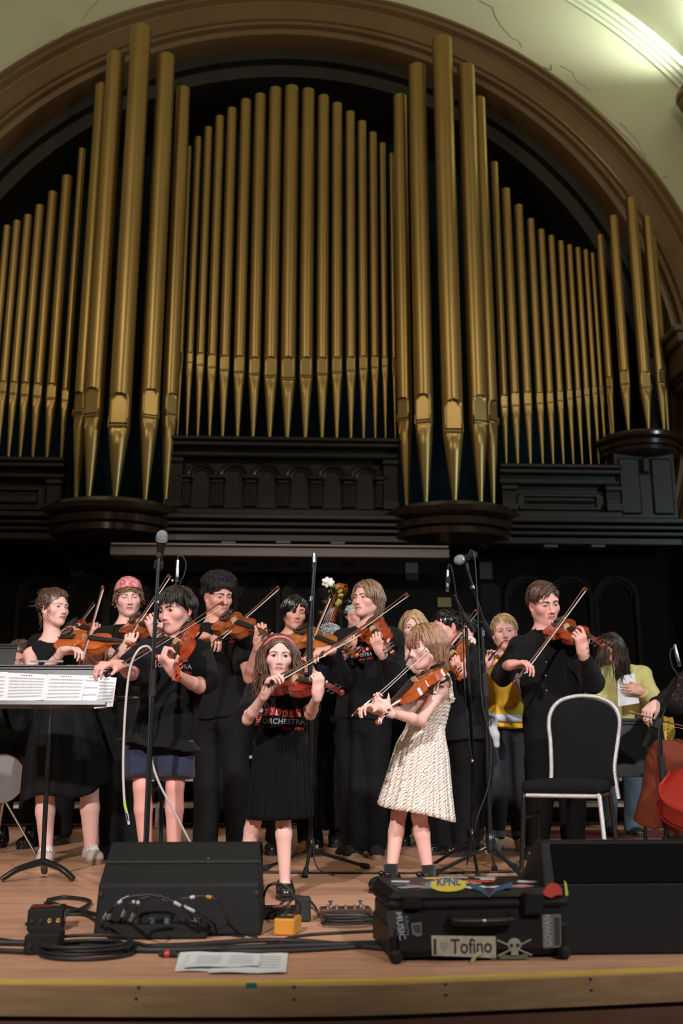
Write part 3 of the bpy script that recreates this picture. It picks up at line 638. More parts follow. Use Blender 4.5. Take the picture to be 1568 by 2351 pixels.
# ================================================================ people
def skin_mat(): return M('skin', None, .48, vcol=True, spec=.35, sss=.06)
SKIN = dict(fair=(.74, .40, .33), pale=(.79, .47, .40), tan=(.62, .32, .24), brown=(.45, .24, .17), rosy=(.74, .38, .32))
def hair_mat(name, c, c2=None, rough=.38):
    c2 = c2 or tuple(x * .45 for x in c)
    return M('hair_' + name, c, rough, noise=(55, .8, c2), spec=.6)
class Head:
    """local head frame: x to the person's left... mirrored features; y forward, z up; metres at scale 1 (head 0.23 tall)"""
    def __init__(s, c, yaw, pitch=0, roll=0, sc=1., female=False, child=False):
        s.c = np.asarray(c, float); s.s = sc; s.child = child; s.female = female
        # yaw 0 looks at the camera side (-Y); positive turns towards +X (right in the picture)
        base = np.array([[-1, 0, 0], [0, -1, 0], [0, 0, 1.]]).T      # local x -> -X world, y -> -Y
        s.R = rotz(R_(yaw)) @ base @ rotx(R_(pitch)) @ roty(R_(roll))
    def w(s, x, y, z): return s.c + s.R @ (np.array([x, y, z]) * s.s)
    def loc(s, P): return ((P - s.c) @ s.R) / s.s
    def carve(s, F, lookdown=False, jaw=1., mouth='closed', nose=1.):
        S = s.s; R = s.R; w = s.w; E = lambda c, r, k=.02, op='u', Rm=None: F.ell(w(*c), np.array(r) * S, R if Rm is None else R @ Rm, k * S, op)
        C = lambda a, b, ra, rb, k=.012, op='u': F.cone(w(*a), w(*b), ra * S, rb * S, k * S, op)
        ch = s.child; j = jaw * (.93 if s.female else 1.) * (.93 if ch else 1.)
        E((0, -.012, .035), (.075, .094, .080), .03)
        E((0, .020, -.030), (.063 * j, .068, .082), .03)
        for m in (-1, 1):
            C((m * .052 * j, -.002, -.052), (m * .018, .064, -.094), .017, .016, .03)
            E((m * .040, .056, -.026), (.024, .024, .022) if not ch else (.028, .028, .026), .03)
            C((m * .046, .068, .021), (m * .014, .084, .016), .011, .012, .015)
        C((0, .050, .038), (0, .040, .066), .028, .028, .03)
        for m in (-1, 1): E((m * .0315, .103, -.002), (.019, .0165, .0125), .012, 'd')
        for m in (-1, 1): E((m * .0315, .0745, -.002), (.0145, .0145, .0125), .004)
        n = nose * (.80 if ch else 1.)
        C((0, .084, .010), (0, .089 + .016 * n, -.034), .0075, .0095, .012); E((0, .090 + .016 * n, -.0375), (.0115, .0105, .0095), .006)
        for m in (-1, 1):
            E((m * .0125, .093, -.041), (.0078, .0100, .0078), .006); E((m * .0065, .100, -.0485), (.0040, .0060, .0036), .003, 'd')
        E((0, .074, -.066), (.030, .022, .024), .022)
        C((0, .0915, -.050), (0, .094, -.058), .0032, .0030, .006)
        zo = -.0665
        for m in (-1, 1):
            C((m * .0225, .083, zo), (m * .005, .0945, zo + .0042), .0032, .0052, .004); C((m * .0205, .083, zo - .0035), (0, .0935, zo - .0075), .0034, .0062, .004)
        if mouth == 'open': E((0, .100, zo - .001), (.011, .016, .006), .003, 'd')
        else: C((-.021, .0885, zo - .001), (0, .1010, zo - .0008), .0012, .0016, .003, 'd'); C((.021, .0885, zo - .001), (0, .1010, zo - .0008), .0012, .0016, .003, 'd')
        E((0, .080, -.084), (.018, .008, .006), .012, 'd')
        E((0, .074, -.100), (.020 * j, .018, .017), .02)
        for m in (-1, 1):
            Re = rotz(m * -.35)
            E((m * .0765, -.012, -.006), (.0065, .019, .031), .006, 'u', Re); E((m * .083, -.006, -.002), (.0050, .0105, .018), .004, 'd', Re)
            E((m * .0735, -.004, -.034), (.006, .007, .009), .006)
    def paint(s, P, base, lips=(.55, .17, .15), blush=.5):
        """skin colouring: lips, cheeks, nose, ears, darker round eyes; painted shade in mouth line and nostrils"""
        L = s.loc(P); col = np.tile(np.array(base, float), (len(P), 1))
        def blob(c, r, rgb, a):
            d = (((L - np.array(c)) / np.array(r)) ** 2).sum(1); wgt = (np.exp(-d * 1.4) * a)[:, None]; col[:] = col * (1 - wgt) + np.array(rgb) * wgt
        b = np.array(base); red = b * np.array([.98, .66, .62])
        for m in (-1, 1):
            blob((m * .044, .065, -.032), (.026, .03, .022), red, blush); blob((m * .078, -.01, -.005), (.012, .03, .04), red, .6)
            blob((m * .0315, .085, -.001), (.020, .02, .012), b * .80, .45)
        blob((0, .105, -.038), (.014, .014, .012), red, blush * .7)
        hw = np.sqrt(np.clip(1 - (L[:, 0] / .0245) ** 2, 0, 1)); dl = np.abs(L[:, 2] + .0690) - .0092 * hw; dl = np.where((np.abs(L[:, 0]) < .0245) & (L[:, 1] > .076), dl, .01)
        w = (1 / (1 + np.exp(dl / .0011)))[:, None]; col = col * (1 - w) + np.array(lips) * w
        w = (np.exp(-((L[:, 2] + .0674) / .0016) ** 2) * (np.abs(L[:, 0]) < .0215) * (L[:, 1] > .078) * .75)[:, None]; col = col * (1 - w) + np.array(lips) * .25 * w  # shade of the crease between the lips, painted into the colour
        nos = (np.abs(np.abs(L[:, 0]) - .0065) < .004) & (L[:, 1] > .09) & (np.abs(L[:, 2] + .0475) < .0035); col[nos] = b * .35  # nostril shade painted into the skin colour
        return col
    def surf(s, F, x, z, y0=.125):
        y = y0
        while y > .0:
            d = F.sample(s.w(x, y, z))
            if d < .0004: return y
            y -= max(.0006, min(.004, d * .8 / s.s))
        return .05
    def eyes(s, F, parent, iris=(.10, .06, .04), gaze=(0, 0), lid=.55, brow=(.09, .05, .03), browt=1., skin=(.7, .4, .3)):
        """eyeballs with iris, upper lids, lashes, brows; lid 0 = shut, 1 = wide open"""
        m_eye = M('eye_white', None, .18, vcol=True, spec=.6); m_lash = M('lash', (.02, .013, .010), .6); mb = hair_mat('brow_%02x%02x%02x' % tuple(int(255 * x) for x in brow), brow)
        es = 1.14 if s.child else 1.0
        for m in (-1, 1):
            cx = m * .0315
            # almond patch on a sphere of radius .0135 centred inside the lid bulge
            nu, nv = 21, 13; V = []; Cc = []; rs = .0162 * es; cy, cz = .0740 - .0162 * (es - 1), -.002
            for i in range(nu):
                u = -1 + 2 * i / (nu - 1)
                for j_ in range(nv):
                    t = -1 + 2 * j_ / (nv - 1); hgt = (1 - abs(u) ** 2.2) * es * (.0085 * lid if t > 0 else .0055 * min(1, lid + .15)); dz = t * hgt - .0004; dx = u * .0142 * es
                    y = math.sqrt(max(1e-6, rs * rs - dx * dx - dz * dz)); V.append(s.w(cx + dx, cy + y * 1.0, cz + dz))
                    gx, gz = dx - gaze[0] * .005, dz - gaze[1] * .004; d = math.hypot(gx, gz)
                    Cc.append((.006, .005, .005) if d < .0030 * es else (iris if d < .0066 * es else (.50, .44, .42)))
            b = MB(); b.add(V, [(i * nv + k, (i + 1) * nv + k, (i + 1) * nv + k + 1, i * nv + k + 1) for i in range(nu - 1) for k in range(nv - 1)]); b.c = [np.array(Cc)]
            if lid > .12: b.build('eye', m_eye, parent, world=True)
            P = []
            for u in np.linspace(-1, 1, 11):
                dz = (1 - abs(u) ** 2.2) * es * (.0085 * lid if lid > .12 else -.0040) - .0004; dx = u * .0146 * es
                P.append(s.w(cx + dx, cy + math.sqrt(max(1e-6, rs * rs - dx * dx - dz * dz)) + .0002, cz + dz))
            MB().tube(P, [.0004 + .0009 * (1 - abs(u) ** 3) for u in np.linspace(-1, 1, 11)], 5).build('eyelash', m_lash, parent, world=True)
            P = []
            for u in np.linspace(0, 1, 9):
                x = .012 + .036 * u; z = .0155 + .0065 * math.sin(u * 2.3) - .0035 * u; P.append(s.w(m * x, s.surf(F, m * x, z) + .0008, z))
            MB().tube(P, [browt * (.0032 - .0022 * u ** 1.5) for u in np.linspace(0, 1, 9)], 6, flat=(s.R[:, 1], .7)).build('eyebrow', mb, parent, world=True)
def hand(F, W, d, n, side, curls=(35, 45, 30), spread=6, thumb=(35, 25), sc=1., fingers=None, k=.006):
    """W wrist, d wrist->knuckles, n direction the palm faces, side +1: thumb at cross(d, n)*side; curls per joint in degrees"""
    d = unit(d); n = unit(n - d * (np.dot(n, d))); t = np.cross(d, n) * side      # t towards the thumb
    Rm = np.stack([t, d, n], 1); S = sc
    F.rbox(W + d * .050 * S, np.array([.038, .050, .0135]) * S, Rm, .012 * S, .012 * S)
    F.cone(W - d * .02 * S, W + d * .03 * S, .024 * S, .026 * S, .02 * S)
    F.cone(W + d * .02 * S + t * .022 * S + n * .008 * S, W + d * .055 * S + t * .034 * S + n * .012 * S, .017 * S, .013 * S, .012 * S)
    spec = [(.029, .094, (.040, .024, .021), .0088), (.0095, .099, (.045, .028, .022), .0092), (-.0105, .095, (.041, .026, .022), .0087), (-.0285, .086, (.032, .020, .019), .0077)]
    for i, (tx, kx, ls, r) in enumerate(spec):
        P = W + d * kx * S + t * tx * S; cu = curls if fingers is None else fingers[i]
        ang = 0.; sp = R_(spread * (1.2 - i)) * .6
        dd0 = unit(d + t * math.sin(sp))
        for q, (L, c) in enumerate(zip(ls, cu)):
            ang += R_(c); dd = dd0 * math.cos(ang) + n * math.sin(ang); Q = P + dd * L * S
            F.cone(P, Q, r * S * (1 - .07 * q), r * S * (.93 - .09 * q), .004 * S if q else k * S); P = Q
    P = W + d * .030 * S + t * .034 * S + n * .010 * S; a, b_ = R_(thumb[0]), R_(thumb[1])
    d1 = unit(d * math.cos(a) + t * math.sin(a) + n * .35); Q = P + d1 * .034 * S; F.cone(P, Q, .0125 * S, .0100 * S, .008 * S)
    d2 = unit(d1 * math.cos(b_) + (n * .8 - t * .5) * math.sin(b_)); F.cone(Q, Q + d2 * .028 * S, .0100 * S, .0080 * S, .004 * S)
def limb(F, a, b, c, r, k=.012):
    """upper and lower segment, r = (top, mid-upper, joint, lower bulge, end)"""
    m1 = lerp(a, b, .4); m2 = lerp(b, c, .3)
    F.cone(a, m1, r[0], r[1], k); F.cone(m1, b, r[1], r[2], k); F.cone(b, m2, r[2], r[3], k); F.cone(m2, c, r[3], r[4], k)
# ---------------------------------------------------------------- hair made of locks on a skull cap
def tubes_np(P, R, sides):
    """many tubes at once: P (n, m, 3), R (n, m) -> quads"""
    n, m, _ = P.shape; T = np.gradient(P, axis=1); T /= np.maximum(1e-9, np.linalg.norm(T, axis=2))[..., None]
    ref = np.array([.31, .52, .79]); U = np.cross(T, ref); U /= np.maximum(1e-6, np.linalg.norm(U, axis=2))[..., None]; W2 = np.cross(T, U)
    A = np.arange(sides) * 2 * math.pi / sides
    V = P[:, :, None, :] + R[:, :, None, None] * (U[:, :, None, :] * np.cos(A)[None, None, :, None] + W2[:, :, None, :] * np.sin(A)[None, None, :, None])
    I = np.arange(n * m * sides).reshape(n, m, sides); J = np.roll(I, -1, 2)
    F = np.stack([I[:, :-1], J[:, :-1], J[:, 1:], I[:, 1:]], -1).reshape(-1, 4); return V.reshape(-1, 3), F
def locks(hd, n, rule, rad=.006, seg=9, seed=1, sides=5, lift=.004, jit=.15, hang=.07):
    """locks combed over the skull; rule(dir, rng) -> (flow, length, gravity, hug); all in head units"""
    r = np.random.default_rng(seed); ce = np.array([0, -.012, .030]); er = np.array([.0775, .098, .086]); D = []; FL = []; LN = []; G = []; HG = []
    i = 0
    while len(D) < n and i < n * 8:
        i += 1; z = r.uniform(-.55, 1.); a = r.uniform(0, 2 * math.pi); q = math.sqrt(1 - z * z); dr = np.array([q * math.cos(a), q * math.sin(a), z]); ru = rule(dr, r)
        if ru is None: continue
        D.append(dr); FL.append(unit(ru[0])); LN.append(ru[1]); G.append(ru[2] if len(ru) > 2 else .9); HG.append(ru[3] if len(ru) > 3 else 0.)
    D, v, LN, G, HG = np.array(D), np.array(FL), np.array(LN), np.array(G)[:, None], np.array(HG); k = len(D)
    li = lift * r.uniform(.5, 1.25, k)[:, None]; P = ce + D * (er + li * .5); pts = [P.copy()]; curl = r.normal(0, 1, (k, 3)); st = (LN / seg)[:, None]; nrm = lambda x: x / np.maximum(1e-9, np.linalg.norm(x, axis=1))[:, None]
    for s_ in range(seg):
        hor = P[:, :2] - np.array([0, -.03]); hr = np.linalg.norm(hor, axis=1)[:, None]; pull = np.zeros((k, 3)); w = np.where((P[:, 2:3] < .02) & (hr > hang), np.minimum(1.2, (hr - hang) / .045), 0); pull[:, :2] = -hor / hr * w
        v = nrm(v * .8 + np.array([0, 0, -1.]) * G * .5 + pull * np.abs(G) * .6 + curl * jit * .3 * (1 if s_ % 2 else -.4))
        P = P + v * st; e = (P - ce) / (er + li); L_ = np.linalg.norm(e, axis=1)[:, None]
        inn = (L_ < 1) & (P[:, 2:3] > -.10); hug = (HG > s_ / seg)[:, None]; u = nrm(e)
        P = np.where(inn | hug, ce + e / L_ * (er + li), P); vd = (v * u).sum(1)[:, None]; v = np.where(inn | hug, nrm(v - u * np.where(hug, vd, np.minimum(0, vd))), v); pts.append(P.copy())
    pts = np.stack(pts, 1) @ hd.R.T * hd.s + hd.c; t = np.linspace(0, 1, seg + 1)
    prof = (.55 + .45 * np.sin(math.pi * np.minimum(1, .25 + .9 * t))) * (1 - .8 * np.maximum(0, t - .6) / .4)
    return tubes_np(pts, rad * hd.s * r.uniform(.7, 1.3, k)[:, None] * prof[None], sides)
def haircap(hd, extra, cut, h=.006, seed=3, amp=.0015, sc=120):
    """solid base under the locks: skull offset minus face; extra(F, w, S) adds volume, cut(F, w, S) removes the face"""
    lo = hd.c - .22 * hd.s; hi = hd.c + .22 * hd.s; F = Field(lo, hi, h)
    F.ell(hd.w(0, -.014, .034), np.array([.0790, .0990, .0850]) * hd.s, hd.R, .01); F.cone(hd.w(0, .050, .038), hd.w(0, .040, .066), .033 * hd.s, .033 * hd.s, .03)
    if extra: extra(F, hd.w, hd.s)
    if amp: F.ripple(lo, hi, wobble(seed, amp, sc))
    cut(F, hd.w, hd.s)
    return F.mesh(1)
def thin(P, Fc, win, cell, segs=()):
    """merge vertices into coarse cells away from face and hands"""
    keep = np.zeros(len(P), bool)
    for a, c, r in segs:
        d = c - a; t = np.clip(((P - a) @ d) / max(1e-9, d @ d), 0, 1); keep |= (((P - a) - t[:, None] * d) ** 2).sum(1) < r * r
    for lo, hi, _ in win: keep |= ((P > np.asarray(lo)) & (P < np.asarray(hi))).all(1)
    key = np.floor(P / cell).astype(np.int64); h = key[:, 0] * 73856093 ^ key[:, 1] * 19349663 ^ key[:, 2] * 83492791
    h = np.where(keep, -1 - np.arange(len(P)), np.abs(h)); _, inv = np.unique(h, return_inverse=True); n = inv.max() + 1; c = np.bincount(inv, minlength=n)
    Q = np.stack([np.bincount(inv, P[:, k], minlength=n) / c for k in range(3)], 1); G = inv[Fc]; T = np.vstack([G[:, [0, 1, 2]], G[:, [0, 2, 3]]])
    T = T[(T[:, 0] != T[:, 1]) & (T[:, 1] != T[:, 2]) & (T[:, 0] != T[:, 2])]; _, ui = np.unique(np.sort(T, 1), axis=0, return_index=True); T = T[np.sort(ui)]
    src = T.ravel(); dst = np.roll(T, -1, 1).ravel(); m = np.bincount(src, minlength=n); S = np.stack([np.bincount(src, Q[dst, k], minlength=n) for k in range(3)], 1) / np.maximum(m, 1)[:, None]
    kp = np.zeros(n, bool); kp[inv[keep]] = True; Q = np.where(kp[:, None], Q, Q * .6 + S * .4); us, T = np.unique(T, return_inverse=True); return Q[us], T.reshape(-1, 3)
class Person:
    """joints given as picture points with a depth offset; builds body, clothes, hair as parts of one thing"""
    def __init__(s, Y, label, head, head_h, yaw, J, pitch=0, roll=0, skin='fair', female=False, child=False, S=1., fine=.0038, coarse=.0085, face=None, group=None, neck_r=None, hdy=0., cell=.016, bare=('arms',)):
        s.bare = bare
        s.cell = cell; s.Y = Y; s.S = S; s.female = female; s.child = child; s.skin = SKIN[skin] if isinstance(skin, str) else skin; s.fine = fine; s.coarse = coarse
        dep = (at(*head, Y + hdy) - CPOS) @ CFW
        s.hd = Head(at(*head, Y + hdy), yaw, pitch, roll, head_h * dep / FPX / .23, female, child); s.face = face or {}
        j = {k: (at(v[0], v[1], Y + (v[2] if len(v) > 2 else 0)) if len(v) < 4 else np.array(v[:3])) for k, v in J.items()}; s.j = j
        side = unit(j['shL'] - j['shR']); up = unit(j['neck'] - j['pel']); side = unit(side - up * (side @ up)); fr = np.cross(side, up); s.T = np.stack([side, fr, up], 1)
        for q, sg in (('L', 1), ('R', -1)):
            if 'hip' + q not in j: j['hip' + q] = j['pel'] + side * sg * .085 * S - up * .04 * S
        for q in 'LR':      # bend the elbow in depth so that upper arm and forearm keep their lengths
            if 'el' + q in j and len(J['el' + q]) < 4:
                x, y = J['el' + q][:2]; ua, fa = ((.235, .205) if child else (.265, .235) if female else (.285, .255)); best = None
                for dy in np.linspace(-.55, .25, 81):
                    e = at(x, y, Y + dy); c = (np.linalg.norm(e - j['sh' + q]) - ua * S) ** 2 + (np.linalg.norm(e - j['wr' + q]) - fa * S) ** 2
                    if best is None or c < best[0]: best = (c, e)
                j['el' + q] = best[1]
        base = np.array([j['pel'][0], j['pel'][1], 0.])
        s.root = thing('person', label, 'person', base, 0, group)
        s.neck_r = neck_r or (.042 if child else .049 if female else .056)
        s.hands = []
    def bounds(s, pad=.14):
        P = np.array(list(s.j.values()) + [s.hd.w(0, 0, .13), s.hd.w(0, .1, -.1)]); lo, hi = P.min(0) - pad, P.max(0) + pad; lo[2] = max(-.005, lo[2]); return lo, hi
    def rows(s, tab, off=0.):
        j = s.j; a, b = j['pel'], j['neck']; S = s.S
        return [(a + (b - a) * t + s.T[:, 1] * S * (q[3] if len(q) > 3 else 0), q[1] * S + off, q[2] * S + off) for q in tab for t in (q[0],)]
    def torso_tab(s):
        if s.child: return [(-.22, .10, .08), (0, .128, .088), (.35, .112, .082), (.65, .122, .088), (.85, .118, .080), (.97, .07, .06), (1.02, .05, .05)]
        if s.female: return [(-.20, .13, .095), (-.02, .168, .108), (.35, .118, .085), (.62, .138, .108, .012), (.82, .135, .088), (.96, .075, .06), (1.02, .05, .05)]
        return [(-.20, .13, .09), (0, .160, .105), (.35, .140, .098), (.65, .165, .118), (.85, .160, .100), (.96, .09, .07), (1.02, .06, .055)]
    def arm_r(s):
        a = dict(c=(.036, .033, .028, .029, .0195), f=(.042, .037, .031, .032, .0220), m=(.055, .049, .040, .041, .027))['c' if s.child else 'f' if s.female else 'm']
        return [x * (s.S if not s.child else s.S) for x in a]
    def leg_r(s):
        a = dict(c=(.064, .054, .041, .042, .026), f=(.086, .074, .054, .056, .034), m=(.088, .078, .058, .060, .038))['c' if s.child else 'f' if s.female else 'm']
        return [x * s.S for x in a]
    def add_hand(s, q, k, n, curls=(35, 45, 30), spread=6, thumb=(35, 25), fingers=None, sc=None):
        """q 'L'/'R', k joint key of the knuckles, n palm facing (world)"""
        s.hands.append((q, k, n, curls, spread, thumb, fingers, sc))
    def body(s):
        legs = 'legs' in s.bare
        j = s.j; hd = s.hd; S = s.S; lo, hi = s.bounds()
        hs = hd.s
        win = [(hd.c - .135 * hs, hd.c + .135 * hs, s.fine)]
        for q, k, n, *_ in s.hands:
            w = j['wr' + q]; e = w + unit(j[k] - w) * .11 * S; win.append((e - .085 * S, e + .085 * S, s.fine * 1.15))
        F = Field(lo, hi, s.coarse, win)
        F.loft(s.rows(s.torso_tab()), s.T, .04)
        nb = j['neck']
        for q in 'LR': F.cone(nb + s.T[:, 2] * .005, j['sh' + q] - s.T[:, 2] * .012 * S, .045 * S, .046 * S if not s.child else .038 * S, .05)
        F.cone(nb - s.T[:, 2] * .03, hd.w(0, -.022, -.045), s.neck_r * S * 1.06 if not s.child else s.neck_r * S, s.neck_r * S * .98, .03)
        ar = s.arm_r()
        for q in 'LR':
            if 'el' + q in j: limb(F, j['sh' + q], j['el' + q], j['wr' + q], ar)
            if 'kn' + q in j and legs: limb(F, j['hip' + q], j['kn' + q], j['an' + q], s.leg_r())
        if legs:
            for q in 'LR':
                if 'an' + q in j:
                    a = j['an' + q]; toe = j.get('toe' + q); toe = a + s.T[:, 1] * .16 * S if toe is None else toe
                    fd = (toe - a) * V3(1, 1, 0); fd = unit(fd) * min(np.linalg.norm(fd), .115 * S); toe = np.array([a[0] + fd[0], a[1] + fd[1], .026]); F.cone(np.array([a[0], a[1], max(.03, a[2] * .5)]), toe, .030 * S, .022 * S, .03)
        hd.carve(F, **{k: v for k, v in s.face.items() if k in ('jaw', 'mouth', 'nose')})
        for q, k, n, curls, spread, thumb, fingers, sc in s.hands:
            w = j['wr' + q]; hand(F, w, j[k] - w, np.asarray(n, float), 1 if q == 'R' else -1, curls, spread, thumb, (sc or (1.0 if not s.female else .93)) * S * (.95 if s.child else 1), fingers)
        P, Fc = F.mesh(1); sg = [(nb - s.T[:, 2] * .06, hd.c, .10 * S)]
        for q in 'LR':
            if 'arms' in s.bare and 'el' + q in j: sg += [(lerp(j['sh' + q], j['el' + q], .3 if 'shoulders' not in s.bare else 0.), j['el' + q], .08 * S), (j['el' + q], j['wr' + q], .07 * S)]
            if 'legs' in s.bare: sg += [(lerp(j['hip' + q], j['kn' + q], .6), j['kn' + q], .11 * S), (j['kn' + q], j['an' + q], .09 * S)]
        if 'shoulders' in s.bare: sg += [(j['shL'], j['shR'], .12 * S)]
        for q, k, *_ in s.hands: sg.append((j['wr' + q], lerp(j['wr' + q], j['el' + q], .35), .06 * S))
        P, Fc = thin(P, Fc, win, s.cell, sg)
        col = hd.paint(P, s.skin, s.face.get('lips', (.52, .17, .15)), s.face.get('blush', .45))
        for q in 'LR':      # redder knuckles, elbows and knees
            for kk in ('el', 'kn'):
                if kk + q in j: d = ((P - j[kk + q]) ** 2).sum(1); w = (np.exp(-d / (.06 * S) ** 2) * .22)[:, None]; col = col * (1 - w) + np.array(s.skin) * np.array([1, .7, .65]) * w
        ob = meshobj('body', P - np.array(s.root.location), Fc, skin_mat(), s.root, True, col)
        ef = {k: v for k, v in s.face.items() if k in ('iris', 'gaze', 'lid', 'brow', 'browt')}
        hd.eyes(F, s.root, skin=s.skin, **ef); s.bodyob = ob; return ob
    def cloth(s, name, mat, build, h=.0105, wr=((.0035, 30), (.0018, 70)), pad=.16, relax=2, lo=None, hi=None, parent=None):
        l, u = s.bounds(pad); lo = l if lo is None else np.maximum(l, lo); hi = u if hi is None else np.minimum(u, hi)
        F = Field(lo, hi, h); build(F)
        for i, (a, sc) in enumerate(wr): F.ripple(lo, hi, wobble(sum(map(ord, name)) + i * 11 + int(abs(s.j['pel'][0]) * 100), a, sc))
        if getattr(s, '_post', None): s._post(F); s._post = None
        P, Fc = F.mesh(relax); o = meshobj(name, P - np.array(s.root.location), Fc, mat, parent or s.root, True); return o
    def shirt(s, mat, name='shirt', hem=-.12, ease=.018, sleeve=.62, long=False, sr=(.066, .070), neck=.0, tab=None, collar=None, wrist_r=.038, flare=.0, **kw):
        j = s.j; S = s.S; T = s.T
        def build(F):
            tb = [list(r) for r in (tab or s.torso_tab())]
            tb = [r for r in tb if r[0] > hem + .02]; base = s.torso_tab(); hx = np.interp(hem, [b[0] for b in base], [b[1] for b in base]); hy = np.interp(hem, [b[0] for b in base], [b[2] for b in base])
            # cloth hangs from the chest: never narrower than below
            cx = np.interp(.65, [b[0] for b in base], [b[1] for b in base])
            rows = [[hem, max(hx, cx * .98) + flare, max(hy, .1) + flare]] + [[r[0], max(r[1], cx * .97) if r[0] < .6 else r[1], *r[2:]] for r in tb]
            F.loft(s.rows(rows, ease * S), T, .03)
            for q in 'LR':
                F.cone(j['neck'] - T[:, 2] * .012 * S, j['sh' + q] - T[:, 2] * .012 * S, .050 * S, sr[0] * S * .88, .04)
                sh, el, wr_ = j['sh' + q], j['el' + q], j['wr' + q]
                if long:
                    F.cone(sh, el, sr[0] * S, sr[1] * S * .88, .03); F.capcone(el, lerp(el, wr_, .97), sr[1] * S * .85, wrist_r * S, .03)
                elif sleeve: F.capcone(sh, lerp(sh, el, sleeve), sr[0] * S, sr[1] * S, .03)
        def post(F):
            F.cone(j['neck'] + T[:, 2] * (.010 - neck) * S + T[:, 1] * .010, s.hd.w(0, -.02, -.05), s.neck_r * S * 1.16, s.neck_r * S * 1.25, .012, 'd')
            F.clip(j['pel'] + (j['neck'] - j['pel']) * hem, -T[:, 2]) if False else None
        s._post = post
        o = s.cloth(name, mat, build, **kw); s.shirt_ob = o
        if collar:
            n = unit(s.hd.w(0, -.02, -.05) - j['neck']); A = np.linspace(0, 2 * math.pi, 40); c = j['neck'] + T[:, 2] * (.016 - neck) * S + T[:, 1] * .012; r = s.neck_r * S * 1.24
            MB().tube([c + (T[:, 0] * math.cos(a) + T[:, 1] * math.sin(a)) * r - T[:, 2] * .022 * S * (math.sin(a) * .8 + .2) for a in A], .0075 * S, 8).build('collar', collar, o, world=True)
        return o
    def trousers(s, mat, name='trousers', waist=.12, hem=None, r=(.098, .078, .062), seat=.02, **kw):
        j = s.j; S = s.S
        def build(F):
            base = s.torso_tab(); F.loft(s.rows([r_ for r_ in base if r_[0] <= waist] + [[waist, np.interp(waist, [b[0] for b in base], [b[1] for b in base]), np.interp(waist, [b[0] for b in base], [b[2] for b in base])]], seat * S), s.T, .03)
            F.ell(j['pel'] - s.T[:, 2] * .10 * S, np.array([.135, .100, .09]) * S, s.T, .04)
            for q in 'LR':
                h_, k_, a_ = j['hip' + q], j['kn' + q], j['an' + q]
                if hem is not None: F.capcone(h_, lerp(h_, k_, hem), r[0] * S, r[1] * S, .03)
                else: F.cone(h_, k_, r[0] * S, r[1] * S, .03); F.capcone(k_, lerp(k_, a_, 1.02), r[1] * S, r[2] * S, .03)
        kw.setdefault('h', .013); return s.cloth(name, mat, build, **kw)
    def shoe(s, q, mat, sole, L=.27, yaw=None, h=.0065, low=False, name='shoe', lift=0., ank=.105, laces=None):
        a = s.j['an' + q]; S = s.S; fr = s.T[:, 1].copy(); fr[2] = 0; fr = unit(fr)
        if yaw is not None: fr = np.array([math.sin(R_(yaw)), -math.cos(R_(yaw)), 0])
        if 'toe' + q in s.j: fr = s.j['toe' + q] - a; fr[2] = 0; fr = unit(fr)
        sd = np.cross(fr, [0, 0, 1.]); Rm = np.stack([sd, fr, [0, 0, 1.]], 1); o = np.array([a[0], a[1], lift]); L = L * S; w = .046 * S
        F = Field(o - .32 * S, o + .32 * S, h)
        p = lambda y, z, x=0: o + fr * y * L + sd * x + np.array([0, 0, z])
        F.ell(p(-.10, .045 * S), (w * .82, L * .19, .050 * S), Rm, .02); F.ell(p(.48, .034 * S), (w, L * .25, .034 * S), Rm, .03); F.cone(p(-.05, .04 * S), p(.45, .035 * S), .042 * S, .036 * S, .03)
        if not low: F.cone(p(.02, .055 * S), np.array([a[0], a[1], lift + ank * S]) - fr * .012, .044 * S, (.042 if ank > .1 else .036) * S, .03)
        else: F.ell(p(.10, .095 * S), (.034 * S, L * .22, .045 * S), Rm, .01, 'd')
        F.clip(o + np.array([0, 0, .012]), (0, 0, -1)); P, Fc = F.mesh(1)
        so = meshobj(name, P - np.array(s.root.location), Fc, mat, s.root)
        A = np.linspace(0, 2 * math.pi, 28, endpoint=False); pts = [(w * 1.10 * math.cos(t) * (1 - .12 * (math.sin(t) < 0)), L * (.235 + .52 * math.sin(t))) for t in A]
        b = MB(); b.prism(pts, .001, .030 * S if not low else .014, Rm, o); b.build('sole', sole, so, world=True)
        if laces is not None:
            def top(y, x):
                z = .16
                while z > .02 and F.sample(p(y, z, x)) > 0: z -= .002
                return p(y, z + .002, x)
            b = MB()
            for i in range(5):
                y0 = .12 + .075 * i
                for s_ in (-1, 1): b.tube([top(y0, -s_ * .022 * S), top(y0 + .02, 0) + np.array([0, 0, .003]), top(y0 + .06, s_ * .022 * S)], .0042, 5)
            for s_ in (-1, 1): b.tube(bez([top(.12, 0), top(.14, s_ * .02) + np.array([0, 0, .010]), top(.20, s_ * .035), top(.16, s_ * .012) + np.array([0, 0, .006])], 12), .0026, 5)
            b.build('laces', laces, so, world=True)
        return so
    def hair(s, mat, caps, lk, name='hair'):
        V, Fc = caps; vs, fs, off = [V], [Fc], len(V)
        for v_, f_ in lk: vs.append(v_); fs.append(f_ + off); off += len(v_)
        return meshobj(name, np.vstack(vs) - np.array(s.root.location), np.vstack(fs), mat, s.root, True)
    def lens(s): # bone lengths, for checking
        j = s.j; d = lambda a, b: round(float(np.linalg.norm(j[a] - j[b])), 3) if a in j and b in j else None
        return {k: d(*k.split('-')) for k in ('shL-elL', 'elL-wrL', 'shR-elR', 'elR-wrR', 'shL-shR', 'neck-pel', 'hipL-knL', 'knL-anL', 'hipR-knR', 'knR-anR')}
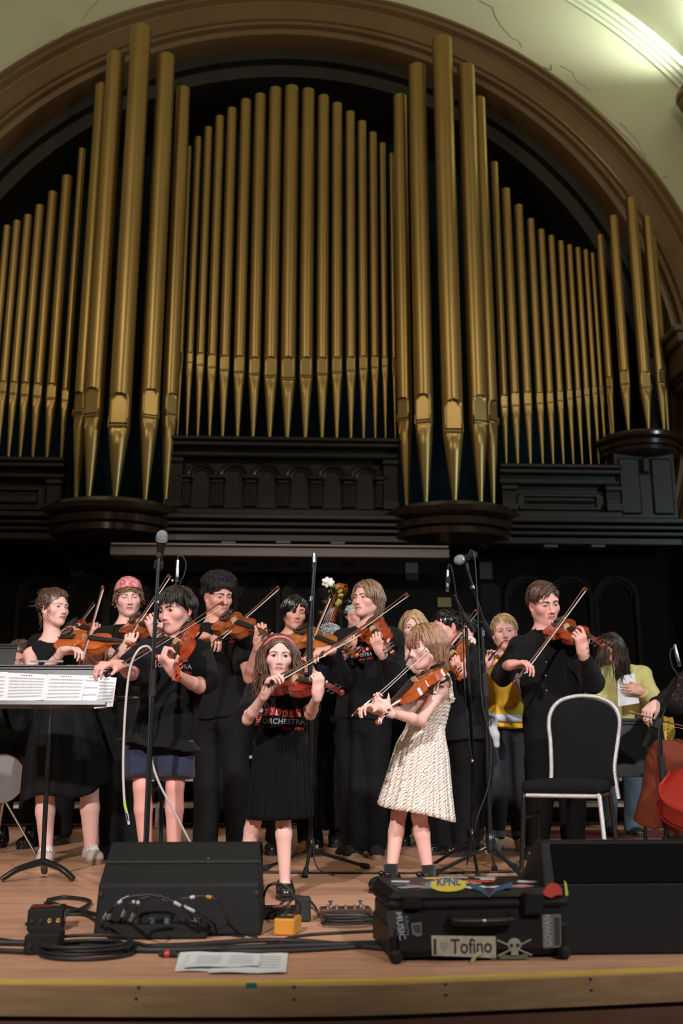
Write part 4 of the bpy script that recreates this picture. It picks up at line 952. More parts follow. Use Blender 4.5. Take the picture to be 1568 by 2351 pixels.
def skirt(s, name, rows, mat, pleats=40, amp=(.002, .012), seed=1, parent=None, thick=.004, nu=200, hemwave=0.):
    """pleated cloth around rows [(centre, rx, ry)] bottom to top"""
    r = np.random.default_rng(seed); A = np.linspace(0, 2 * math.pi, nu, endpoint=False); nr = 24; ts = np.linspace(0, 1, nr); T = s.T
    C = np.array([q[0] for q in rows]); RX = [q[1] for q in rows]; RY = [q[2] for q in rows]; tk = np.linspace(0, 1, len(rows))
    ph = np.cumsum(r.uniform(.5, 1.5, nu)); ph = ph / ph[-1] * 2 * math.pi * pleats
    wv = .5 * np.sin(ph) + .3 * np.sin(ph * .47 + 1) + .2 * np.sin(ph * 1.63 + 2)
    out = []
    for th in (0, thick):
        V = []
        for t in ts:
            c = np.array([np.interp(t, tk, C[:, i]) for i in range(3)]); rx, ry = np.interp(t, tk, RX), np.interp(t, tk, RY); a = amp[0] + (amp[1] - amp[0]) * (1 - t)
            k = 1 + (a * wv - th) / (.5 * (rx + ry)); z = hemwave * np.sin(A * 3 + 1) * (1 - t)
            V.append(c + (np.cos(A) * rx * k)[:, None] * T[:, 0] + (np.sin(A) * ry * k)[:, None] * T[:, 1] + z[:, None] * np.array([0, 0, 1.]))
        out.append(np.vstack(V))
    F = []
    n = nu
    for i in range(nr - 1):
        for j in range(n):
            j2 = (j + 1) % n; F.append((i*n+j, i*n+j2, (i+1)*n+j2, (i+1)*n+j)); o = nr * n; F.append((o+i*n+j, o+(i+1)*n+j, o+(i+1)*n+j2, o+i*n+j2))
    for j in range(n): j2 = (j + 1) % n; o = nr * n; F.append((j, o + j, o + j2, j2))
    return meshobj(name, np.vstack(out) - np.array(s.root.location), F, mat, parent or s.root, True, None, 0)
# ---------------------------------------------------------------- writing
_fc = {}
def text_mesh(txt, size, bold=0., shear=0., align='LEFT', space=1.):
    """flat triangles of a line of text in the xy plane"""
    cu = bpy.data.curves.new('txt', 'FONT'); cu.body = txt; cu.size = size; cu.align_x = align; cu.offset = bold; cu.shear = shear; cu.space_character = space; cu.resolution_u = 3
    ob = bpy.data.objects.new('txt', cu); COL.objects.link(ob); dg = bpy.context.evaluated_depsgraph_get(); me = ob.evaluated_get(dg).to_mesh()
    V = np.array([v.co[:] for v in me.vertices]); F = [tuple(p.vertices) for p in me.polygons]; ob.evaluated_get(dg).to_mesh_clear()
    bpy.data.objects.remove(ob); bpy.data.curves.remove(cu); return V, F

# ---------------------------------------------------------------- where violin and bow stand in space, before the player is posed
def plan(tail, Yt, scroll, L, hint, frog=None, tip=None, Lb=.74):
    T = at(*tail, Yt); S = reach(T, *scroll, L); ay = unit(S - T); az = unit(np.array(hint, float) - ay * (np.array(hint, float) @ ay)); k = L / .595
    d = dict(T=T, S=S, hint=hint, L=L, NY=float((T + ay * .435 * k)[1]), N=T + ay * .435 * k, az=az, ay=ay)
    if frog is not None:
        vi = dict(bridge=T + ay * .185 * k + az * .049 * k, ay=ay, az=az); A, dr = bow_solve(vi, frog, tip, Lb); d['A'] = A; d['dr'] = dr; d['FY'] = float((A + dr * .05)[1]); d['Lb'] = Lb
    return d
def bow_solve(vi, frog, tip, L, near=True):
    f = np.array(frog, float); t = np.array(tip, float); B = vi['bridge'] + vi['ay'] * .012
    d = B - CPOS; w = d @ CFW; bp = np.array([784 + FPX * (d @ CRT) / w, 1175.5 - FPX * (d @ CUP) / w])
    u = (t - f) / np.linalg.norm(t - f); k = float((bp - f) @ u); frac = np.clip(k / np.linalg.norm(t - f), .08, .92); cp = f + (t - f) * frac
    C = at(cp[0], cp[1], B[1]) + vi['az'] * .012; best = None
    for a in np.linspace(.06, .94, 89):
        A = reach(C, f[0], f[1], a * L, near); dr = unit(C - A); e = A + dr * L - CPOS; w = e @ CFW; q = np.array([784 + FPX * (e @ CRT) / w, 1175.5 - FPX * (e @ CUP) / w]); s_ = np.linalg.norm(q - t)
        if best is None or s_ < best[0]: best = (s_, A, dr)
    return best[1], best[2]
def play(pl, mat, vlabel, blabel, pegs=None, name='violin', bmat=None):
    v = make_violin(pl['T'], pl['S'], pl['hint'], pl['L'], mat, vlabel, pegs=pegs, name=name, group='violins of the players' if name == 'violin' else None)
    make_bow(pl['A'], pl['dr'], -pl['az'], blabel, pl['Lb'], bmat); return v
# ================================================================ violins and bows
def varnish(name, c, c2): return M('varnish_' + name, c, .22, noise=(14, .55, c2), coat=.7, stretch=(6, 1, 3))
m_ebony = M('ebony', (.012, .011, .011), .28, spec=.5)
m_bridge = M('maple_bridge', (.62, .40, .20), .5)
m_string = M('string_steel', (.55, .55, .55), .3, .9)
m_chrome = M('chrome', (.75, .75, .76), .18, 1.)
m_horse = M('bow_hair', (.80, .76, .66), .5)
m_pern = M('pernambuco', (.13, .030, .014), .28, coat=.4)
m_gold_screw = M('brass', (.62, .42, .12), .28, .9)
V_OR = varnish('orange', (.48, .105, .018), (.36, .062, .011)); V_BR = varnish('brown', (.32, .072, .018), (.19, .036, .010)); V_RED = varnish('red', (.26, .018, .012), (.15, .010, .008)); V_AMB = varnish('amber', (.46, .15, .03), (.33, .085, .016)); V_RB = varnish('redbrown', (.36, .050, .013), (.21, .025, .008))
V_CEL = M('varnish_cello', (.34, .016, .009), .38, noise=(14, .5, (.25, .011, .007)), coat=.15, stretch=(6, 1, 3))
def violin_outline(n=16):
    lo = bez([(.0, 0), (.045, .002), (.082, .020), (.1015, .058), (.1025, .082), (.097, .112), (.093, .136)], n * 2)
    cb = bez([(.093, .136), (.070, .146), (.056, .172), (.0565, .196), (.0665, .214), (.0785, .223)], n)
    up = bez([(.0785, .223), (.0805, .250), (.083, .280), (.078, .315), (.058, .343), (.028, .354), (0, .356)], n * 2)
    r = np.vstack([lo, cb[1:], up[1:]]); l = r[1:-1][::-1] * np.array([-1, 1]); return np.vstack([r, l])
VIOL_PARTS = []      # (name, mesh builder MB, material or None for varnish, parent index)
def _violin_parts():
    O = violin_outline(); n = len(O); c = np.array([0, .178]); out = []
    ss = [1.0, .975, .94, .85, .7, .5, .25, .02]
    def plate(sg, z0, h):
        V = []
        for s_ in ss:
            q = c + (O - c) * s_; z = .0025 if s_ > .95 else .0010 + h * (1 - (s_ / .94) ** 2) ** .8 if s_ < .94 else .0006
            V += [(x, y, z0 + sg * z) for x, y in q]
        m = len(ss)
        F = [(i * n + j, i * n + (j + 1) % n, (i + 1) * n + (j + 1) % n, (i + 1) * n + j) for i in range(m - 1) for j in range(n)] + [tuple((m - 1) * n + j for j in range(n))]
        V0 = [(x, y, z0 - sg * .001) for x, y in O]; k = len(V); V += V0; F += [(j, k + j, k + (j + 1) % n, (j + 1) % n) for j in range(n)]
        if sg < 0: F = [f[::-1] for f in F]
        b = MB(); b.add(V, F); return b
    top = plate(1, 0, .0145); back = plate(-1, -.034, .013); out.append(('top_plate', top, 0, None)); out.append(('back_plate', back, 0, None))
    Ri = c + (O - c) * np.array([.965, .985]); b = MB(); V = [(x, y, -.034) for x, y in Ri] + [(x, y, 0) for x, y in Ri]; b.add(V, [(j, (j + 1) % n, n + (j + 1) % n, n + j) for j in range(n)]); out.append(('ribs', b, 0, None))
    b = MB(); P = bez([(0, .352, -.010), (0, .40, .001), (0, .45, .006), (0, .488, .010)], 12); b.tube(P, [.0165, .0135, .0125, .0120] if False else np.linspace(.0160, .0118, len(P)), 10, flat=((0, 0, 1), .75))
    b.tube([(0, .349, -.034), (0, .352, -.02), (0, .356, -.006)], [.012, .016, .018], 10); out.append(('neck', b, 0, None))
    b = MB()      # pegbox and scroll
    P0 = np.array([0, .486, .010]); P1 = np.array([0, .560, -.012])
    for s_ in (-1, 1): b.tube([P0 + (s_ * .0095, 0, 0), P1 + (s_ * .0070, 0, 0)], [.0085, .0062], 6, flat=((1, 0, 0), .35))
    b.tube([P0 + (0, 0, -.010), P1 + (0, 0, -.008)], [.0105, .008], 6, flat=((0, 0, 1), .5))
    sp = []; cy, cz = .575, -.014
    for i in range(34):
        a = math.pi * .55 + i / 33 * math.pi * 3.6; rr = .0165 * (1 - i / 33) ** .9 + .0022; sp.append((0, cy + rr * math.cos(a), cz - .002 + rr * math.sin(a)))
    wd = [.0085 + .0055 * i / 33 for i in range(34)]
    T = np.array(sp); V = []
    for i in range(34):
        for s_ in (-1, 1):
            V += [(s_ * wd[i], sp[i][1], sp[i][2])]
    k = len(V); V2 = []
    for i in range(34):
        q = np.array([cy, cz - .002]); d = np.array(sp[i][1:]) - q; th = .0042 * (1 - .5 * i / 33); d2 = d * max(.1, 1 - th / max(.004, np.linalg.norm(d))) + q
        for s_ in (-1, 1): V2.append((s_ * wd[i], d2[0], d2[1]))
    V += V2; F = []
    for i in range(33):
        a0, a1, b0, b1 = 2*i, 2*i+1, 2*i+2, 2*i+3; F += [(a0, a1, b1, b0), (k+a0, k+b0, k+b1, k+a1), (a0, b0, k+b0, k+a0), (a1, k+a1, k+b1, b1)]
    b.add(V, F); b.lathe([(.004, -.0145), (.0045, 0), (.004, .0145)], 10, (0, cy, cz - .002), roty(math.pi / 2)); out.append(('scroll', b, 0, None))
    b = MB(); V = []; F = []
    for i, y in enumerate(np.linspace(.222, .487, 8)):
        t = i / 7; w = lerp(.021, .0118, t); z = lerp(.030, .0195, t)
        for u in np.linspace(-1, 1, 7): V.append((u * w, y, z - .0045 * u * u))
        V += [(w * .9, y, z - .010), (-w * .9, y, z - .010)]
    m = 9
    for i in range(7): F += [(i*m+j, i*m+(j+1) % m, (i+1)*m+(j+1) % m, (i+1)*m+j) for j in range(m)]
    F += [tuple(range(m))[::-1], tuple(7*m+j for j in range(m))]; b.add(V, F); out.append(('fingerboard', b, m_ebony, None))
    b = MB(); V = []; F = []
    for i, (y, w, z) in enumerate(((.004, .010, .014), (.03, .013, .020), (.08, .019, .026), (.112, .0225, .029), (.118, .020, .028))):
        for u in np.linspace(-1, 1, 5): V.append((u * w, y, z - .004 * u * u))
        V += [(w * .9, y, z - .008), (-w * .9, y, z - .008)]
    m = 7
    for i in range(4): F += [(i*m+j, i*m+(j+1) % m, (i+1)*m+(j+1) % m, (i+1)*m+j) for j in range(m)]
    F += [tuple(range(m))[::-1], tuple(4*m+j for j in range(m))]; b.add(V, F); out.append(('tailpiece', b, m_ebony, None))
    b = MB(); A = np.linspace(0, 2*math.pi, 24, endpoint=False)
    V = []
    for s_, z in ((1., .012), (1.04, .020), (.96, .027), (.6, .0235), (.2, .022)): V += [(-.048 + .046 * s_ * math.cos(a), .030 + .033 * s_ * math.sin(a), z + .004 * math.sin(a) * (s_ > .5)) for a in A]
    b.add(V, [(i*24+j, i*24+(j+1) % 24, (i+1)*24+(j+1) % 24, (i+1)*24+j) for i in range(4) for j in range(24)] + [tuple(4*24+j for j in range(24)), tuple(range(24))[::-1]])
    for x in (-.022, .0): b.tube([(x, -.004, .016), (x, -.004, -.034)], .0022, 6)
    out.append(('chin_rest', b, m_ebony, None))
    b = MB(); pts = [(-.0215, .012), (-.018, .012), (-.012, .018), (-.004, .0165), (.004, .0165), (.012, .018), (.018, .012), (.0215, .012), (.0205, .020), (.0175, .026), (.0195, .034), (.017, .040), (.009, .0448), (0, .0462), (-.009, .0448), (-.017, .040), (-.0195, .034), (-.0175, .026), (-.0205, .020)]
    b.prism(pts, -.0022, .0022, np.array([[1., 0, 0], [0, 0, -1], [0, 1, 0]]), (0, .195, .0)); out.append(('bridge', b, m_bridge, None))
    for s_ in (-1, 1):
        b = MB()
        for yy, zz, rr in ((.0025, 0, 0),): pass
        b.lathe([(.0028, 0), (.0028, .0052)], 8, (s_ * .009, .1972 - .0048 + .0, .030), rotx(R_(90))); b.tube([(s_ * .003, .1926, .036), (s_ * .003, .1926, .030)], .0014, 5); out.append(('bridge_hole', b, m_ebony, 'bridge'))
    for i in range(4):
        u = -1 + 2 * i / 3; b = MB(); b.tube([(u * .016, .114, .030), (u * .0165, .195, .0465 - .005 * u * u), (u * .0082, .487, .0212 - .002 * u * u), (u * .004, .525, .006)], [.0005, .0006, .0006, .0005], 4); out.append(('string', b, m_string, None))
        b = MB(); s_ = 1 if i % 2 else -1; y = .500 + .0145 * i; z = .004 - .0045 * i
        b.tube([(-s_ * .013, y, z), (s_ * .024, y, z)], [.0028, .0038], 8); b.ball((s_ * .033, y, z), (.0105, .0085, .0038), None, 12, 8); b.tube([(s_ * .024, y, z), (s_ * .027, y, z)], [.0055, .0055], 8); out.append(('peg', b, 'peg', None))
    for s_ in (-1, 1):
        b = MB(); P = bez([(.033, .228, 0), (.038, .222, 0), (.041, .210, 0), (.045, .190, 0), (.052, .170, 0), (.058, .158, 0), (.056, .150, 0), (.049, .152, 0)], 24)
        # sit on the arched plate
        Q = []
        for x, y, _ in P:
            d = np.array([x, y]) - c; ang = math.atan2(d[1], d[0]); an = np.arctan2(O[:, 1] - c[1], O[:, 0] - c[0]); k = int(np.argmin(np.abs(np.angle(np.exp(1j * (an - ang)))))); sc = np.linalg.norm(d) / np.linalg.norm(O[k] - c)
            z = .0010 + .0145 * max(0, 1 - (sc / .94) ** 2) ** .8; Q.append((s_ * x, y, z + .0004))
        b.tube(Q, [.0012 + .0016 * math.sin(math.pi * t) for t in np.linspace(0, 1, len(Q))], 6, flat=((0, 0, 1), .25)); b.ball(Q[0], (.0028, .0028, .0007), None, 8, 4); b.ball(Q[-1], (.0036, .0036, .0007), None, 8, 4)
        out.append(('f_hole', b, m_ebony, 'top_plate'))
    b = MB()      # shoulder rest under the back
    b.tube(bez([(-.10, .055, -.062), (-.05, .060, -.070), (.02, .052, -.066), (.095, .045, -.058)], 14), [.014] * 14 if False else .013, 8, flat=((0, 0, 1), .5))
    for x, y in ((-.088, .055), (.085, .047)): b.tube([(x, y, -.060), (x * 1.06, y, -.030)], .004, 6)
    out.append(('shoulder_rest', b, m_ebony, None))
    b = MB()
    for i in range(4): u = -1 + 2 * i / 3; b.tube([(u * .014, .100, .030), (u * .014, .106, .038)], .0018, 5); b.ball((u * .014, .106, .039), .003, None, 6, 4)
    out.append(('fine_tuner', b, m_gold_screw, 'tailpiece'))
    return out
_VP = None
def make_violin(T, S, hint, scale, mat, label, group='violins of the players', name='violin', pegs=None, zs=1., skip=()):
    """T tail end, S scroll end (world); hint = rough direction the top plate faces"""
    global _VP
    ay = unit(S - T); az = unit(np.asarray(hint, float) - ay * (np.asarray(hint, float) @ ay)); ax = np.cross(ay, az)
    if _VP is None:
        _VP = []
        for nm, b, m, par in _violin_parts():
            V = np.vstack(b.v); me_o = meshobj(nm, V, b.f, m_ebony, None, True, None, 35); me = me_o.data; bpy.data.objects.remove(me_o); _VP.append((nm, me, m, par))
    root = thing(name, label, name.replace('_', ' ') if name != 'double_bass' else 'double bass', (0, 0, 0), 0, group)
    L = scale / .595; m4 = Matrix.Identity(4)
    for i in range(3): m4[i][0], m4[i][1], m4[i][2], m4[i][3] = ax[i] * L, ay[i] * L, az[i] * L * zs, T[i]
    root.matrix_world = m4; made = {}
    for nm, me, m, par in _VP:
        if nm in skip: continue
        o = bpy.data.objects.new(nm, me); COL.objects.link(o); o.parent = made.get(par, root) if par else root; made[nm] = o
        o.material_slots[0].link = 'OBJECT'; o.material_slots[0].material = mat if m == 0 else ((pegs or m_ebony) if m == 'peg' else m)
    def pt(x, y, z): return T + (ax * x + ay * y + az * z * zs) * L
    return dict(root=root, pt=pt, ax=ax, ay=ay, az=az, bridge=pt(0, .185, .049), L=L)
_BP = None
def make_bow(A, Bd, hair_dir, label, L=.74, mat=None, group='bows of the players', name='violin_bow'):
    """A button end, Bd unit direction to the tip, hair_dir the side the hair is on"""
    global _BP
    if _BP is None:
        _BP = []; out = []
        b = MB(); ys = np.linspace(.0, .725, 24); b.tube([(0, y, -.010 * math.sin(math.pi * min(1, max(0, (y - .03) / .70)))) for y in ys], np.interp(ys, [0, .3, .725], [.0043, .0040, .0028]), 7); out.append(('stick', b, 'stick', None))
        b = MB(); b.prism([(.700, -.004), (.732, .002), (.738, -.004), (.733, -.018), (.739, -.0235), (.722, -.0235), (.719, -.012)], -.0045, .0045, np.array([[0, 0, 1], [1, 0, 0], [0, 1., 0]])); out.append(('bow_head', b, 'stick', None))
        b = MB(); b.box((0, .7305, -.0240), (.0085, .020, .0015), bev=.0004); out.append(('tip_plate', b, m_bridge, None))
        b = MB(); b.box((0, .045, -.0145), (.012, .046, .020), bev=.003); out.append(('frog', b, m_ebony, None))
        b = MB(); b.lathe([(.0045, -.0062), (.0045, .0062)], 12, (0, .042, -.014), roty(math.pi / 2)); out.append(('frog_eye', b, m_chrome, 'frog'))
        b = MB(); b.box((0, .0685, -.0215), (.0125, .006, .007), bev=.001); out.append(('ferrule', b, m_chrome, 'frog'))
        b = MB(); b.box((0, .397, -.0238), (.0095, .655, .0012)); out.append(('hair_ribbon', b, m_horse, None))
        b = MB(); b.tube([(0, .076, -.0015), (0, .145, -.0045)], .0047, 8); out.append(('grip_wrap', b, m_chrome, None))
        b = MB(); b.tube([(0, -.014, 0), (0, -.002, 0)], [.0042, .0046], 8); out.append(('button', b, m_chrome, None))
        for nm, b, m, par in out:
            o = meshobj(nm, np.vstack(b.v), b.f, m_ebony, None, True, None, 35); me = o.data; bpy.data.objects.remove(o); _BP.append((nm, me, m, par))
    ay = unit(Bd); az = -unit(np.asarray(hair_dir, float) - ay * (np.asarray(hair_dir, float) @ ay)); ax = np.cross(ay, az)
    root = thing(name, label, 'bow', (0, 0, 0), 0, group); s_ = L / .74; m4 = Matrix.Identity(4)
    for i in range(3): m4[i][0], m4[i][1], m4[i][2], m4[i][3] = ax[i] * s_, ay[i] * s_, az[i] * s_, A[i]
    root.matrix_world = m4; made = {}
    for nm, me, m, par in _BP:
        o = bpy.data.objects.new(nm, me); COL.objects.link(o); o.parent = made.get(par, root) if par else root; made[nm] = o
        o.material_slots[0].link = 'OBJECT'; o.material_slots[0].material = (mat or m_pern) if m == 'stick' else m
    return root
def bow_on(vi, frog, tip, label, L=.74, Yf=None, mat=None, near=True, touch=None):
    """bow seen from frog to tip in the picture, its hair lying on the strings near the bridge"""
    f = np.array(frog, float); t = np.array(tip, float)
    B = vi['bridge'] + vi['ay'] * .012
    if touch is not None: B = touch
    # picture point of the bow line closest to the bridge
    d = B - CPOS; w = d @ CFW; bp = np.array([784 + FPX * (d @ CRT) / w, 1175.5 - FPX * (d @ CUP) / w])
    u = (t - f) / np.linalg.norm(t - f); k = float((bp - f) @ u); frac = np.clip(k / np.linalg.norm(t - f), .08, .92); cp = f + (t - f) * frac
    C = at(cp[0], cp[1], B[1]) + vi['az'] * .012
    # frog and tip on their lines of sight, straight through C
    best = None
    for a in np.linspace(.06, .94, 89):
        A = reach(C, f[0], f[1], a * L, near); dr = unit(C - A); e = A + dr * L - CPOS; w = e @ CFW; q = np.array([784 + FPX * (e @ CRT) / w, 1175.5 - FPX * (e @ CUP) / w])
        s_ = np.linalg.norm(q - t)
        if best is None or s_ < best[0]: best = (s_, A, dr)
    return make_bow(best[1], best[2], -vi['az'], label, L, mat), best[1], best[2]
# ================================================================ clothes and hair helpers
m_blk = M('black_cotton', (.0045, .0047, .0052), .9, sheen=.03, bump=(260, .10), spec=.25)
m_blk2 = M('black_jersey', (.0055, .0060, .0067), .9, sheen=.03, bump=(220, .10), spec=.22)
m_slacks = M('black_slacks', (.0032, .0034, .0038), .85, spec=.25, bump=(240, .08))
m_shoe = M('black_leather', (.010, .010, .010), .30, coat=.3); m_patent = M('black_patent', (.008, .008, .009), .08, coat=1.)
m_sole_b = M('black_rubber', (.015, .015, .015), .7); m_sole_w = M('white_rubber', (.55, .50, .44), .6); m_canvas = M('cream_canvas', (.50, .42, .36), .8, bump=(300, .2))
def face_cut(z=.062, half=.060, y=.085, nape=-.075, ear=True):
    def cut(F, w, S):
        R = None
        F.ell(w(0, y + .012, z - .082), np.array([half, .062, .086]) * S, cut.R, .01, 'd')
        F.ell(w(0, y - .03, z - .12), np.array([half * 1.16, .050, .070]) * S, cut.R, .012, 'd')
        n = cut.R @ np.array([0, .35, -1.]); F.clip(w(0, -.05, nape), n)
    return cut
def cap(hd, cutf, extra=None, **k): cutf.R = hd.R; return haircap(hd, extra, cutf, **k)
def curtain(starts, ends, n, r0, seed, wav=.012, seg=14, bulge=V3(0, 0, 0)):
    """free-hanging wavy locks between two picture-space segments given as 3-D end points"""
    r = np.random.default_rng(seed); t = np.linspace(0, 1, seg)[None, :, None]; u = r.uniform(0, 1, n)[:, None]; A = starts[0] + (starts[1] - starts[0]) * u + r.normal(0, .006, (n, 3)); B = ends[0] + (ends[1] - ends[0]) * u + r.normal(0, .012, (n, 3)); B[:, 2] += r.uniform(-.03, .05, n)
    ph = r.uniform(0, 6.28, (n, 1, 1)) * .35 + u[:, :, None] * 3; P = A[:, None] + (B - A)[:, None] * t + bulge * np.sin(math.pi * t); w = wav * np.sin(t * 9 + ph) * t; P = P + np.concatenate([w, w * .6, 0 * w], 2)
    return tubes_np(P, r0 * r.uniform(.6, 1.3, (n, 1)) * (1 - .75 * np.linspace(0, 1, seg)[None] ** 3), 3)
def style_short(sweep=1., top=.075, side=.045, front_z=.46):
    def rule(d, r):
        if d[1] > .25 and d[2] < front_z - .10 * abs(d[0]): return None
        if d[2] < .05 and d[1] > -.15: return None
        if d[2] < -.35: return None
        if d[2] > .45: return (np.array([sweep * .9, .55 if d[1] > 0 else -.5, .15]) + r.normal(0, .12, 3), top * r.uniform(.8, 1.2), .25, .85)
        return (np.array([d[0] * .3, -.35, -1.]) + r.normal(0, .1, 3), side * r.uniform(.8, 1.2), .6, .7)
    return rule
def style_bowl(L=.115, side=.085):
    def rule(d, r):
        if d[1] > .35 and d[2] < .50: return None
        if d[2] < .0: return None if d[1] > -.2 else (np.array([d[0], d[1], -1.]), .05, .6)
        if d[1] > .0 and abs(d[0]) < .75: return (np.array([d[0] * .5 + .10, 1., .1]) + r.normal(0, .10, 3), L * r.uniform(.85, 1.1) * (1.0 if d[2] > .7 else .62), .50)
        return (np.array([d[0] * 1.2, d[1] * .6 + .25, -.35]) + r.normal(0, .1, 3), side * r.uniform(.85, 1.1) * (.7 + .6 * d[2]), .75)
    return rule
def style_parted(L=.20, part=.1, back=.3, hl=.42, side_open=.45):
    """parted hair falling to both sides"""
    def rule(d, r):
        if d[1] > side_open and d[2] < hl - .15 * abs(d[0]): return None
        if d[1] > .15 and d[2] < .15: return None
        if d[2] < -.45: return None
        sg = 1. if d[0] > part else -1.
        f = np.array([sg * (1.15 - .5 * abs(d[0])), -back + d[1] * .10, -.05 - .4 * abs(d[0])]) + r.normal(0, .10, 3)
        return (f, L * r.uniform(.86, 1.08) * (.75 + .25 * max(0, d[2])), 1.0)
    return rule
def person_hair(p, col, name, caps, lk, c2=None, rough=.38): return p.hair(hair_mat(name, col, c2, rough), caps, lk)
# ---------------------------------------------------------------- shirt print
m_pr_red = M('print_red', (.60, .030, .028), .8); m_pr_wht = M('print_white', (.78, .76, .76), .8); m_pr_gry = M('print_grey_blue', (.34, .42, .46), .8); m_pr_blu = M('print_pale_blue', (.28, .50, .58), .8)
def shirt_print(p, px, py, width_px, tilt=0., Yo=0.):
    """BC Fiddle Orchestra chest print laid on the shirt; px, py left end of the tile row base in the picture"""
    from mathutils.bvhtree import BVHTree
    ob = p.shirt_ob; me = ob.data; o0 = np.array(p.root.location)
    nv = len(me.vertices); co = np.empty(nv * 3, np.float32); me.vertices.foreach_get('co', co); co = co.reshape(-1, 3).astype(float) + o0
    bv = BVHTree.FromPolygons([Vector(c) for c in co], [tuple(q.vertices) for q in me.polygons])
    Yc = p.Y - .1; sc = width_px * Yc / FPX; O = at(px, py, Yc - .3); fr = p.T[:, 1].copy(); fr[2] = 0; fr = unit(fr); sd = p.T[:, 0]; up = np.array([0, 0, 1.])
    ct, st = math.cos(R_(tilt)), math.sin(R_(tilt)); U = sd * ct + up * st; Vv = up * ct - sd * st
    O = O  # start in front of the chest along the view
    vd = unit(ray(px, py)); s_ray = np.array([0, 1., vd[2] / vd[1]])
    def lay(V2, F2, name, mat, off):
        # subdivide coarse faces is not needed: letters are small
        out = []
        for x, y in V2:
            q = O + U * x * sc + Vv * y * sc; d = unit(q - CPOS); h = bv.ray_cast(Vector(q - d * .3), Vector(d), 2.0)
            if h[0] is None: out.append(None); continue
            out.append(np.array(h[0]) + np.array(h[1]) * off)
        F3 = [f for f in F2 if all(out[i] is not None for i in f)]
        V3_ = np.array([o if o is not None else np.zeros(3) for o in out])
        used = sorted({i for f in F3 for i in f}); mp = {i: k for k, i in enumerate(used)}
        if not used: return
        meshobj(name, V3_[used] - o0, [tuple(mp[i] for i in f) for f in F3], mat, ob, True, None, 0)
    def tile(x, y, w, h, t, n=3):
        V = []; c, s_ = math.cos(t), math.sin(t)
        for i in range(n + 1):
            for j in range(n + 1):
                a, b_ = (i / n - .5) * w, (j / n - .5) * h; V.append((x + a * c - b_ * s_, y + a * s_ + b_ * c))
        return V, [(i*(n+1)+j, (i+1)*(n+1)+j, (i+1)*(n+1)+j+1, i*(n+1)+j+1) for i in range(n) for j in range(n)]
    word = 'FiDDLe'; x = .20
    for k, chh in enumerate(word):
        t = R_((-5, 4, -3, 5, -4, 6)[k]); y = .13 + .02 * math.sin(k * 1.3)
        lay(*tile(x, y, .118, .155, t), 'letter_tile', m_pr_red, .0032)
        V, F = text_mesh(chh, .15, .004, align='CENTER'); c, s_ = math.cos(t), math.sin(t); lay([(x + vx * c - (vy - .055) * s_, y + vx * s_ + (vy - .055) * c) for vx, vy, _ in V], F, 'letter', m_pr_wht, .0044); x += .132
    lay(*tile(.065, -.02, .11, .24, R_(-6)), 'letter_tile', m_pr_red, .0032)
    V, F = text_mesh('BC', .125, .003, align='CENTER'); lay([(.065 - (vy - .045), -.02 + vx) for vx, vy, _ in V], F, 'letter', m_pr_wht, .0044)
    lay(*tile(.085, .155, .10, .07, R_(4)), 'letter_tile', m_pr_blu, .0032)
    V, F = text_mesh('ORCHESTRA', .142, .003, space=1.08); lay([(.15 + vx, -.085 + vy) for vx, vy, _ in V], F, 'lettering', m_pr_gry, .0034)
    for wd_, x_ in (('Since', .55), ('1994', .80)):
        V, F = text_mesh(wd_, .092, .002, .25); lay([(x_ + vx, -.20 + vy) for vx, vy, _ in V], F, 'lettering', m_pr_red, .0034)
# ================================================================ THE PLAYERS
PLAYERS = {}
# ---- girl in front with the pink headband
pl = plan((634, 1562), 4.54, (787, 1583), .50, (-.05, -.62, .78), (604, 1574), (844, 1461), .60)
p = Person(4.70, 'young girl with long brown hair, pink headband, black print shirt and tulle skirt', (640, 1505), 97, 4,
    dict(neck=(641, 1566), shL=(697, 1588, -.05), shR=(585, 1588, 0.), pel=(645, 1712, .02), elL=(712, 1640, -.10), wrL=(729, 1596, pl['NY'] - 4.70 - .02), knkL=(731, 1566, pl['NY'] - 4.70 - .035), elR=(568, 1652, -.10), wrR=(609, 1592, pl['FY'] - 4.70 + .03), knkR=(619, 1565, pl['FY'] - 4.70 + .01),
         knL=(650, 1868, -.02), anL=(654, 2026, -.02), toeL=(657, 2052, -.14), knR=(588, 1862, .03), anR=(556, 2010, .10), toeR=(545, 2040, -.02)),
    pitch=-5, roll=-2, skin='pale', child=True, female=True, S=.86, bare=('arms', 'legs'), face=dict(iris=(.035, .022, .018), lid=.62, brow=(.20, .10, .06), browt=.7, gaze=(0, -.1), lips=(.55, .20, .18), nose=.8, jaw=.93))
p.add_hand('R', 'knkR', (.55, -.2, -.5), fingers=[(40, 55, 30), (48, 55, 35), (52, 55, 35), (45, 50, 35)], thumb=(25, 25))
p.add_hand('L', 'knkL', (-.5, .75, .2), fingers=[(62, 75, 45), (66, 78, 45), (66, 78, 45), (60, 70, 40)], thumb=(55, 10))
p.body()
p.shirt(m_blk, sleeve=.80, sr=(.056, .070), hem=-.10, ease=.022, wr=((.004, 34), (.002, 80)))
shirt_print(p, 586, 1649, 106, -4)
tulle = M('black_tulle', (.0035, .0040, .0044), .9, sheen=.02, spec=.15, bump=(500, .2))
skirt(p, 'skirt', [(at(641, 1876, 4.70), .150, .12), (at(644, 1780, 4.70), .138, .110), (at(645, 1700, 4.71), .122, .095), (at(645, 1676, 4.71), .115, .090)], tulle, 46, (.001, .010), 3)
sh = p.shoe('L', m_shoe, m_sole_b, .23, low=True, name='flat_shoe'); p.shoe('R', m_shoe, m_sole_b, .23, low=True, name='flat_shoe')
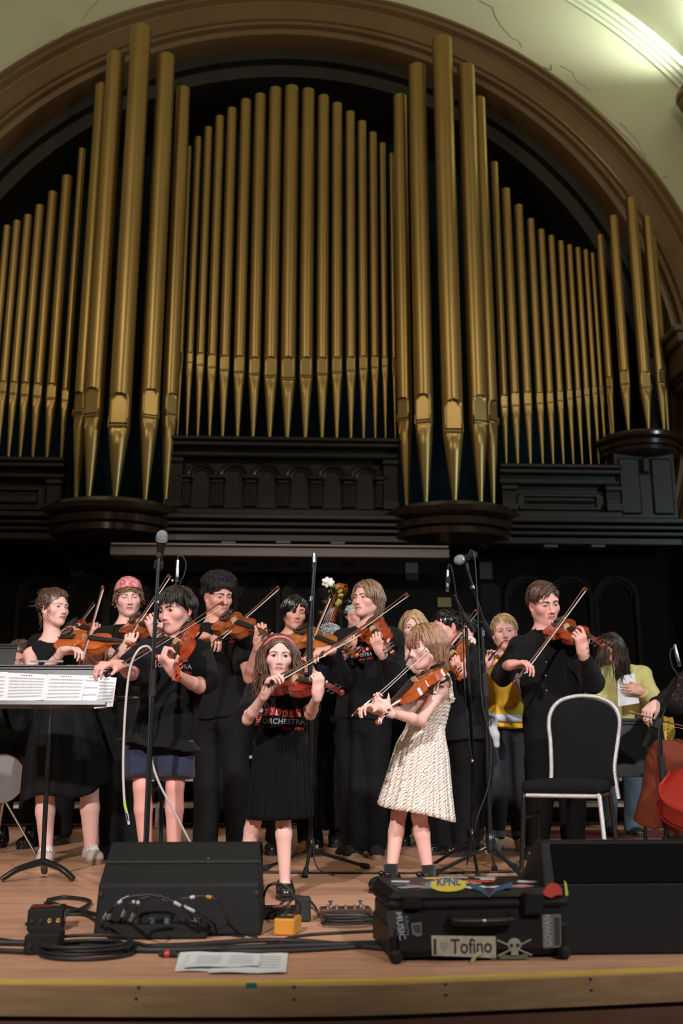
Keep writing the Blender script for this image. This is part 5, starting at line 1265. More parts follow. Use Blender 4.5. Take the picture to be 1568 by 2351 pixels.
a = p.j['anL']; A = np.linspace(.15, math.pi - .15, 14); MB().tube([a + V3(.036 * math.cos(t), -.012 - .030 * math.sin(t), -.012 + .0 * t) for t in A], .0048, 6).build('strap', m_shoe, sh, world=True)
hd = p.hd
def long_rule(d, r):
    if d[1] > .42 and d[2] < .43 - .1 * abs(d[0]): return None
    if d[1] > .2 and d[2] < .1: return None
    if d[2] < -.5: return None
    sg = 1. if d[0] > -.02 else -1.
    return (np.array([sg * (1.2 - .6 * abs(d[0])), -.40 + .25 * d[1], .1 - .4 * abs(d[0])]) + r.normal(0, .08, 3), (.50 - .12 * max(0, -d[1])) * r.uniform(.7, 1.1), .9)
c = cap(hd, face_cut(.062, .056, .085, -.06), lambda F, w, S: F.cone(w(0, -.05, -.02), w(0, -.06, -.16), .06 * S, .05 * S, .03))
person_hair(p, (.125, .058, .036), 'chestnut', c, [curtain((at(593, 1500, 4.70), at(606, 1494, 4.66)), (at(582, 1604, 4.60), at(614, 1612, 4.54)), 110, .0036, 3, .014), curtain((at(675, 1496, 4.66), at(686, 1502, 4.70)), (at(680, 1580, 4.60), at(698, 1574, 4.64)), 70, .0036, 4, .012), locks(hd, 620, long_rule, .0042, 15, 5, 3, .007, .22, .098)], (.07, .032, .02))
A = np.linspace(-.12, math.pi + .12, 40)
hb = [hd.w(.0885 * math.cos(t), .062 - .050 * (1 - math.sin(t)), .018 + .082 * math.sin(t)) for t in A]
MB().tube(hb, .0058, 8, flat=(hd.R[:, 1], 1.)).build('headband', M('pink_plastic', (.80, .16, .20), .25, coat=.5), p.root, world=True)
play(pl, V_RED, 'small red violin held by the girl with the pink headband', 'violin bow of the girl with the pink headband'); PLAYERS['girl'] = p.lens()
# ---- boy in navy shorts
pl = plan((420, 1447), 4.74, (403, 1556), .53, (-.72, -.50, .45), (228, 1552), (517, 1388), .70)
p = Person(4.85, 'boy with dark bowl-cut hair in black shirt and navy shorts', (406, 1400), 103, -34,
    dict(neck=(412, 1472, .02), shL=(458, 1496, -.02), shR=(340, 1494, .02), pel=(372, 1692, .02), elL=(458, 1578, -.13), wrL=(402, 1546, pl['NY'] - 4.85 + .03), knkL=(380, 1520, pl['NY'] - 4.85 + .01), elR=(303, 1548, -.10), wrR=(274, 1528, pl['FY'] - 4.85 + .06), knkR=(250, 1526, pl['FY'] - 4.85 + .01),
         knL=(402, 1806, -.02), anL=(398, 1975, .03), toeL=(405, 2010, -.13), knR=(326, 1806, .0), anR=(336, 1975, .06), toeR=(322, 2010, -.10)),
    pitch=-10, roll=3, skin='rosy', child=True, S=1.0, bare=('arms', 'legs'), face=dict(iris=(.03, .018, .012), lid=.50, brow=(.035, .022, .016), browt=1.15, gaze=(-.2, -.5), lips=(.50, .17, .15), nose=.95, jaw=.90), neck_r=.045)
p.add_hand('R', 'knkR', (-.1, .1, -1), fingers=[(30, 45, 25), (34, 45, 25), (36, 48, 25), (34, 45, 25)], thumb=(20, 30))
p.add_hand('L', 'knkL', (.75, .45, .15), fingers=[(58, 75, 45), (62, 78, 45), (64, 78, 45), (60, 70, 40)], thumb=(55, 10))
p.body()
p.shirt(m_blk2, sleeve=.86, sr=(.062, .088), hem=-.10, ease=.030, wr=((.005, 26), (.0025, 60)), collar=m_blk2, flare=.060)
shirt_print(p, 346, 1522, 90, 4)
p.trousers(M('navy_shorts', (.012, .018, .045), .85, sheen=.2, bump=(200, .1)), 'shorts', hem=.80, r=(.086, .094), seat=.012, waist=-.04)
for q in 'LR': p.shoe(q, m_shoe, m_sole_b, .25)
c = cap(p.hd, face_cut(.055, .060, .088, -.060)); person_hair(p, (.022, .014, .011), 'darkbrown', c, [locks(p.hd, 640, style_bowl(.112, .078), .0042, 9, 2, 3, .009, .12)], (.012, .008, .006), .5)
play(pl, V_RB, 'violin with orange pegs held by the boy in navy shorts', 'long violin bow held by the boy in navy shorts', pegs=M('orange_pegs', (.55, .10, .03), .25, coat=.5)); PLAYERS['boy'] = p.lens()
# ---- girl in the patterned dress, seen from her left side
pl = plan((1000, 1534), 4.74, (860, 1655), .52, (-.42, -.10, .9), (811, 1640), (985, 1492), .60)
p = Person(4.86, 'young girl with light brown bob in a cream and tan patterned sundress', (979, 1483), 99, -66,
    dict(neck=(1004, 1556, .02), shL=(1012, 1582, -.10), shR=(984, 1578, .07), pel=(975, 1716, .02), elL=(966, 1655, -.20), wrL=(893, 1635, pl['NY'] - 4.86 - .03), knkL=(874, 1620, pl['NY'] - 4.86 - .03), elR=(942, 1628, .02), wrR=(868, 1630, pl['FY'] - 4.86 + .05), knkR=(842, 1622, pl['FY'] - 4.86 + .01),
         knL=(962, 1872, -.04), anL=(984, 2008, -.02), toeL=(962, 2035, -.07), knR=(915, 1868, .05), anR=(897, 2012, .02), toeR=(870, 2036, -.04)),
    pitch=-10, roll=2, skin='pale', child=True, female=True, S=.88, bare=('arms', 'legs', 'shoulders'), face=dict(iris=(.05, .05, .06), lid=.6, brow=(.22, .13, .08), browt=.7, gaze=(0, -.2), lips=(.55, .20, .18), nose=.85))
p.add_hand('R', 'knkR', (.1, -.2, -1), fingers=[(35, 45, 25), (38, 45, 25), (36, 48, 25), (20, 30, 20)], thumb=(25, 25))
p.add_hand('L', 'knkL', (-.15, .75, .65), fingers=[(55, 70, 40), (58, 74, 40), (58, 72, 40), (52, 65, 40)], thumb=(55, 10))
p.body()
m_dress = bpy.data.materials.new('zebra_cotton'); m_dress.use_nodes = True
def _dress(m):
    nt = m.node_tree; b = nt.nodes['Principled BSDF']; L = nt.links.new; tc = nt.nodes.new('ShaderNodeTexCoord'); mp = nt.nodes.new('ShaderNodeMapping'); mp.inputs['Rotation'].default_value = (R_(8), R_(38), 0)
    L(tc.outputs['Object'], mp.inputs['Vector'])
    wv = nt.nodes.new('ShaderNodeTexWave'); wv.bands_direction = 'Z'; wv.inputs['Scale'].default_value = 27; wv.inputs['Distortion'].default_value = 7; wv.inputs['Detail'].default_value = 2; wv.inputs['Detail Scale'].default_value = 1.6
    L(mp.outputs['Vector'], wv.inputs['Vector']); r = nt.nodes.new('ShaderNodeValToRGB'); r.color_ramp.interpolation = 'LINEAR'
    r.color_ramp.elements[0].position = .14; r.color_ramp.elements[0].color = (.40, .27, .155, 1); r.color_ramp.elements[1].position = .30; r.color_ramp.elements[1].color = (.80, .76, .72, 1)
    L(wv.outputs['Color'], r.inputs['Fac']); L(r.outputs['Color'], b.inputs['Base Color']); b.inputs['Roughness'].default_value = .85; b.inputs['Specular IOR Level'].default_value = .2
_dress(m_dress)
T = p.T
def bod(F):
    F.loft(p.rows([(.14, .112, .086), (.35, .112, .084), (.55, .118, .090), (.76, .119, .090)], .004), T, .02)
    for q in 'LR': F.cone(lerp(p.j['neck'], p.j['sh' + q], .72) + T[:, 1] * .060 - T[:, 2] * .045, lerp(p.j['neck'], p.j['sh' + q], .62) + T[:, 2] * .012, .016, .018, .01); F.cone(lerp(p.j['neck'], p.j['sh' + q], .62) + T[:, 2] * .012, lerp(p.j['neck'], p.j['sh' + q], .70) - T[:, 1] * .075 - T[:, 2] * .05, .018, .014, .01)
# smocked rows: fine horizontal gathers
_z0 = p.j['pel'][2]
p._post = lambda F: F.ripple(F_lo(F), F_hi(F), lambda X, Y, Z: (.0028 * np.sin(Z * 330) * np.where(Z < _z0 + .30, 1, 0) + 0 * X + 0 * Y + .0016 * np.sin((X + Y) * 420)).astype(np.float32))
def F_lo(F): return np.array([a[0] for a in F.ax])
def F_hi(F): return np.array([a[-1] for a in F.ax])
dr = p.cloth('dress', m_dress, bod, h=.0055, wr=((.001, 60),), relax=0, lo=p.j['pel'] - .3, hi=p.j['neck'] + .25)
skirt(p, 'skirt', [(at(956, 1866, 4.86), .200, .178), (at(962, 1800, 4.86), .172, .152), (at(970, 1720, 4.86), .142, .122), (at(976, 1682, 4.86), .118, .094), (at(979, 1660, 4.86), .110, .086)], m_dress, 30, (.001, .016), 8, parent=dr, hemwave=.004)
b = MB(); stp = bez([at(998, 1592, 4.68), at(1006, 1562, 4.68), at(1018, 1548, 4.71), at(1031, 1562, 4.74), at(1037, 1600, 4.76)], 22); b.tube(stp, .011, 7, flat=(T[:, 0], .35)); b.build('strap', m_dress, dr, world=True)
b = MB()
for i in range(2, 17, 2): q = stp[i]; tn = unit(stp[i + 1] - stp[i - 1]); ou = unit(V3(.2, -1, .25)); b.tube([q, q + ou * .014 + V3(0, 0, .004), q + ou * .030 - V3(0, 0, .008)], [.016, .017, .009], 7, flat=(np.cross(tn, ou), .25))
b.build('ruffle', M('ruffle_cotton', (.74, .69, .62), .85), dr, world=True)
c = cap(p.hd, face_cut(.058, .060, .088, -.10), lambda F, w, S: F.cone(w(0, -.03, 0), w(0, -.045, -.07), .072 * S, .070 * S, .03))
def bob_rule(d, r):
    if d[1] > .5 and d[2] < .42: return None
    if d[1] > .3 and d[2] < .1: return None
    if d[2] < -.4: return None
    if d[1] > .35 and abs(d[0]) < .55: return (np.array([d[0] * 1.4 + .2, 1., -.1]) + r.normal(0, .08, 3), .115 * r.uniform(.8, 1.1), .8)
    return (np.array([np.sign(d[0] + .05) * (1.1 - .5 * abs(d[0])), -.15 + .3 * d[1], -.1 - .4 * abs(d[0])]) + r.normal(0, .06, 3), (.205 - .03 * max(0, d[1])) * r.uniform(.9, 1.05) * (.72 + .28 * max(0, d[2])), 1.)
person_hair(p, (.25, .115, .060), 'lightbrown', c, [locks(p.hd, 700, bob_rule, .0042, 11, 9, 3, .010, .08)], (.40, .24, .14))
m_sock = M('black_sock', (.008, .008, .009), .9, sheen=.3)
for q in 'LR':
    a = p.j['an' + q]; MB().lathe([(.032, .0), (.033, .05), (.035, .085), (.031, .088)], 16, (a[0], a[1], .03)).build('sock', m_sock, p.root, world=True)
    so = p.shoe(q, m_patent, m_sole_b, .22, name='patent_shoe', low=True); b = MB(); d = unit((p.j['toe' + q] - a) * V3(1, 1, 0))
    for s_ in (-1, 1): b.ball(V3(a[0], a[1], .075) + d * .045 + np.cross(d, [0, 0, 1]) * s_ * .018, (.016, .010, .012), None, 10, 6)
    b.build('bow_knot', m_patent, so, world=True)
play(pl, V_OR, 'orange violin held by the girl in the sundress', 'violin bow held by the girl in the sundress'); PLAYERS['dress'] = p.lens()
# ---- woman with pinned-up curls at the left
pl = plan((136, 1466), 6.02, (327, 1480), 0.595, (.05, -.70, .72), (181, 1527), (241, 1346), .74)
p = Person(6.2, 'woman with pinned-up curly brown hair in a black sleeveless dress and white sneakers', (124, 1397), 83, 50,
    dict(neck=(118, 1474, .0), shL=(168, 1492, .02), shR=(70, 1502, -.04), pel=(143, 1652, .0), elL=(240, 1548, -.08), wrL=(284, 1497, pl['NY'] - 6.2 + .01), knkL=(297, 1474, pl['NY'] - 6.2 - .02), elR=(78, 1566, -.20), wrR=(146, 1494, pl['FY'] - 6.2 + .05), knkR=(180, 1489, pl['FY'] - 6.2 + .01),
         knL=(205, 1812, .0), anL=(209, 1958, .02), toeL=(222, 1985, -.14), knR=(103, 1822, -.04), anR=(106, 1958, .0), toeR=(100, 1985, -.18)),
    pitch=2, roll=-2, skin='pale', female=True, bare=('arms', 'legs', 'shoulders'), face=dict(iris=(.06, .06, .05), lid=.55, brow=(.10, .055, .04), browt=.7, gaze=(.6, 0), lips=(.50, .17, .16)))
p.add_hand('R', 'knkR', (.15, -.1, -1), fingers=[(45, 40, 20), (50, 42, 22), (52, 44, 22), (46, 40, 20)], thumb=(15, 35))
p.add_hand('L', 'knkL', (-.35, .8, .2), fingers=[(25, 55, 40), (60, 75, 45), (62, 75, 45), (60, 70, 40)], thumb=(55, 10))
p.body()
def bod(F): F.loft(p.rows([(-.25, .175, .125), (-.02, .165, .112), (.35, .122, .090), (.62, .140, .112, .012), (.80, .132, .098, .01), (.97, .090, .072)], .008), p.T, .02); [(F.cone(lerp(p.j['neck'], p.j['sh' + q], .26) - p.T[:, 2] * .006, lerp(p.j['neck'], p.j['sh' + q], .60) - p.T[:, 2] * .022, .056, .060, .02), F.cone(lerp(p.j['neck'], p.j['sh' + q], .40) - p.T[:, 2] * .03, lerp(p.j['neck'], p.j['sh' + q], .50) - p.T[:, 2] * .12, .07, .075, .03)) for q in 'LR']
p._post = lambda F: F.cone(p.j['neck'] + p.T[:, 1] * .012 + p.T[:, 2] * .004, p.hd.w(0, -.02, -.04), .058, .056, .01, 'd')
dr = p.cloth('dress', m_blk2, bod, wr=((.0015, 40),))
skirt(p, 'skirt', [(at(150, 1826, 6.2), .255, .19), (at(148, 1740, 6.2), .235, .175), (at(144, 1660, 6.2), .185, .135), (at(140, 1600, 6.2), .135, .105)], m_slacks, 14, (.001, .016), 5, parent=dr, hemwave=.03)
for q in 'LR':
    p.shoe(q, m_canvas, M('brown_edge_rubber', (.30, .17, .13), .7), .25, name='sneaker', ank=.075, laces=M('white_lace', (.72, .68, .66), .8))
MB().tube([p.j['wrR'] + unit(p.j['elR'] - p.j['wrR']) * .055 + axisrot(p.j['elR'] - p.j['wrR'], t) @ (unit(np.cross(p.j['elR'] - p.j['wrR'], [0, 0, 1])) * .029) for t in np.linspace(0, 6.28, 20)], .0016, 5).build('bracelet', m_gold_screw, p.root, world=True)
def up_rule(d, r):
    if d[1] > .45 and d[2] < .40: return None
    if d[1] > .10 and d[2] < .0: return None
    if d[2] < -.55: return None
    return (np.array([-d[0] * .4, -1., .45 - .3 * d[2]]) + r.normal(0, .15, 3), .13 * r.uniform(.7, 1.2), .0, .95)
def bun_locks(hd, seed=4):
    r = np.random.default_rng(seed); b = MB(); ce = np.array([0, -.085, .085])
    for i in range(64):
        a = r.normal(0, 1, 3); a = unit(a); q = unit(np.cross(a, r.normal(0, 1, 3))); rr = r.uniform(.020, .044); t0 = r.uniform(0, 6.28)
        P = [ce + (a * math.cos(t0 + t) + q * math.sin(t0 + t)) * rr * (1 + .12 * t) for t in np.linspace(0, 4.5, 14)]
        b.tube(np.array(P) @ hd.R.T * hd.s + hd.c, np.linspace(.0055, .0018, 14) * hd.s, 5, cap=False)
    for i in range(9):      # loose curls at temples, nape and off the bun
        st = [(-.07, .045, .03), (.072, .045, .03), (-.066, -.03, -.04), (.066, -.04, -.05), (0, -.135, .06), (.02, -.13, .075), (-.03, -.13, .05), (.076, .03, .02), (-.06, -.05, -.05)][i]
        dv = np.array([0, .05, -1.]) if i < 4 or i > 6 else np.array([r.normal(0, .2), -1., -.15]); L = r.uniform(.09, .14); P = []
        for t in np.linspace(0, 1, 18): P.append(np.array(st) + unit(dv) * L * t + .007 * np.array([math.sin(11 * t + i), math.cos(11 * t + i), .4 * math.sin(9 * t)]))
        b.tube(np.array(P) @ hd.R.T * hd.s + hd.c, np.linspace(.0034, .0010, 18) * hd.s, 5, cap=False)
    return np.vstack(b.v), np.array(b.f)
c = cap(p.hd, face_cut(.060, .058, .086, -.055), lambda F, w, S: (F.ell(w(0, -.085, .085), .042 * S, None, .03), F.ell(w(0, -.035, .05), np.array([.086, .088, .085]) * S, p.hd.R, .03)))
person_hair(p, (.050, .027, .018), 'brunette', c, [locks(p.hd, 700, up_rule, .0040, 9, 6, 3, .016, .35), bun_locks(p.hd)], (.17, .095, .06))
play(pl, V_OR, 'bright orange violin held by the woman in the sleeveless dress', 'violin bow pointing up in the hand of the woman in the sleeveless dress'); PLAYERS['woman'] = p.lens()
# ---- young man with the red bandana
pl = plan((296, 1428), 6.37, (384, 1452), 0.595, (-.42, -.50, .76), (255, 1512), (393, 1323), .74)
p = Person(6.45, 'young man with red patterned bandana and dangling earrings in black shirt', (295, 1371), 84, 14,
    dict(neck=(292, 1438, .02), shL=(345, 1462, -.09), shR=(240, 1466, .03), pel=(285, 1618, .0), elL=(372, 1530, -.05), wrL=(360, 1458, pl['NY'] - 6.45 + .01), knkL=(352, 1438, pl['NY'] - 6.45 - .02), elR=(208, 1546, -.06), wrR=(232, 1480, pl['FY'] - 6.45 + .05), knkR=(247, 1492, pl['FY'] - 6.45 + .01),
         knL=(305, 1795, .0), anL=(306, 1945, .02), knR=(255, 1795, .0), anR=(252, 1945, .02)),
    pitch=-8, roll=4, skin='pale', face=dict(lid=.16, brow=(.22, .13, .08), browt=.8, lips=(.50, .16, .15)))
p.add_hand('R', 'knkR', (.1, .1, -1), fingers=[(40, 40, 20), (45, 42, 22), (48, 44, 22), (44, 40, 20)], thumb=(15, 35))
p.add_hand('L', 'knkL', (-.2, .8, .2), fingers=[(40, 65, 40), (60, 75, 45), (62, 75, 45), (60, 70, 40)], thumb=(55, 10))
p.body(); p.shirt(m_blk, sleeve=.9, sr=(.078, .082), hem=-.02, ease=.02, collar=m_blk, wr=((.004, 26), (.002, 60)))
p.trousers(m_slacks)
for q in 'LR': p.shoe(q, m_shoe, m_sole_b)
MB().tube([p.j['pel'] + p.T[:, 0] * .180 * math.cos(t) + p.T[:, 1] * .128 * math.sin(t) + V3(0, 0, .03) for t in np.linspace(0, 6.29, 40)], .016, 6, flat=((0, 0, 1), 1.)).build('belt', m_shoe, p.root, world=True)
MB().box(p.j['pel'] + p.T[:, 1] * .142 + V3(0, 0, .03), (.045, .012, .036), bev=.003).build('belt_buckle', m_gold_screw, p.root, world=True)
def tuft_rule(d, r):
    if d[1] > .55 and d[2] > .55: return None
    if d[2] > .55 or d[2] < -.45: return None
    if d[1] > .10 and d[2] < .42: return None
    return (np.array([d[0] * .6, d[1] * .5, -.5]) + r.normal(0, .5, 3), (.030 if d[1] > .1 else .046) * r.uniform(.6, 1.3), .35, .25)
c = cap(p.hd, face_cut(.058, .060, .086, -.06)); person_hair(p, (.22, .135, .075), 'sandy', c, [locks(p.hd, 330, tuft_rule, .0040, 8, 8, 3, .006, .6)], (.12, .07, .04))
hd = p.hd; F = Field(hd.c - .2 * hd.s, hd.c + .2 * hd.s, .006); F.ell(hd.w(0, -.014, .042), np.array([.0890, .109, .090]) * hd.s, hd.R, .01); F.cone(hd.w(0, .050, .040), hd.w(0, .040, .068), .040 * hd.s, .040 * hd.s, .03); F.clip(hd.w(0, .05, .050), hd.R @ V3(0, .30, -1)); F.ell(hd.w(0, -.10, .045), np.array([.045, .035, .025]) * hd.s, hd.R, .02); F.ell(hd.w(.06, -.10, .05), np.array([.022, .03, .016]) * hd.s, hd.R, .01)
F.ripple(hd.c - .2, hd.c + .2, wobble(5, .0022, 70)); P_, F_ = F.mesh(1)
m_ban = M('bandana_red', (.50, .030, .045), .8, noise=(55, .9, (.62, .46, .46)))
meshobj('bandana', P_ - np.array(p.root.location), F_, m_ban, p.root)
b = MB(); r_ = np.random.default_rng(6)
for i in range(110):      # curls escaping under the rim
    a = r_.uniform(-2.0, 2.0); L = .022 if abs(a) < .9 else .055; st = np.array([.086 * math.sin(a), -.012 + .104 * math.cos(a), .056 - .030 * abs(math.sin(a)) - (.02 if abs(a) > 1.4 else 0)]); P = [st + np.array([.006 * math.sin(8 * t + i) + .012 * math.sin(a) * t, .006 * math.cos(8 * t + i), -L * t]) for t in np.linspace(0, 1, 10)]
    b.tube(np.array(P) @ hd.R.T * hd.s + hd.c, np.linspace(.0042, .0016, 10) * hd.s, 4, cap=False)
b.build('hair_fringe', hair_mat('sandy', (.22, .135, .075)), p.root, world=True, sharp=0)
for s_ in (-1, 1): b = MB(); b.tube([hd.w(s_ * .081, -.006, -.040), hd.w(s_ * .083, -.004, -.052)], .0012, 5); b.ball(hd.w(s_ * .083, -.004, -.060), (.003, .003, .009), None, 8, 6); b.build('earring', m_chrome, p.root, world=True)
play(pl, V_BR, 'brown violin held by the young man with the bandana', 'reddish violin bow of the young man with the bandana'); PLAYERS['bandana'] = p.lens()
# ---- young man with black curly hair
pl = plan((505, 1422), 6.27, (622, 1456), 0.595, (-.25, -.66, .70), (491, 1472), (645, 1354), .74)
p = Person(6.35, 'young man with thick black curly hair in black print shirt', (500, 1369), 87, 33,
    dict(neck=(494, 1436, .02), shL=(552, 1462, -.06), shR=(450, 1464, .02), pel=(505, 1630, .02), elL=(574, 1556, -.06), wrL=(594, 1480, pl['NY'] - 6.35 + .01), knkL=(598, 1453, pl['NY'] - 6.35 - .02), elR=(438, 1540, -.10), wrR=(463, 1462, pl['FY'] - 6.35 + .05), knkR=(485, 1463, pl['FY'] - 6.35 + .01),
         knL=(540, 1800, .0), anL=(548, 1945, .03), knR=(478, 1800, .0), anR=(470, 1945, .03)),
    pitch=-10, roll=3, skin='tan', face=dict(lid=.30, gaze=(.3, -.6), brow=(.015, .010, .009), browt=1.3, lips=(.46, .17, .14), iris=(.02, .012, .01)), neck_r=.058)
p.add_hand('R', 'knkR', (.2, -.1, -1), fingers=[(48, 35, 15), (52, 36, 18), (54, 38, 18), (50, 36, 16)], thumb=(10, 40))
p.add_hand('L', 'knkL', (-.2, .8, .15), fingers=[(62, 75, 40), (64, 75, 45), (64, 75, 45), (62, 70, 40)], thumb=(55, 10))
p.body(); p.shirt(m_blk, sleeve=.72, sr=(.080, .092), hem=-.10, ease=.03, wr=((.005, 24), (.0025, 55)), flare=.01); shirt_print(p, 489, 1470, 68, 5)
p.trousers(m_slacks, r=(.105, .088, .075))
for q in 'LR': p.shoe(q, m_shoe, m_sole_b)
hd = p.hd
def afro_cut(F, w, S):
    F.ell(w(0, .110, -.030), np.array([.066, .075, .088]) * S, hd.R, .008, 'd')
    for s_ in (-1, 1): F.ell(w(s_ * .095, .015, -.035), np.array([.040, .060, .060]) * S, hd.R, .01, 'd')
    F.clip(w(0, -.05, -.055), hd.R @ V3(0, .5, -1))
def curl_rule(d, r):
    if d[1] > .35 and d[2] < .42: return None
    if d[2] < .08 and d[1] > -.3: return None
    if d[2] < -.4: return None
    return (d + r.normal(0, .7, 3), .034 * r.uniform(.7, 1.4), -.1)
c = haircap(hd, lambda F, w, S: (F.ell(w(0, .008, .080), np.array([.102, .108, .074]) * S, hd.R, .02), F.ell(w(0, -.03, .03), np.array([.086, .09, .09]) * S, hd.R, .02)), afro_cut, amp=.0060, sc=170)
def afro_curls(hd, n=900, seed=3):
    r = np.random.default_rng(seed); b = MB()
    for i in range(n):
        d = unit(r.normal(0, 1, 3)); d[2] = abs(d[2]) * (1 if r.random() < .85 else -.2); d = unit(d)
        if d[1] > .55 and d[2] < .22: continue
        P0 = np.array([0, .006, .078]) + d * np.array([.102, .108, .075]) * r.uniform(.95, 1.06); u = unit(np.cross(d, r.normal(0, 1, 3))); w_ = np.cross(d, u); t0 = r.uniform(0, 6)
        P = [P0 + (u * math.cos(t0 + t) + w_ * math.sin(t0 + t)) * .0058 + d * .0022 * t * .6 for t in np.linspace(0, 7, 12)]
        b.tube(np.array(P) @ hd.R.T * hd.s + hd.c, np.linspace(.0022, .0010, 12) * hd.s, 3, cap=False)
    return np.vstack(b.v), np.array(b.f)
person_hair(p, (.012, .009, .008), 'blackcurl', c, [afro_curls(hd)], (.006, .005, .005), .8)
MB().tube(bez([p.hd.w(-.055, .0, -.10), p.j['neck'] + p.T[:, 0] * -.05 + p.T[:, 1] * .085 - V3(0, 0, .03), p.j['neck'] + p.T[:, 1] * .125 - V3(0, 0, .10)], 14), .0025, 5).build('necklace', m_chrome, p.root, world=True)
play(pl, V_BR, 'dark brown violin held by the young man with curly hair', 'violin bow of the young man with curly hair'); PLAYERS['curly'] = p.lens()
# ---- player with the black bob and the amber viola
pl = plan((676, 1452), 6.61, (822, 1500), 0.66, (.05, -.78, .60), (693, 1516), (763, 1367), .74)
p = Person(6.7, 'young player with glossy black bob holding a viola', (676, 1407), 77, 14,
    dict(neck=(668, 1462, .02), shL=(718, 1484, -.06), shR=(622, 1482, -.02), pel=(668, 1640, .02), elL=(760, 1560, -.05), wrL=(795, 1500, pl['NY'] - 6.7 + .01), knkL=(805, 1480, pl['NY'] - 6.7 - .02), elR=(622, 1570, -.10), wrR=(680, 1532, pl['FY'] - 6.7 + .05), knkR=(694, 1516, pl['FY'] - 6.7 + .01),
         knL=(700, 1795, .0), anL=(705, 1930, .03), knR=(640, 1795, .0), anR=(632, 1930, .03)),
    pitch=-4, roll=-6, skin='tan', female=True, bare=(), face=dict(lid=.5, gaze=(.3, 0), brow=(.012, .010, .009), iris=(.02, .012, .01), lips=(.50, .17, .15)), fine=.004)
p.add_hand('R', 'knkR', (.1, .2, -1), thumb=(15, 35)); p.add_hand('L', 'knkL', (-.2, .8, .2), curls=(60, 72, 42), thumb=(55, 10))
p.body(); p.shirt(M('dark_blue_shirt', (.006, .009, .016), .85, spec=.2), sleeve=0, long=True, sr=(.070, .066), hem=-.15, ease=.02); p.trousers(m_slacks)
for q in 'LR': p.shoe(q, M('orange_canvas', (.45, .16, .03), .7) if q == 'L' else m_shoe, m_sole_w if q == 'L' else m_sole_b)
c = cap(p.hd, face_cut(.058, .056, .086, -.10), lambda F, w, S: F.cone(w(0, -.03, 0), w(0, -.04, -.06), .072 * S, .066 * S, .03))
person_hair(p, (.008, .007, .007), 'jetblack', c, [locks(p.hd, 420, style_parted(.185, -.25, .15), .0046, 10, 4, 3, .010, .06)], (.02, .018, .018), .22)
play(pl, V_AMB, 'amber viola held by the player with the black bob', 'bow of the viola player with the black bob', name='viola'); PLAYERS['bob'] = p.lens()
# ---- long-haired young man in the black hoodie
pl = plan((843, 1432), 6.31, (900, 1494), 0.595, (-.48, -.52, .68), (726, 1509), (942, 1364), .74)
p = Person(6.4, 'young man with shoulder-length streaked hair in black print hoodie', (843, 1376), 84, -40,
    dict(neck=(846, 1444, .02), shL=(900, 1470, -.12), shR=(792, 1470, .06), pel=(836, 1640, .02), elL=(906, 1562, -.10), wrL=(877, 1500, pl['NY'] - 6.4 + .01), knkL=(864, 1474, pl['NY'] - 6.4 - .02), elR=(782, 1556, -.14), wrR=(760, 1494, pl['FY'] - 6.4 + .05), knkR=(740, 1492, pl['FY'] - 6.4 + .01),
         knL=(862, 1805, .0), anL=(863, 1950, .03), toeL=(866, 1978, -.16), knR=(808, 1805, .0), anR=(814, 1946, .03), toeR=(780, 1975, -.12)),
    pitch=2, roll=0, skin='fair', bare=(), face=dict(lid=.42, gaze=(-.2, -.2), brow=(.05, .03, .02), browt=1.1, lips=(.52, .18, .15), iris=(.06, .05, .04)), S=1.0)
p.add_hand('R', 'knkR', (-.1, 0, -1), fingers=[(48, 38, 18), (50, 40, 20), (52, 40, 20), (48, 38, 18)], thumb=(10, 35))
p.add_hand('L', 'knkL', (.3, .75, .2), fingers=[(60, 75, 42), (64, 76, 45), (64, 76, 45), (60, 70, 40)], thumb=(55, 10))
p.body(); p.shirt(m_blk2, 'hoodie', sleeve=0, long=True, sr=(.084, .082), hem=-.06, ease=.036, wr=((.006, 22), (.003, 50)), wrist_r=.046); shirt_print(p, 787, 1507, 72, 7)
def hood(F): F.cone(p.j['neck'] + p.T[:, 0] * .07 - p.T[:, 1] * .02, p.j['neck'] - p.T[:, 1] * .085 + V3(0, 0, .01), .034, .046, .03); F.cone(p.j['neck'] - p.T[:, 0] * .07 - p.T[:, 1] * .02, p.j['neck'] - p.T[:, 1] * .085 + V3(0, 0, .01), .034, .046, .03); F.cone(p.j['neck'] + p.T[:, 0] * .06, p.j['neck'] + p.T[:, 1] * .075 - V3(0, 0, .05), .026, .014, .03); F.cone(p.j['neck'] - p.T[:, 0] * .06, p.j['neck'] + p.T[:, 1] * .075 - V3(0, 0, .05), .026, .014, .03)
p.cloth('hood', m_blk2, hood, parent=p.shirt_ob, lo=p.j['neck'] - .25, hi=p.j['neck'] + .25); p.trousers(m_slacks, r=(.102, .084, .072))
for q in 'LR': p.shoe(q, M('black_suede', (.010, .009, .009), .9), M('tan_rubber', (.32, .22, .16), .7), .28)
c = cap(p.hd, face_cut(.058, .054, .086, -.10), lambda F, w, S: F.cone(w(0, -.03, 0), w(0, -.05, -.09), .070 * S, .062 * S, .03))
person_hair(p, (.15, .085, .050), 'streaked', c, [locks(p.hd, 460, style_parted(.225, .05, .30), .0044, 11, 12, 3, .012, .10)], (.36, .25, .15))
play(pl, V_RB, 'red-brown violin held by the long-haired young man in the hoodie', 'violin bow of the long-haired young man in the hoodie'); PLAYERS['hoodie'] = p.lens()
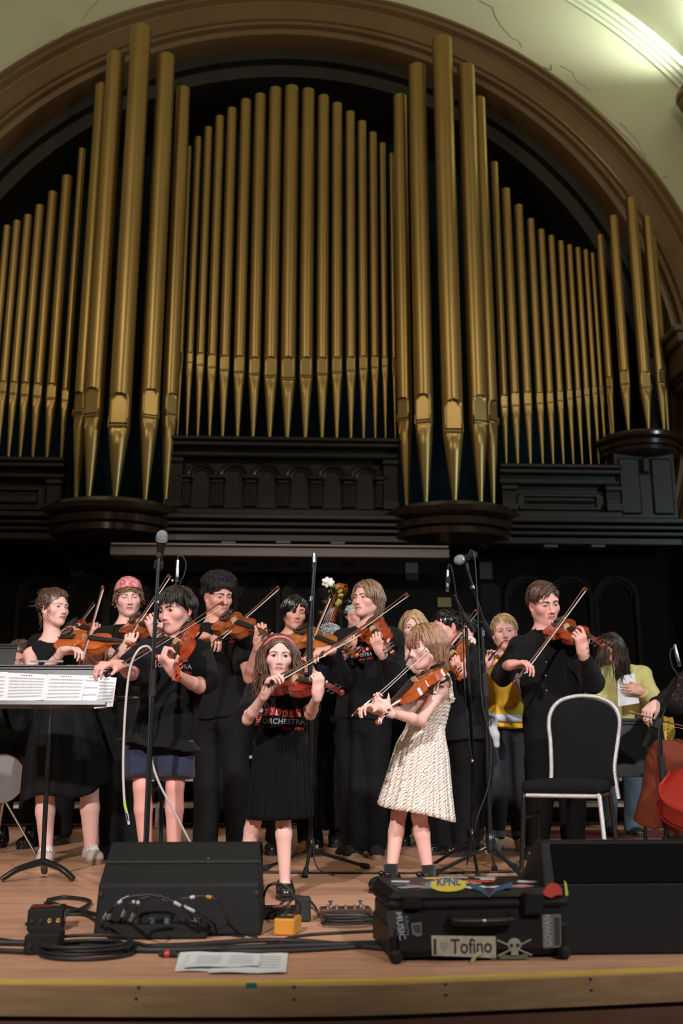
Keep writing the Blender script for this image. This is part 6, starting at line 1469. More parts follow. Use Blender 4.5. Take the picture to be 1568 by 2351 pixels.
# ---- young man in the black button shirt at the right
pl = plan((1268, 1434), 6.20, (1386, 1477), 0.595, (-.30, -.62, .72), (1183, 1562), (1348, 1348), .74)
p = Person(6.32, 'young man with short brown hair in black button shirt playing behind the chair', (1248, 1385), 95, 12,
    dict(neck=(1252, 1449, .02), shL=(1316, 1484, -.10), shR=(1194, 1486, .04), pel=(1272, 1640, .02), elL=(1360, 1566, -.08), wrL=(1339, 1500, pl['NY'] - 6.32 + .01), knkL=(1334, 1470, pl['NY'] - 6.32 - .02), elR=(1154, 1552, -.12), wrR=(1170, 1527, pl['FY'] - 6.32 + .05), knkR=(1196, 1522, pl['FY'] - 6.32 + .01),
         knL=(1310, 1810, .0), anL=(1318, 1975, .03), knR=(1240, 1810, .0), anR=(1232, 1975, .03)),
    pitch=-14, roll=7, skin='rosy', bare=(), face=dict(lid=.34, gaze=(.3, -.6), brow=(.045, .028, .02), browt=1.5, lips=(.50, .18, .16), iris=(.02, .015, .012)), S=1.08)
p.add_hand('R', 'knkR', (.1, 0, -1), fingers=[(50, 36, 16), (52, 38, 18), (54, 40, 20), (48, 38, 18)], thumb=(10, 40))
p.add_hand('L', 'knkL', (-.3, .8, .15), fingers=[(28, 50, 35), (60, 75, 42), (62, 75, 45), (60, 70, 40)], thumb=(55, 10))
p.body(); p.shirt(m_blk, sleeve=0, long=True, sr=(.072, .070), hem=-.03, ease=.016, wr=((.0045, 26), (.0025, 60)), wrist_r=.036, collar=m_blk)
for s_ in (-1, 1):      # shirt collar points
    n0 = p.j['neck'] + V3(0, 0, .018); MB().tube([n0 + p.T[:, 0] * s_ * .060 + p.T[:, 2] * .020, n0 + p.T[:, 0] * s_ * .045 + p.T[:, 1] * .060 - p.T[:, 2] * .004, n0 + p.T[:, 0] * s_ * .030 + p.T[:, 1] * .085 - p.T[:, 2] * .045], [.020, .022, .006], 8, flat=(p.T[:, 1], .3)).build('collar_point', m_blk, p.shirt_ob, world=True)
for k, (bx, by) in enumerate(((1254, 1520), (1253, 1551), (1255, 1585))): MB().ball(at(bx, by, 6.32 - .155), (.005, .003, .005), None, 8, 6).build('button', M('pearl_button', (.30, .30, .30), .3), p.shirt_ob, world=True)
p.trousers(m_slacks, r=(.100, .080, .066))
for q in 'LR': p.shoe(q, m_shoe, m_sole_b)
c = cap(p.hd, face_cut(.060, .060, .086, -.055)); person_hair(p, (.115, .055, .036), 'brown', c, [locks(p.hd, 520, style_short(.9, .085, .048), .0044, 8, 15, 3, .010, .12)], (.06, .03, .02))
play(pl, V_RB, 'red-brown violin held by the young man in the button shirt', 'violin bow of the young man in the button shirt'); PLAYERS['button'] = p.lens()
# ---------------------------------------------------------------- people further back
BG = dict(fine=.0055, coarse=.012, cell=.018, bare=())
def plain_legs(p, r=(.100, .082, .068), shoe=None, mat=None):
    p.trousers(mat or m_slacks, r=r, h=.012)
    for q in 'LR': p.shoe(q, shoe or m_shoe, m_sole_b, h=.009)
def legs_px(x, yk, ya, w=28, dy=0.): return dict(knL=(x + w, yk, dy), anL=(x + w, ya, dy + .03), knR=(x - w, yk, dy), anR=(x - w, ya, dy + .03))
# ---- whistle player in the yellow shirt
p = Person(6.85, 'person with short blond hair in yellow shirt playing a tin whistle', (1158, 1452), 80, -10,
    dict(neck=(1163, 1514, .02), shL=(1217, 1540, .0), shR=(1112, 1540, 0), pel=(1163, 1668, .03), elL=(1206, 1606, -.1), wrL=(1163, 1517, -.22), knkL=(1145, 1504, -.24), elR=(1104, 1604, -.1), wrR=(1114, 1530, -.26), knkR=(1125, 1512, -.28),
         knL=(1192, 1800, .0), anL=(1198, 1925, .03), toeL=(1206, 1950, -.15), knR=(1140, 1800, .0), anR=(1138, 1925, .0), toeR=(1122, 1950, -.14)),
    pitch=0, roll=4, skin='rosy', female=True, face=dict(lid=.62, gaze=(-.3, .1), brow=(.40, .27, .16), browt=.6, lips=(.50, .17, .15), mouth='open', iris=(.05, .06, .08), jaw=1.08), fine=.0042, neck_r=.055)
p.add_hand('R', 'knkR', (.3, -.4, .6), curls=(40, 45, 25), thumb=(40, 20)); p.add_hand('L', 'knkL', (-.5, .1, -.6), curls=(45, 45, 25), thumb=(40, 20))
p.body(); m_yel = M('yellow_cotton', (.78, .46, .035), .85, sheen=.1, bump=(200, .1), spec=.2)
p.shirt(m_yel, sleeve=.55, sr=(.074, .086), hem=-.02, ease=.055, wr=((.008, 22), (.0035, 55)), flare=.03, collar=m_yel)
p.trousers(M('charcoal_denim', (.022, .024, .028), .85, bump=(220, .15)), 'jeans', r=(.105, .080, .062))
m_cuff = M('denim_cuff', (.16, .17, .19), .85)
for q in 'LR':
    a = p.j['an' + q]; MB().lathe([(.060, .085), (.068, .087), (.068, .125), (.060, .127)], 20, (a[0], a[1], 0)).build('trouser_cuff', m_cuff, p.root, world=True); p.shoe(q, M('cream_hightop', (.60, .47, .30), .75), m_sole_w, .26, name='sneaker', laces=M('white_lace', (.72, .68, .66), .8))
A = np.linspace(0, 6.2832, 40); m_wr = M('white_cloth', (.60, .62, .68), .85, bump=(120, .2))
o = MB().tube([p.j['pel'] + V3(0, 0, .055 + .004 * math.sin(3 * a)) + p.T[:, 0] * .240 * math.cos(a) + p.T[:, 1] * .190 * math.sin(a) for a in A], .026, 8, flat=((0, 0, 1), 1.)).build('tied_jacket', m_wr, p.root, world=True)
F = Field(p.j['pel'] - .35, p.j['pel'] + .35, .007); kn = at(1128, 1656, 6.62); F.ell(kn, (.045, .03, .04), None, .02); F.cone(kn, kn + V3(-.035, -.01, -.06), .03, .022, .02); F.cone(kn, kn + V3(.02, -.02, -.09), .03, .026, .02); F.cone(kn + V3(.02, -.02, -.09), kn + V3(.028, -.01, -.15), .026, .020, .02); F.ripple(p.j['pel'] - .35, p.j['pel'] + .35, wobble(3, .004, 60)); P_, F_ = F.mesh(1); meshobj('sleeve_knot', P_ - np.array(p.root.location), F_, m_wr, o)
def crop_rule(d, r):
    if d[1] > .40 and d[2] < .48: return None
    if d[2] < .0 and d[1] > -.2: return None
    if d[2] < -.4: return None
    if d[2] > .4: return (np.array([-.5 + d[0], .5 + d[1], .7]) + r.normal(0, .35, 3), .055 * r.uniform(.6, 1.2), .3, .35)
    return (np.array([d[0] * .3, -.2, -1.]) + r.normal(0, .2, 3), .035, .6, .6)
c = cap(p.hd, face_cut(.062, .060, .086, -.05)); person_hair(p, (.48, .36, .17), 'blond', c, [locks(p.hd, 380, crop_rule, .0042, 7, 21, 3, .010, .3)], (.34, .22, .09))
tw = thing('tin_whistle', 'dark tin whistle played by the person in the yellow shirt', 'whistle', at(1152, 1477, 6.58)); d = at(1122, 1516, 6.46) - at(1152, 1477, 6.58)
MB().tube([V3(0, 0, 0), d], .0065, 10).build('tube', M('whistle_brass', (.10, .09, .07), .25, .8), tw); MB().tube([V3(0, 0, 0) - unit(d) * .02, unit(d) * .03], [.004, .0085], 10).build('mouthpiece', m_chrome, tw)
# ---- boy with black hair in dark suit, facing left behind the girl in the sundress
pl = plan((1046, 1482), 6.36, (1050, 1556), .58, (-.80, -.40, .45), (992, 1524), (1102, 1408), .74)
p = Person(6.55, 'boy with short black hair in dark suit behind the girl in the sundress', (1026, 1442), 80, -72,
    dict(neck=(1050, 1484, .02), shL=(1078, 1504, -.16), shR=(1032, 1498, .12), pel=(1062, 1660, .02), elL=(1080, 1580, -.25), wrL=(1060, 1545, pl['NY'] - 6.55 + .03), knkL=(1046, 1522, pl['NY'] - 6.55), elR=(1000, 1580, -.05), wrR=(985, 1540, pl['FY'] - 6.55 + .05), knkR=(990, 1526, pl['FY'] - 6.55),
         knL=(1072, 1800, .0), anL=(1070, 1945, -.04), toeL=(1045, 1965, -.12), knR=(1028, 1800, .1), anR=(1024, 1945, .08), toeR=(1000, 1968, .0)),
    pitch=-6, skin='rosy', face=dict(lid=.4, brow=(.012, .010, .01)), fine=.0045, bare=())
p.add_hand('L', 'knkL', (.3, .7, .2), curls=(60, 72, 42), sc=.85); p.add_hand('R', 'knkR', (0, 0, -1), curls=(45, 40, 20), sc=.85)
p.body(); m_suit = M('dark_suit', (.0075, .0085, .0095), .8, spec=.25, bump=(260, .06))
p.shirt(m_suit, 'jacket', sleeve=0, long=True, sr=(.078, .074), hem=-.22, ease=.030, wr=((.003, 24),), flare=.015, collar=m_suit); plain_legs(p, (.102, .09, .08), m_patent)
c = cap(p.hd, face_cut(.058, .060, .086, -.05)); person_hair(p, (.008, .008, .009), 'jetblack', c, [locks(p.hd, 400, style_short(.5, .075, .045), .0046, 7, 31, 3, .011, .2)], (.02, .018, .018), .22)
play(pl, V_OR, 'orange violin held by the black-haired boy in the suit', 'violin bow of the black-haired boy in the suit'); PLAYERS['suit'] = p.lens()
# ---- blonde woman behind
p = Person(7.3, 'blonde woman standing behind between the hoodie and the sundress girl', (949, 1440), 74, -8,
    dict(neck=(950, 1500, .02), shL=(995, 1520, .0), shR=(905, 1520, 0), pel=(950, 1660, .03), elL=(1000, 1590, -.1), wrL=(960, 1540, -.22), knkL=(940, 1520, -.24), elR=(905, 1580, -.12), wrR=(922, 1512, -.24), knkR=(932, 1496, -.26), **legs_px(950, 1800, 1915)),
    pitch=-6, skin='pale', female=True, face=dict(lid=.45, brow=(.30, .20, .12), browt=.6), **BG)
p.add_hand('R', 'knkR', (.4, .3, .3), curls=(50, 50, 30)); p.add_hand('L', 'knkL', (-.4, .3, .3), curls=(50, 50, 30))
p.body(); p.shirt(m_blk2, sleeve=0, long=True, sr=(.066, .06), hem=-.12, h=.012); plain_legs(p)
MB().tube([p.j['neck'] + p.T[:, 0] * .062 * math.cos(a) + p.T[:, 1] * (.075 * abs(math.sin(a)) ** .7 + .03) - V3(0, 0, .10 * math.sin(a)) for a in np.linspace(.2, 2.94, 20)], .007, 6).build('pale_necklace', M('pearls', (.5, .45, .36), .4), p.root, world=True)
c = cap(p.hd, face_cut(.060, .056, .086, -.10), h=.008); person_hair(p, (.46, .30, .15), 'paleblonde', c, [locks(p.hd, 260, style_parted(.26, .15, .25), .0060, 10, 41, 3, .010, .06)], (.30, .17, .085))
# ---- man behind with red collar and white flower
p = Person(7.6, 'dark-haired man with red scarf and white flower behind the microphone stands', (1064, 1446), 72, -50,
    dict(neck=(1072, 1492, .02), shL=(1112, 1512, -.06), shR=(1036, 1512, .06), pel=(1072, 1640, .03), elL=(1116, 1580, -.1), wrL=(1095, 1620, -.24), elR=(1030, 1580, -.05), wrR=(1040, 1620, -.2), **legs_px(1072, 1775, 1895, 24)),
    pitch=-8, skin='rosy', face=dict(lid=.4, brow=(.015, .012, .01)), **BG)
p.body(); p.shirt(m_blk, sleeve=0, long=True, sr=(.076, .07), hem=-.15, h=.012); plain_legs(p)
MB().tube([p.j['neck'] + V3(.075 * math.cos(a), -.075 * math.sin(a), .012 - .02 * math.sin(a)) for a in np.linspace(0, 6.28, 24)], .020, 8).build('red_scarf', M('red_cloth', (.40, .02, .018), .8), p.root, world=True)
fw = MB(); q0 = at(1081, 1474, 7.40)
for i in range(26): a = unit(rng.normal(0, 1, 3) * V3(1, .5, 1)); fw.ball(q0 + a * V3(.028, .014, .034), (.013, .008, .013), None, 7, 5)
fw.build('white_flower', M('white_petal', (.66, .63, .54), .7), p.root, world=True)
c = cap(p.hd, face_cut(.058, .060, .086, -.05), h=.008); person_hair(p, (.010, .009, .009), 'jetblack', c, [locks(p.hd, 180, style_short(.4, .07, .045), .0060, 7, 51, 3, .010, .2)], None, .22)
# ---- white-haired man with glasses
p = Person(8.6, 'white-haired man with glasses far back beside the double bass', (818, 1414), 62, 28,
    dict(neck=(812, 1462, .02), shL=(848, 1478, .0), shR=(776, 1478, 0), pel=(812, 1600, .03), elL=(852, 1540, -.1), wrL=(838, 1590, -.24), elR=(772, 1540, -.05), wrR=(780, 1590, -.2), **legs_px(812, 1740, 1880, 22)),
    pitch=-2, skin='rosy', face=dict(lid=.4, brow=(.4, .4, .4), browt=.7), **BG)
p.body(); p.shirt(M('grey_shirt', (.035, .038, .042), .85), sleeve=0, long=True, sr=(.076, .07), hem=-.1, h=.012); plain_legs(p)
c = cap(p.hd, face_cut(.072, .062, .086, -.03), h=.008); person_hair(p, (.60, .60, .60), 'white', c, [locks(p.hd, 140, style_short(.4, .05, .035), .0060, 6, 61, 3, .006, .2)], (.4, .4, .4))
b = MB()
for s_ in (-1, 1): b.tube([p.hd.w(s_ * .033 + .023 * math.cos(a), .096 - .012 * (abs(math.cos(a))), -.002 + .018 * math.sin(a)) for a in np.linspace(0, 6.28, 20)], .0016, 5); b.tube([p.hd.w(s_ * .056, .085, .002), p.hd.w(s_ * .078, -.01, .004)], .0014, 5)
b.tube([p.hd.w(-.011, .100, .002), p.hd.w(.011, .100, .002)], .0015, 5); b.build('glasses', m_chrome, p.root, world=True)
# ---- grey-haired player bowed over the double bass
p = Person(7.2, 'grey-haired player bent behind the amber viola', (757, 1472), 70, 22,
    dict(neck=(748, 1516, .02), shL=(792, 1536, .0), shR=(706, 1536, 0), pel=(748, 1650, .03), elL=(800, 1590, -.1), wrL=(780, 1640, -.24), elR=(702, 1590, -.05), wrR=(712, 1640, -.2), **legs_px(748, 1770, 1900, 22)),
    pitch=-26, skin='rosy', face=dict(lid=.3, brow=(.4, .4, .4), browt=.7), **BG)
p.body(); p.shirt(m_blk2, sleeve=0, long=True, sr=(.076, .07), hem=-.1, h=.012); plain_legs(p)
c = cap(p.hd, face_cut(.064, .058, .086, -.05), h=.008); person_hair(p, (.42, .43, .45), 'silver', c, [locks(p.hd, 240, crop_rule, .0056, 7, 71, 3, .016, .5)], (.22, .22, .24))
# ---- long-haired reader in pale yellow sweater
p = Person(7.9, 'person with long dark hair in pale yellow sweater reading a sheet of paper', (1402, 1491), 68, -28,
    dict(neck=(1418, 1532, .04), shL=(1474, 1552, .0), shR=(1368, 1556, 0), pel=(1424, 1660, .03), elL=(1498, 1612, -.06), wrL=(1472, 1586, -.34), knkL=(1459, 1583, -.37), elR=(1362, 1625, -.06), wrR=(1400, 1640, -.26), **legs_px(1424, 1780, 1905, 28)),
    pitch=-32, roll=6, skin='tan', face=dict(lid=.25, brow=(.03, .02, .015)), **BG)
p.add_hand('L', 'knkL', (-.6, .5, 0), curls=(30, 40, 25), thumb=(30, 20))
p.body(); m_pale = M('pale_yellow_knit', (.52, .46, .17), .9, sheen=.2, bump=(160, .2), spec=.2)
p.shirt(m_pale, 'sweater', sleeve=0, long=True, sr=(.086, .080), hem=-.10, ease=.05, wr=((.006, 22), (.003, 50)), h=.010, wrist_r=.045, flare=.02, collar=m_pale); p.trousers(M('blue_jeans', (.05, .09, .12), .85), 'jeans', h=.012)
for q in 'LR': p.shoe(q, m_shoe, m_sole_b, h=.009)
c = cap(p.hd, face_cut(.060, .052, .086, -.10), h=.008, extra=lambda F, w, S: F.cone(w(0, -.03, 0), w(0, -.03, -.12), .08 * S, .07 * S, .03))
person_hair(p, (.035, .019, .013), 'darkbrunette', c, [curtain((at(1408, 1480, 7.72), at(1440, 1492, 7.74)), (at(1414, 1560, 7.56), at(1448, 1552, 7.60)), 150, .0060, 7, .012), curtain((at(1380, 1482, 7.74), at(1392, 1478, 7.72)), (at(1362, 1538, 7.66), at(1386, 1540, 7.62)), 70, .0060, 8, .012), locks(p.hd, 360, style_parted(.36, -.1, .0), .0064, 12, 81, 3, .016, .25, .085)], (.015, .009, .007))
sp = thing('paper_sheet', 'white sheet held by the person in the pale yellow sweater', 'paper', at(1441, 1583, 7.50)); b = MB(); n = 8; V = []
for i in range(n + 1):
    for j in range(n + 1):
        q = lerp(lerp(at(1417, 1555, 7.60), at(1456, 1545, 7.60), i / n), lerp(at(1419, 1622, 7.58), at(1468, 1614, 7.58), i / n), j / n); V.append(q + V3(0, -.03 * math.sin(math.pi * i / n) * .5, 0) - np.array(sp.location))
b.add(V, [(i*(n+1)+j, i*(n+1)+j+1, (i+1)*(n+1)+j+1, (i+1)*(n+1)+j) for i in range(n) for j in range(n)]); b.build('sheet', M('paper_white', (.66, .66, .68), .8), sp)
# ---- cellist at the right edge, seated, mostly out of frame
p = Person(5.9, 'seated cellist at the right edge in dark floral top and rust skirt', (1640, 1470), 90, -25,
    dict(neck=(1640, 1545, .02), shL=(1705, 1572, -.02), shR=(1578, 1570, .02), pel=(1640, 1730, .12), elL=(1690, 1650, -.15), wrL=(1640, 1600, -.35), knkL=(1625, 1590, -.36), elR=(1540, 1612, -.06), wrR=(1503, 1618, -.30), knkR=(1488, 1632, -.34),
         knL=(1690, 1745, -.38), anL=(1690, 1930, -.30), toeL=(1685, 1950, -.42), knR=(1535, 1745, -.36), anR=(1528, 1925, -.26), toeR=(1515, 1948, -.38)),
    pitch=-5, skin='pale', female=True, face=dict(lid=.5), fine=.0042, bare=())
p.add_hand('R', 'knkR', (-.1, .2, -1), fingers=[(55, 35, 18), (58, 36, 18), (60, 38, 20), (56, 36, 18)], thumb=(10, 35)); p.add_hand('L', 'knkL', (-.2, .8, .2), curls=(55, 65, 40))
p.body(); m_flor = M('dark_floral', (.006, .005, .006), .8, noise=(34, .95, (.22, .03, .02)), spec=.25)
m_flor.node_tree.nodes['Color Ramp'].color_ramp.elements[0].position = .60
p.shirt(m_flor, 'blouse', sleeve=0, long=True, sr=(.082, .088), hem=-.05, ease=.03, wr=((.006, 24), (.003, 60)), wrist_r=.042)
m_rust = M('rust_skirt', (.20, .045, .024), .85, noise=(3, .4, (.13, .028, .016)), spec=.2)
def rust(F):
    F.loft(p.rows([(-.15, .20, .15), (.15, .16, .12)], .0), p.T, .03)
    for q in 'LR': F.cone(p.j['hip' + q], p.j['kn' + q], .115, .10, .05); F.capcone(p.j['kn' + q] + V3(0, 0, .0), p.j['an' + q] + V3(-.02 if q == 'R' else .02, 0, .075), .095, .150, .05)
p.cloth('skirt', m_rust, rust, h=.010, wr=((.010, 26), (.004, 60)), pad=.26)
for q in 'LR': p.shoe(q, m_shoe, m_sole_b)
c = cap(p.hd, face_cut(.060, .056, .086, -.10), h=.008); person_hair(p, (.10, .05, .03), 'brunette', c, [locks(p.hd, 200, style_parted(.26, .1, .25), .0060, 10, 91, 3, .010, .06)])
# ---- second violinist hidden behind the woman at the left, and a seated player at the left edge
pl = plan((152, 1440), 7.25, (252, 1452), .595, (-.2, -.7, .7), (172, 1438), (249, 1403), .74)
p = Person(7.4, 'violinist mostly hidden behind the woman in the sleeveless dress', (124, 1404), 70, 42,
    dict(neck=(120, 1462, .02), shL=(160, 1478, -.06), shR=(84, 1480, .03), pel=(122, 1620, .03), elL=(205, 1540, -.1), wrL=(214, 1470, pl['NY'] - 7.4 + .02), knkL=(218, 1448, pl['NY'] - 7.4 - .01), elR=(110, 1530, -.1), wrR=(150, 1452, pl['FY'] - 7.4 + .05), knkR=(166, 1442, pl['FY'] - 7.4), **legs_px(122, 1790, 1915, 22)),
    skin='rosy', female=True, face=dict(lid=.5), **BG)
p.add_hand('L', 'knkL', (-.2, .8, .2), curls=(58, 70, 42)); p.add_hand('R', 'knkR', (.1, 0, -1), curls=(45, 40, 20))
p.body(); p.shirt(m_blk, sleeve=0, long=True, sr=(.07, .066), hem=-.1, h=.012); plain_legs(p)
c = cap(p.hd, face_cut(.060, .056, .086, -.06), h=.008); person_hair(p, (.05, .03, .02), 'brunette', c, [locks(p.hd, 150, style_parted(.16, .1, .25), .0060, 8, 95, 3, .008, .06)])
play(pl, V_RB, 'violin half hidden behind the woman in the sleeveless dress', 'violin bow slanting up behind the woman in the sleeveless dress')
p = Person(7.6, 'seated player with dark hair bent down behind the sheet music at the left', (44, 1506), 70, 10,
    dict(neck=(40, 1545, .04), shL=(84, 1566, -.02), shR=(-8, 1566, 0), pel=(40, 1690, .1), elL=(92, 1630, -.1), wrL=(70, 1680, -.3), elR=(-14, 1630, -.1), wrR=(8, 1680, -.3), knL=(70, 1700, -.38), anL=(72, 1880, -.38), knR=(8, 1700, -.38), anR=(6, 1880, -.38)),
    pitch=-30, skin='rosy', female=True, face=dict(lid=.3), **BG)
p.body(); p.shirt(m_blk, sleeve=0, long=True, sr=(.07, .066), hem=-.1, h=.012); plain_legs(p)
c = cap(p.hd, face_cut(.060, .056, .086, -.06), h=.008); person_hair(p, (.055, .032, .022), 'brunette', c, [locks(p.hd, 170, style_parted(.16, .0, .25), .0060, 8, 97, 3, .008, .06)])
# ================================================================ STAGE GEAR
m_stand = M('stand_black', (.010, .012, .012), .32, .3, coat=.2); m_rub = M('rubber_black', (.010, .010, .010), .75); m_cable = M('cable_black', (.007, .0075, .008), .55)
m_box = M('speaker_paint', (.0045, .0052, .0058), .62, bump=(420, .25), spec=.3); m_grille = M('grille_cloth', (.0035, .0036, .004), .9, bump=(700, .8), spec=.12); m_mesh = M('mic_mesh', (.26, .28, .28), .45, .35, bump=(900, .6)); m_white_c = M('white_cable', (.52, .48, .46), .5)
m_metal = M('brushed_metal', (.52, .54, .54), .3, .95)
def cable(px, Y=None, z=.006, r=.0045, label=None, mat=None, n=60, name='cable', group='cables on the stage', seglist=()):
    """cable lying on the stage along picture points, or at given points"""
    P = [onfloor(q[0], q[1], z if len(q) < 3 else q[2]) for q in px] if Y is None else Y
    b = MB(); path = bez(P, n); path[:, 2] = np.maximum(path[:, 2], r); b.tube(path, r, 7)
    if label is None: return b
    o = b.build(name, mat or m_cable); tag(o, label, 'cable', group); return o, path
def band(path, i0, i1, r, name, mat, parent): MB().tube(path[i0:i1], r, 8).build(name, mat, parent)
# ---- floor monitors
def wedge(cx, wd, y0, prof, label, side_lean=.0, grille=False):
    t = thing('stage_monitor', label, 'speaker', (cx, y0, 0)); h = wd / 2
    b = MB(); n = len(prof); V = []
    for s_ in (-1, 1): V += [(s_ * (h - side_lean * z), y, z) for y, z in prof]
    b.add(V, [tuple(range(n)), tuple(range(2 * n - 1, n - 1, -1))] + [(i, n + i, n + (i + 1) % n, (i + 1) % n) for i in range(n)])
    o = b.build('cabinet', m_box, t, smooth=False)
    bv = o.modifiers.new('soft_edges', 'BEVEL'); bv.width = .008; bv.segments = 2
    return t
B0 = onfloor(213, 2152); B1 = onfloor(601, 2147); y0 = float(B0[1]); z1 = at(400, 2031, y0)[2]; z2 = at(400, 1934, y0 + .17)[2]; z3 = at(400, 1930, y0 + .20)[2]
t = wedge((B0[0] + B1[0]) / 2, B1[0] - B0[0], y0, [(0, 0), (0, z1), (.17, z2), (.19, z2 + .002), (.50, .07), (.50, 0)], 'black wedge floor monitor at the left seen from behind', .06)
MB().box((0, .085, (z1 + z2) / 2 + .003), (.55, .012, .004), rotx(math.atan2(z2 - z1, .17))).build('rear_seam', m_rub, t)
for s_ in (-1, 1): MB().lathe([(.009, 0), (.009, .004), (.006, .005)], 14, (s_ * .27, -.002, z1 - .03), rotx(R_(90))).build('corner_screw', m_rub, t)
MB().lathe([(.004, 0), (.004, .003)], 10, (.09, .10, (z1 * .41 + z2 * .59)), rotx(R_(30))).build('rivet', m_metal, t)
b = MB(); b.box((0, .349, (z2 + .07) / 2 + .005), (.56, .012, math.hypot(z2 - .07, .31) * .9), rotx(math.atan2(.31, z2 - .07))); b.build('grille', m_grille, t)
R0 = onfloor(1290, 2194); y1 = float(R0[1]); zt1 = at(1400, 1936, y1)[2]; zt2 = at(1400, 1926, y1 + .12)[2]
xL = at(1238, 1990, y1)[0]
t = wedge(xL + .42, .84, y1, [(0, 0), (0, zt1 * .62), (.05, zt1), (.12, zt2), (.48, .10), (.48, 0)], 'large black floor monitor at the right behind the flight case', .05)
b = MB(); b.box((.0, .023, zt1 * .81), (.74, .012, math.hypot(.05, zt1 * .38) * .9), rotx(-math.atan2(.05, zt1 * .38))); b.build('grille', m_grille, t)
for s_ in (-1, 1): MB().box((s_ * .405, .20, zt1 * .45), (.012, .16, .05), bev=.004).build('handle', m_rub, t)
# ---- flight case with stickers
C0 = onfloor(893, 2214); C1 = onfloor(1312, 2203); ax = unit((C1 - C0) * V3(1, 1, 0)); wd = float(np.linalg.norm(C1 - C0)); ang = math.atan2(ax[1], ax[0])
hC = float(at(1100, 2043, float((C0 + C1)[1] / 2))[2]); case = thing('flight_case', 'black hard equipment case covered in stickers at the stage edge', 'case', (C0 + C1) / 2, ang); dC = .36
m_case = M('case_plastic', (.0045, .0048, .0052), .48, bump=(300, .08), spec=.3); zl = hC * .80
b = MB(); b.box((0, dC / 2, zl / 2 + .006), (wd * .96, dC * .96, zl - .012), bev=.022)
for s_ in (-1, 1): b.box((s_ * wd * .465, dC / 2, zl * .35), (wd * .05, dC * .98, zl * .62), bev=.012); b.box((s_ * wd * .46, .01, .02), (wd * .07, .05, .04), bev=.012)
b.build('shell', m_case, case)
b = MB(); b.box((0, dC / 2, zl + (hC - zl) / 2), (wd * .985, dC, hC - zl), bev=.020); b.box((0, dC / 2, zl), (wd * 1.0, dC * 1.01, .026), bev=.010)
lid = b.build('lid', m_case, case)
for x, lh in ((-.376, .20), (.29, .34)):
    b = MB(); b.box((wd * x, -.012, zl + .004 + (.34 - lh) * hC * .35), (wd * .115, .026, hC * lh), bev=.007); b.box((wd * x, -.022, zl + .02), (wd * .09, .012, hC * .12), bev=.004); b.build('latch', m_case, case)
b = MB(); b.tube(bez([(-wd * .16, -.004, zl * .76), (-wd * .15, -.035, zl * .74), (0, -.042, zl * .73), (wd * .15, -.035, zl * .74), (wd * .16, -.004, zl * .76)], 24), .012, 8); b.build('handle', m_case, case)
MB().ball((0, -.052, zl * .755), (.008, .003, .005), None, 8, 5).build('handle_rivet', m_metal, case)
def sticker(pts, mat, name='sticker', off=-.0015, parent=None, th=.001):
    b = MB(); b.prism(pts, 0, th, np.array([[1., 0, 0], [0, 0, -1], [0, 1, 0]]), (0, off + .018 - .0, 0)); return b.build(name, mat, parent or case, smooth=False)
def front(px, py): # picture point to case front coordinates
    q = at(px, py, float(case.location.y)); d = q - np.array(case.location); return float(d @ ax), float(q[2])
YF = dC * .02 - .0012
def fsticker(quad, mat, y=YF, name='sticker', parent=None):
    V = [(front(*q)[0], y, front(*q)[1]) for q in quad]; n = len(V); V += [(x, yy - .0008, z) for x, yy, z in V]; b = MB(); b.add(V, [tuple(range(n))[::-1], tuple(range(n, 2 * n))] + [(i, (i + 1) % n, n + (i + 1) % n, n + i) for i in range(n)]); return b.build(name, mat, parent or case, smooth=False)
def ftext(txt, px, py, size_px, mat, parent, rot=0., bold=0., y=YF - .0015, align='LEFT', sx=1.):
    V, F = text_mesh(txt, 1., bold, align=align); x0, z0 = front(px, py); k = size_px * float(case.location.y) / FPX; c, s_ = math.cos(R_(rot)), math.sin(R_(rot))
    W = [(x0 + k * (sx * vx * c - vy * s_), y, z0 + k * (sx * vx * s_ + vy * c)) for vx, vy, _ in V]; b = MB(); b.add(W, F); return b.build('lettering', mat, parent, smooth=False)
m_st_w = M('sticker_worn_white', (.36, .33, .25), .6, noise=(60, .6, (.22, .19, .14))); m_ink = M('ink_black', (.012, .012, .012), .6); m_st_g = M('sticker_grey', (.10, .105, .095), .6); m_st_dk = M('sticker_dark', (.02, .022, .022), .6)
s1 = fsticker([(989, 2147), (1140, 2151), (1141, 2201), (991, 2193)], m_st_w); s1['label'] = 'worn white bumper sticker reading I heart Tofino'
ftext('I', 992, 2190, 44, m_ink, s1, bold=.02); ftext('Tofino', 1034, 2189, 42, m_ink, s1, sx=.82, bold=.015)
b = MB(); hx, hz = front(1020, 2172); k = .0135
b.add([(hx + k * 1.1 * (16 * math.sin(a) ** 3) / 16, YF - .0016, hz + k * 1.25 * (13 * math.cos(a) - 5 * math.cos(2*a) - 2 * math.cos(3*a) - math.cos(4*a)) / 16) for a in np.linspace(0, 6.283, 30, endpoint=False)], [tuple(range(30))[::-1]]); b.build('heart', M('faded_heart', (.22, .20, .17), .6), s1, smooth=False)
s2 = fsticker([(1249, 2104), (1294, 2101), (1296, 2179), (1252, 2180)], m_st_g); s2['label'] = 'grey sticker with the word GOWAN set upright'
ftext('GOWAN', 1272, 2176, 22, M('sticker_pale', (.26, .27, .25), .6), s2, rot=90, bold=.01, sx=.74); fsticker([(1278, 2110), (1291, 2108), (1292, 2172), (1280, 2174)], m_st_dk, YF - .0012, 'graphic', s2)
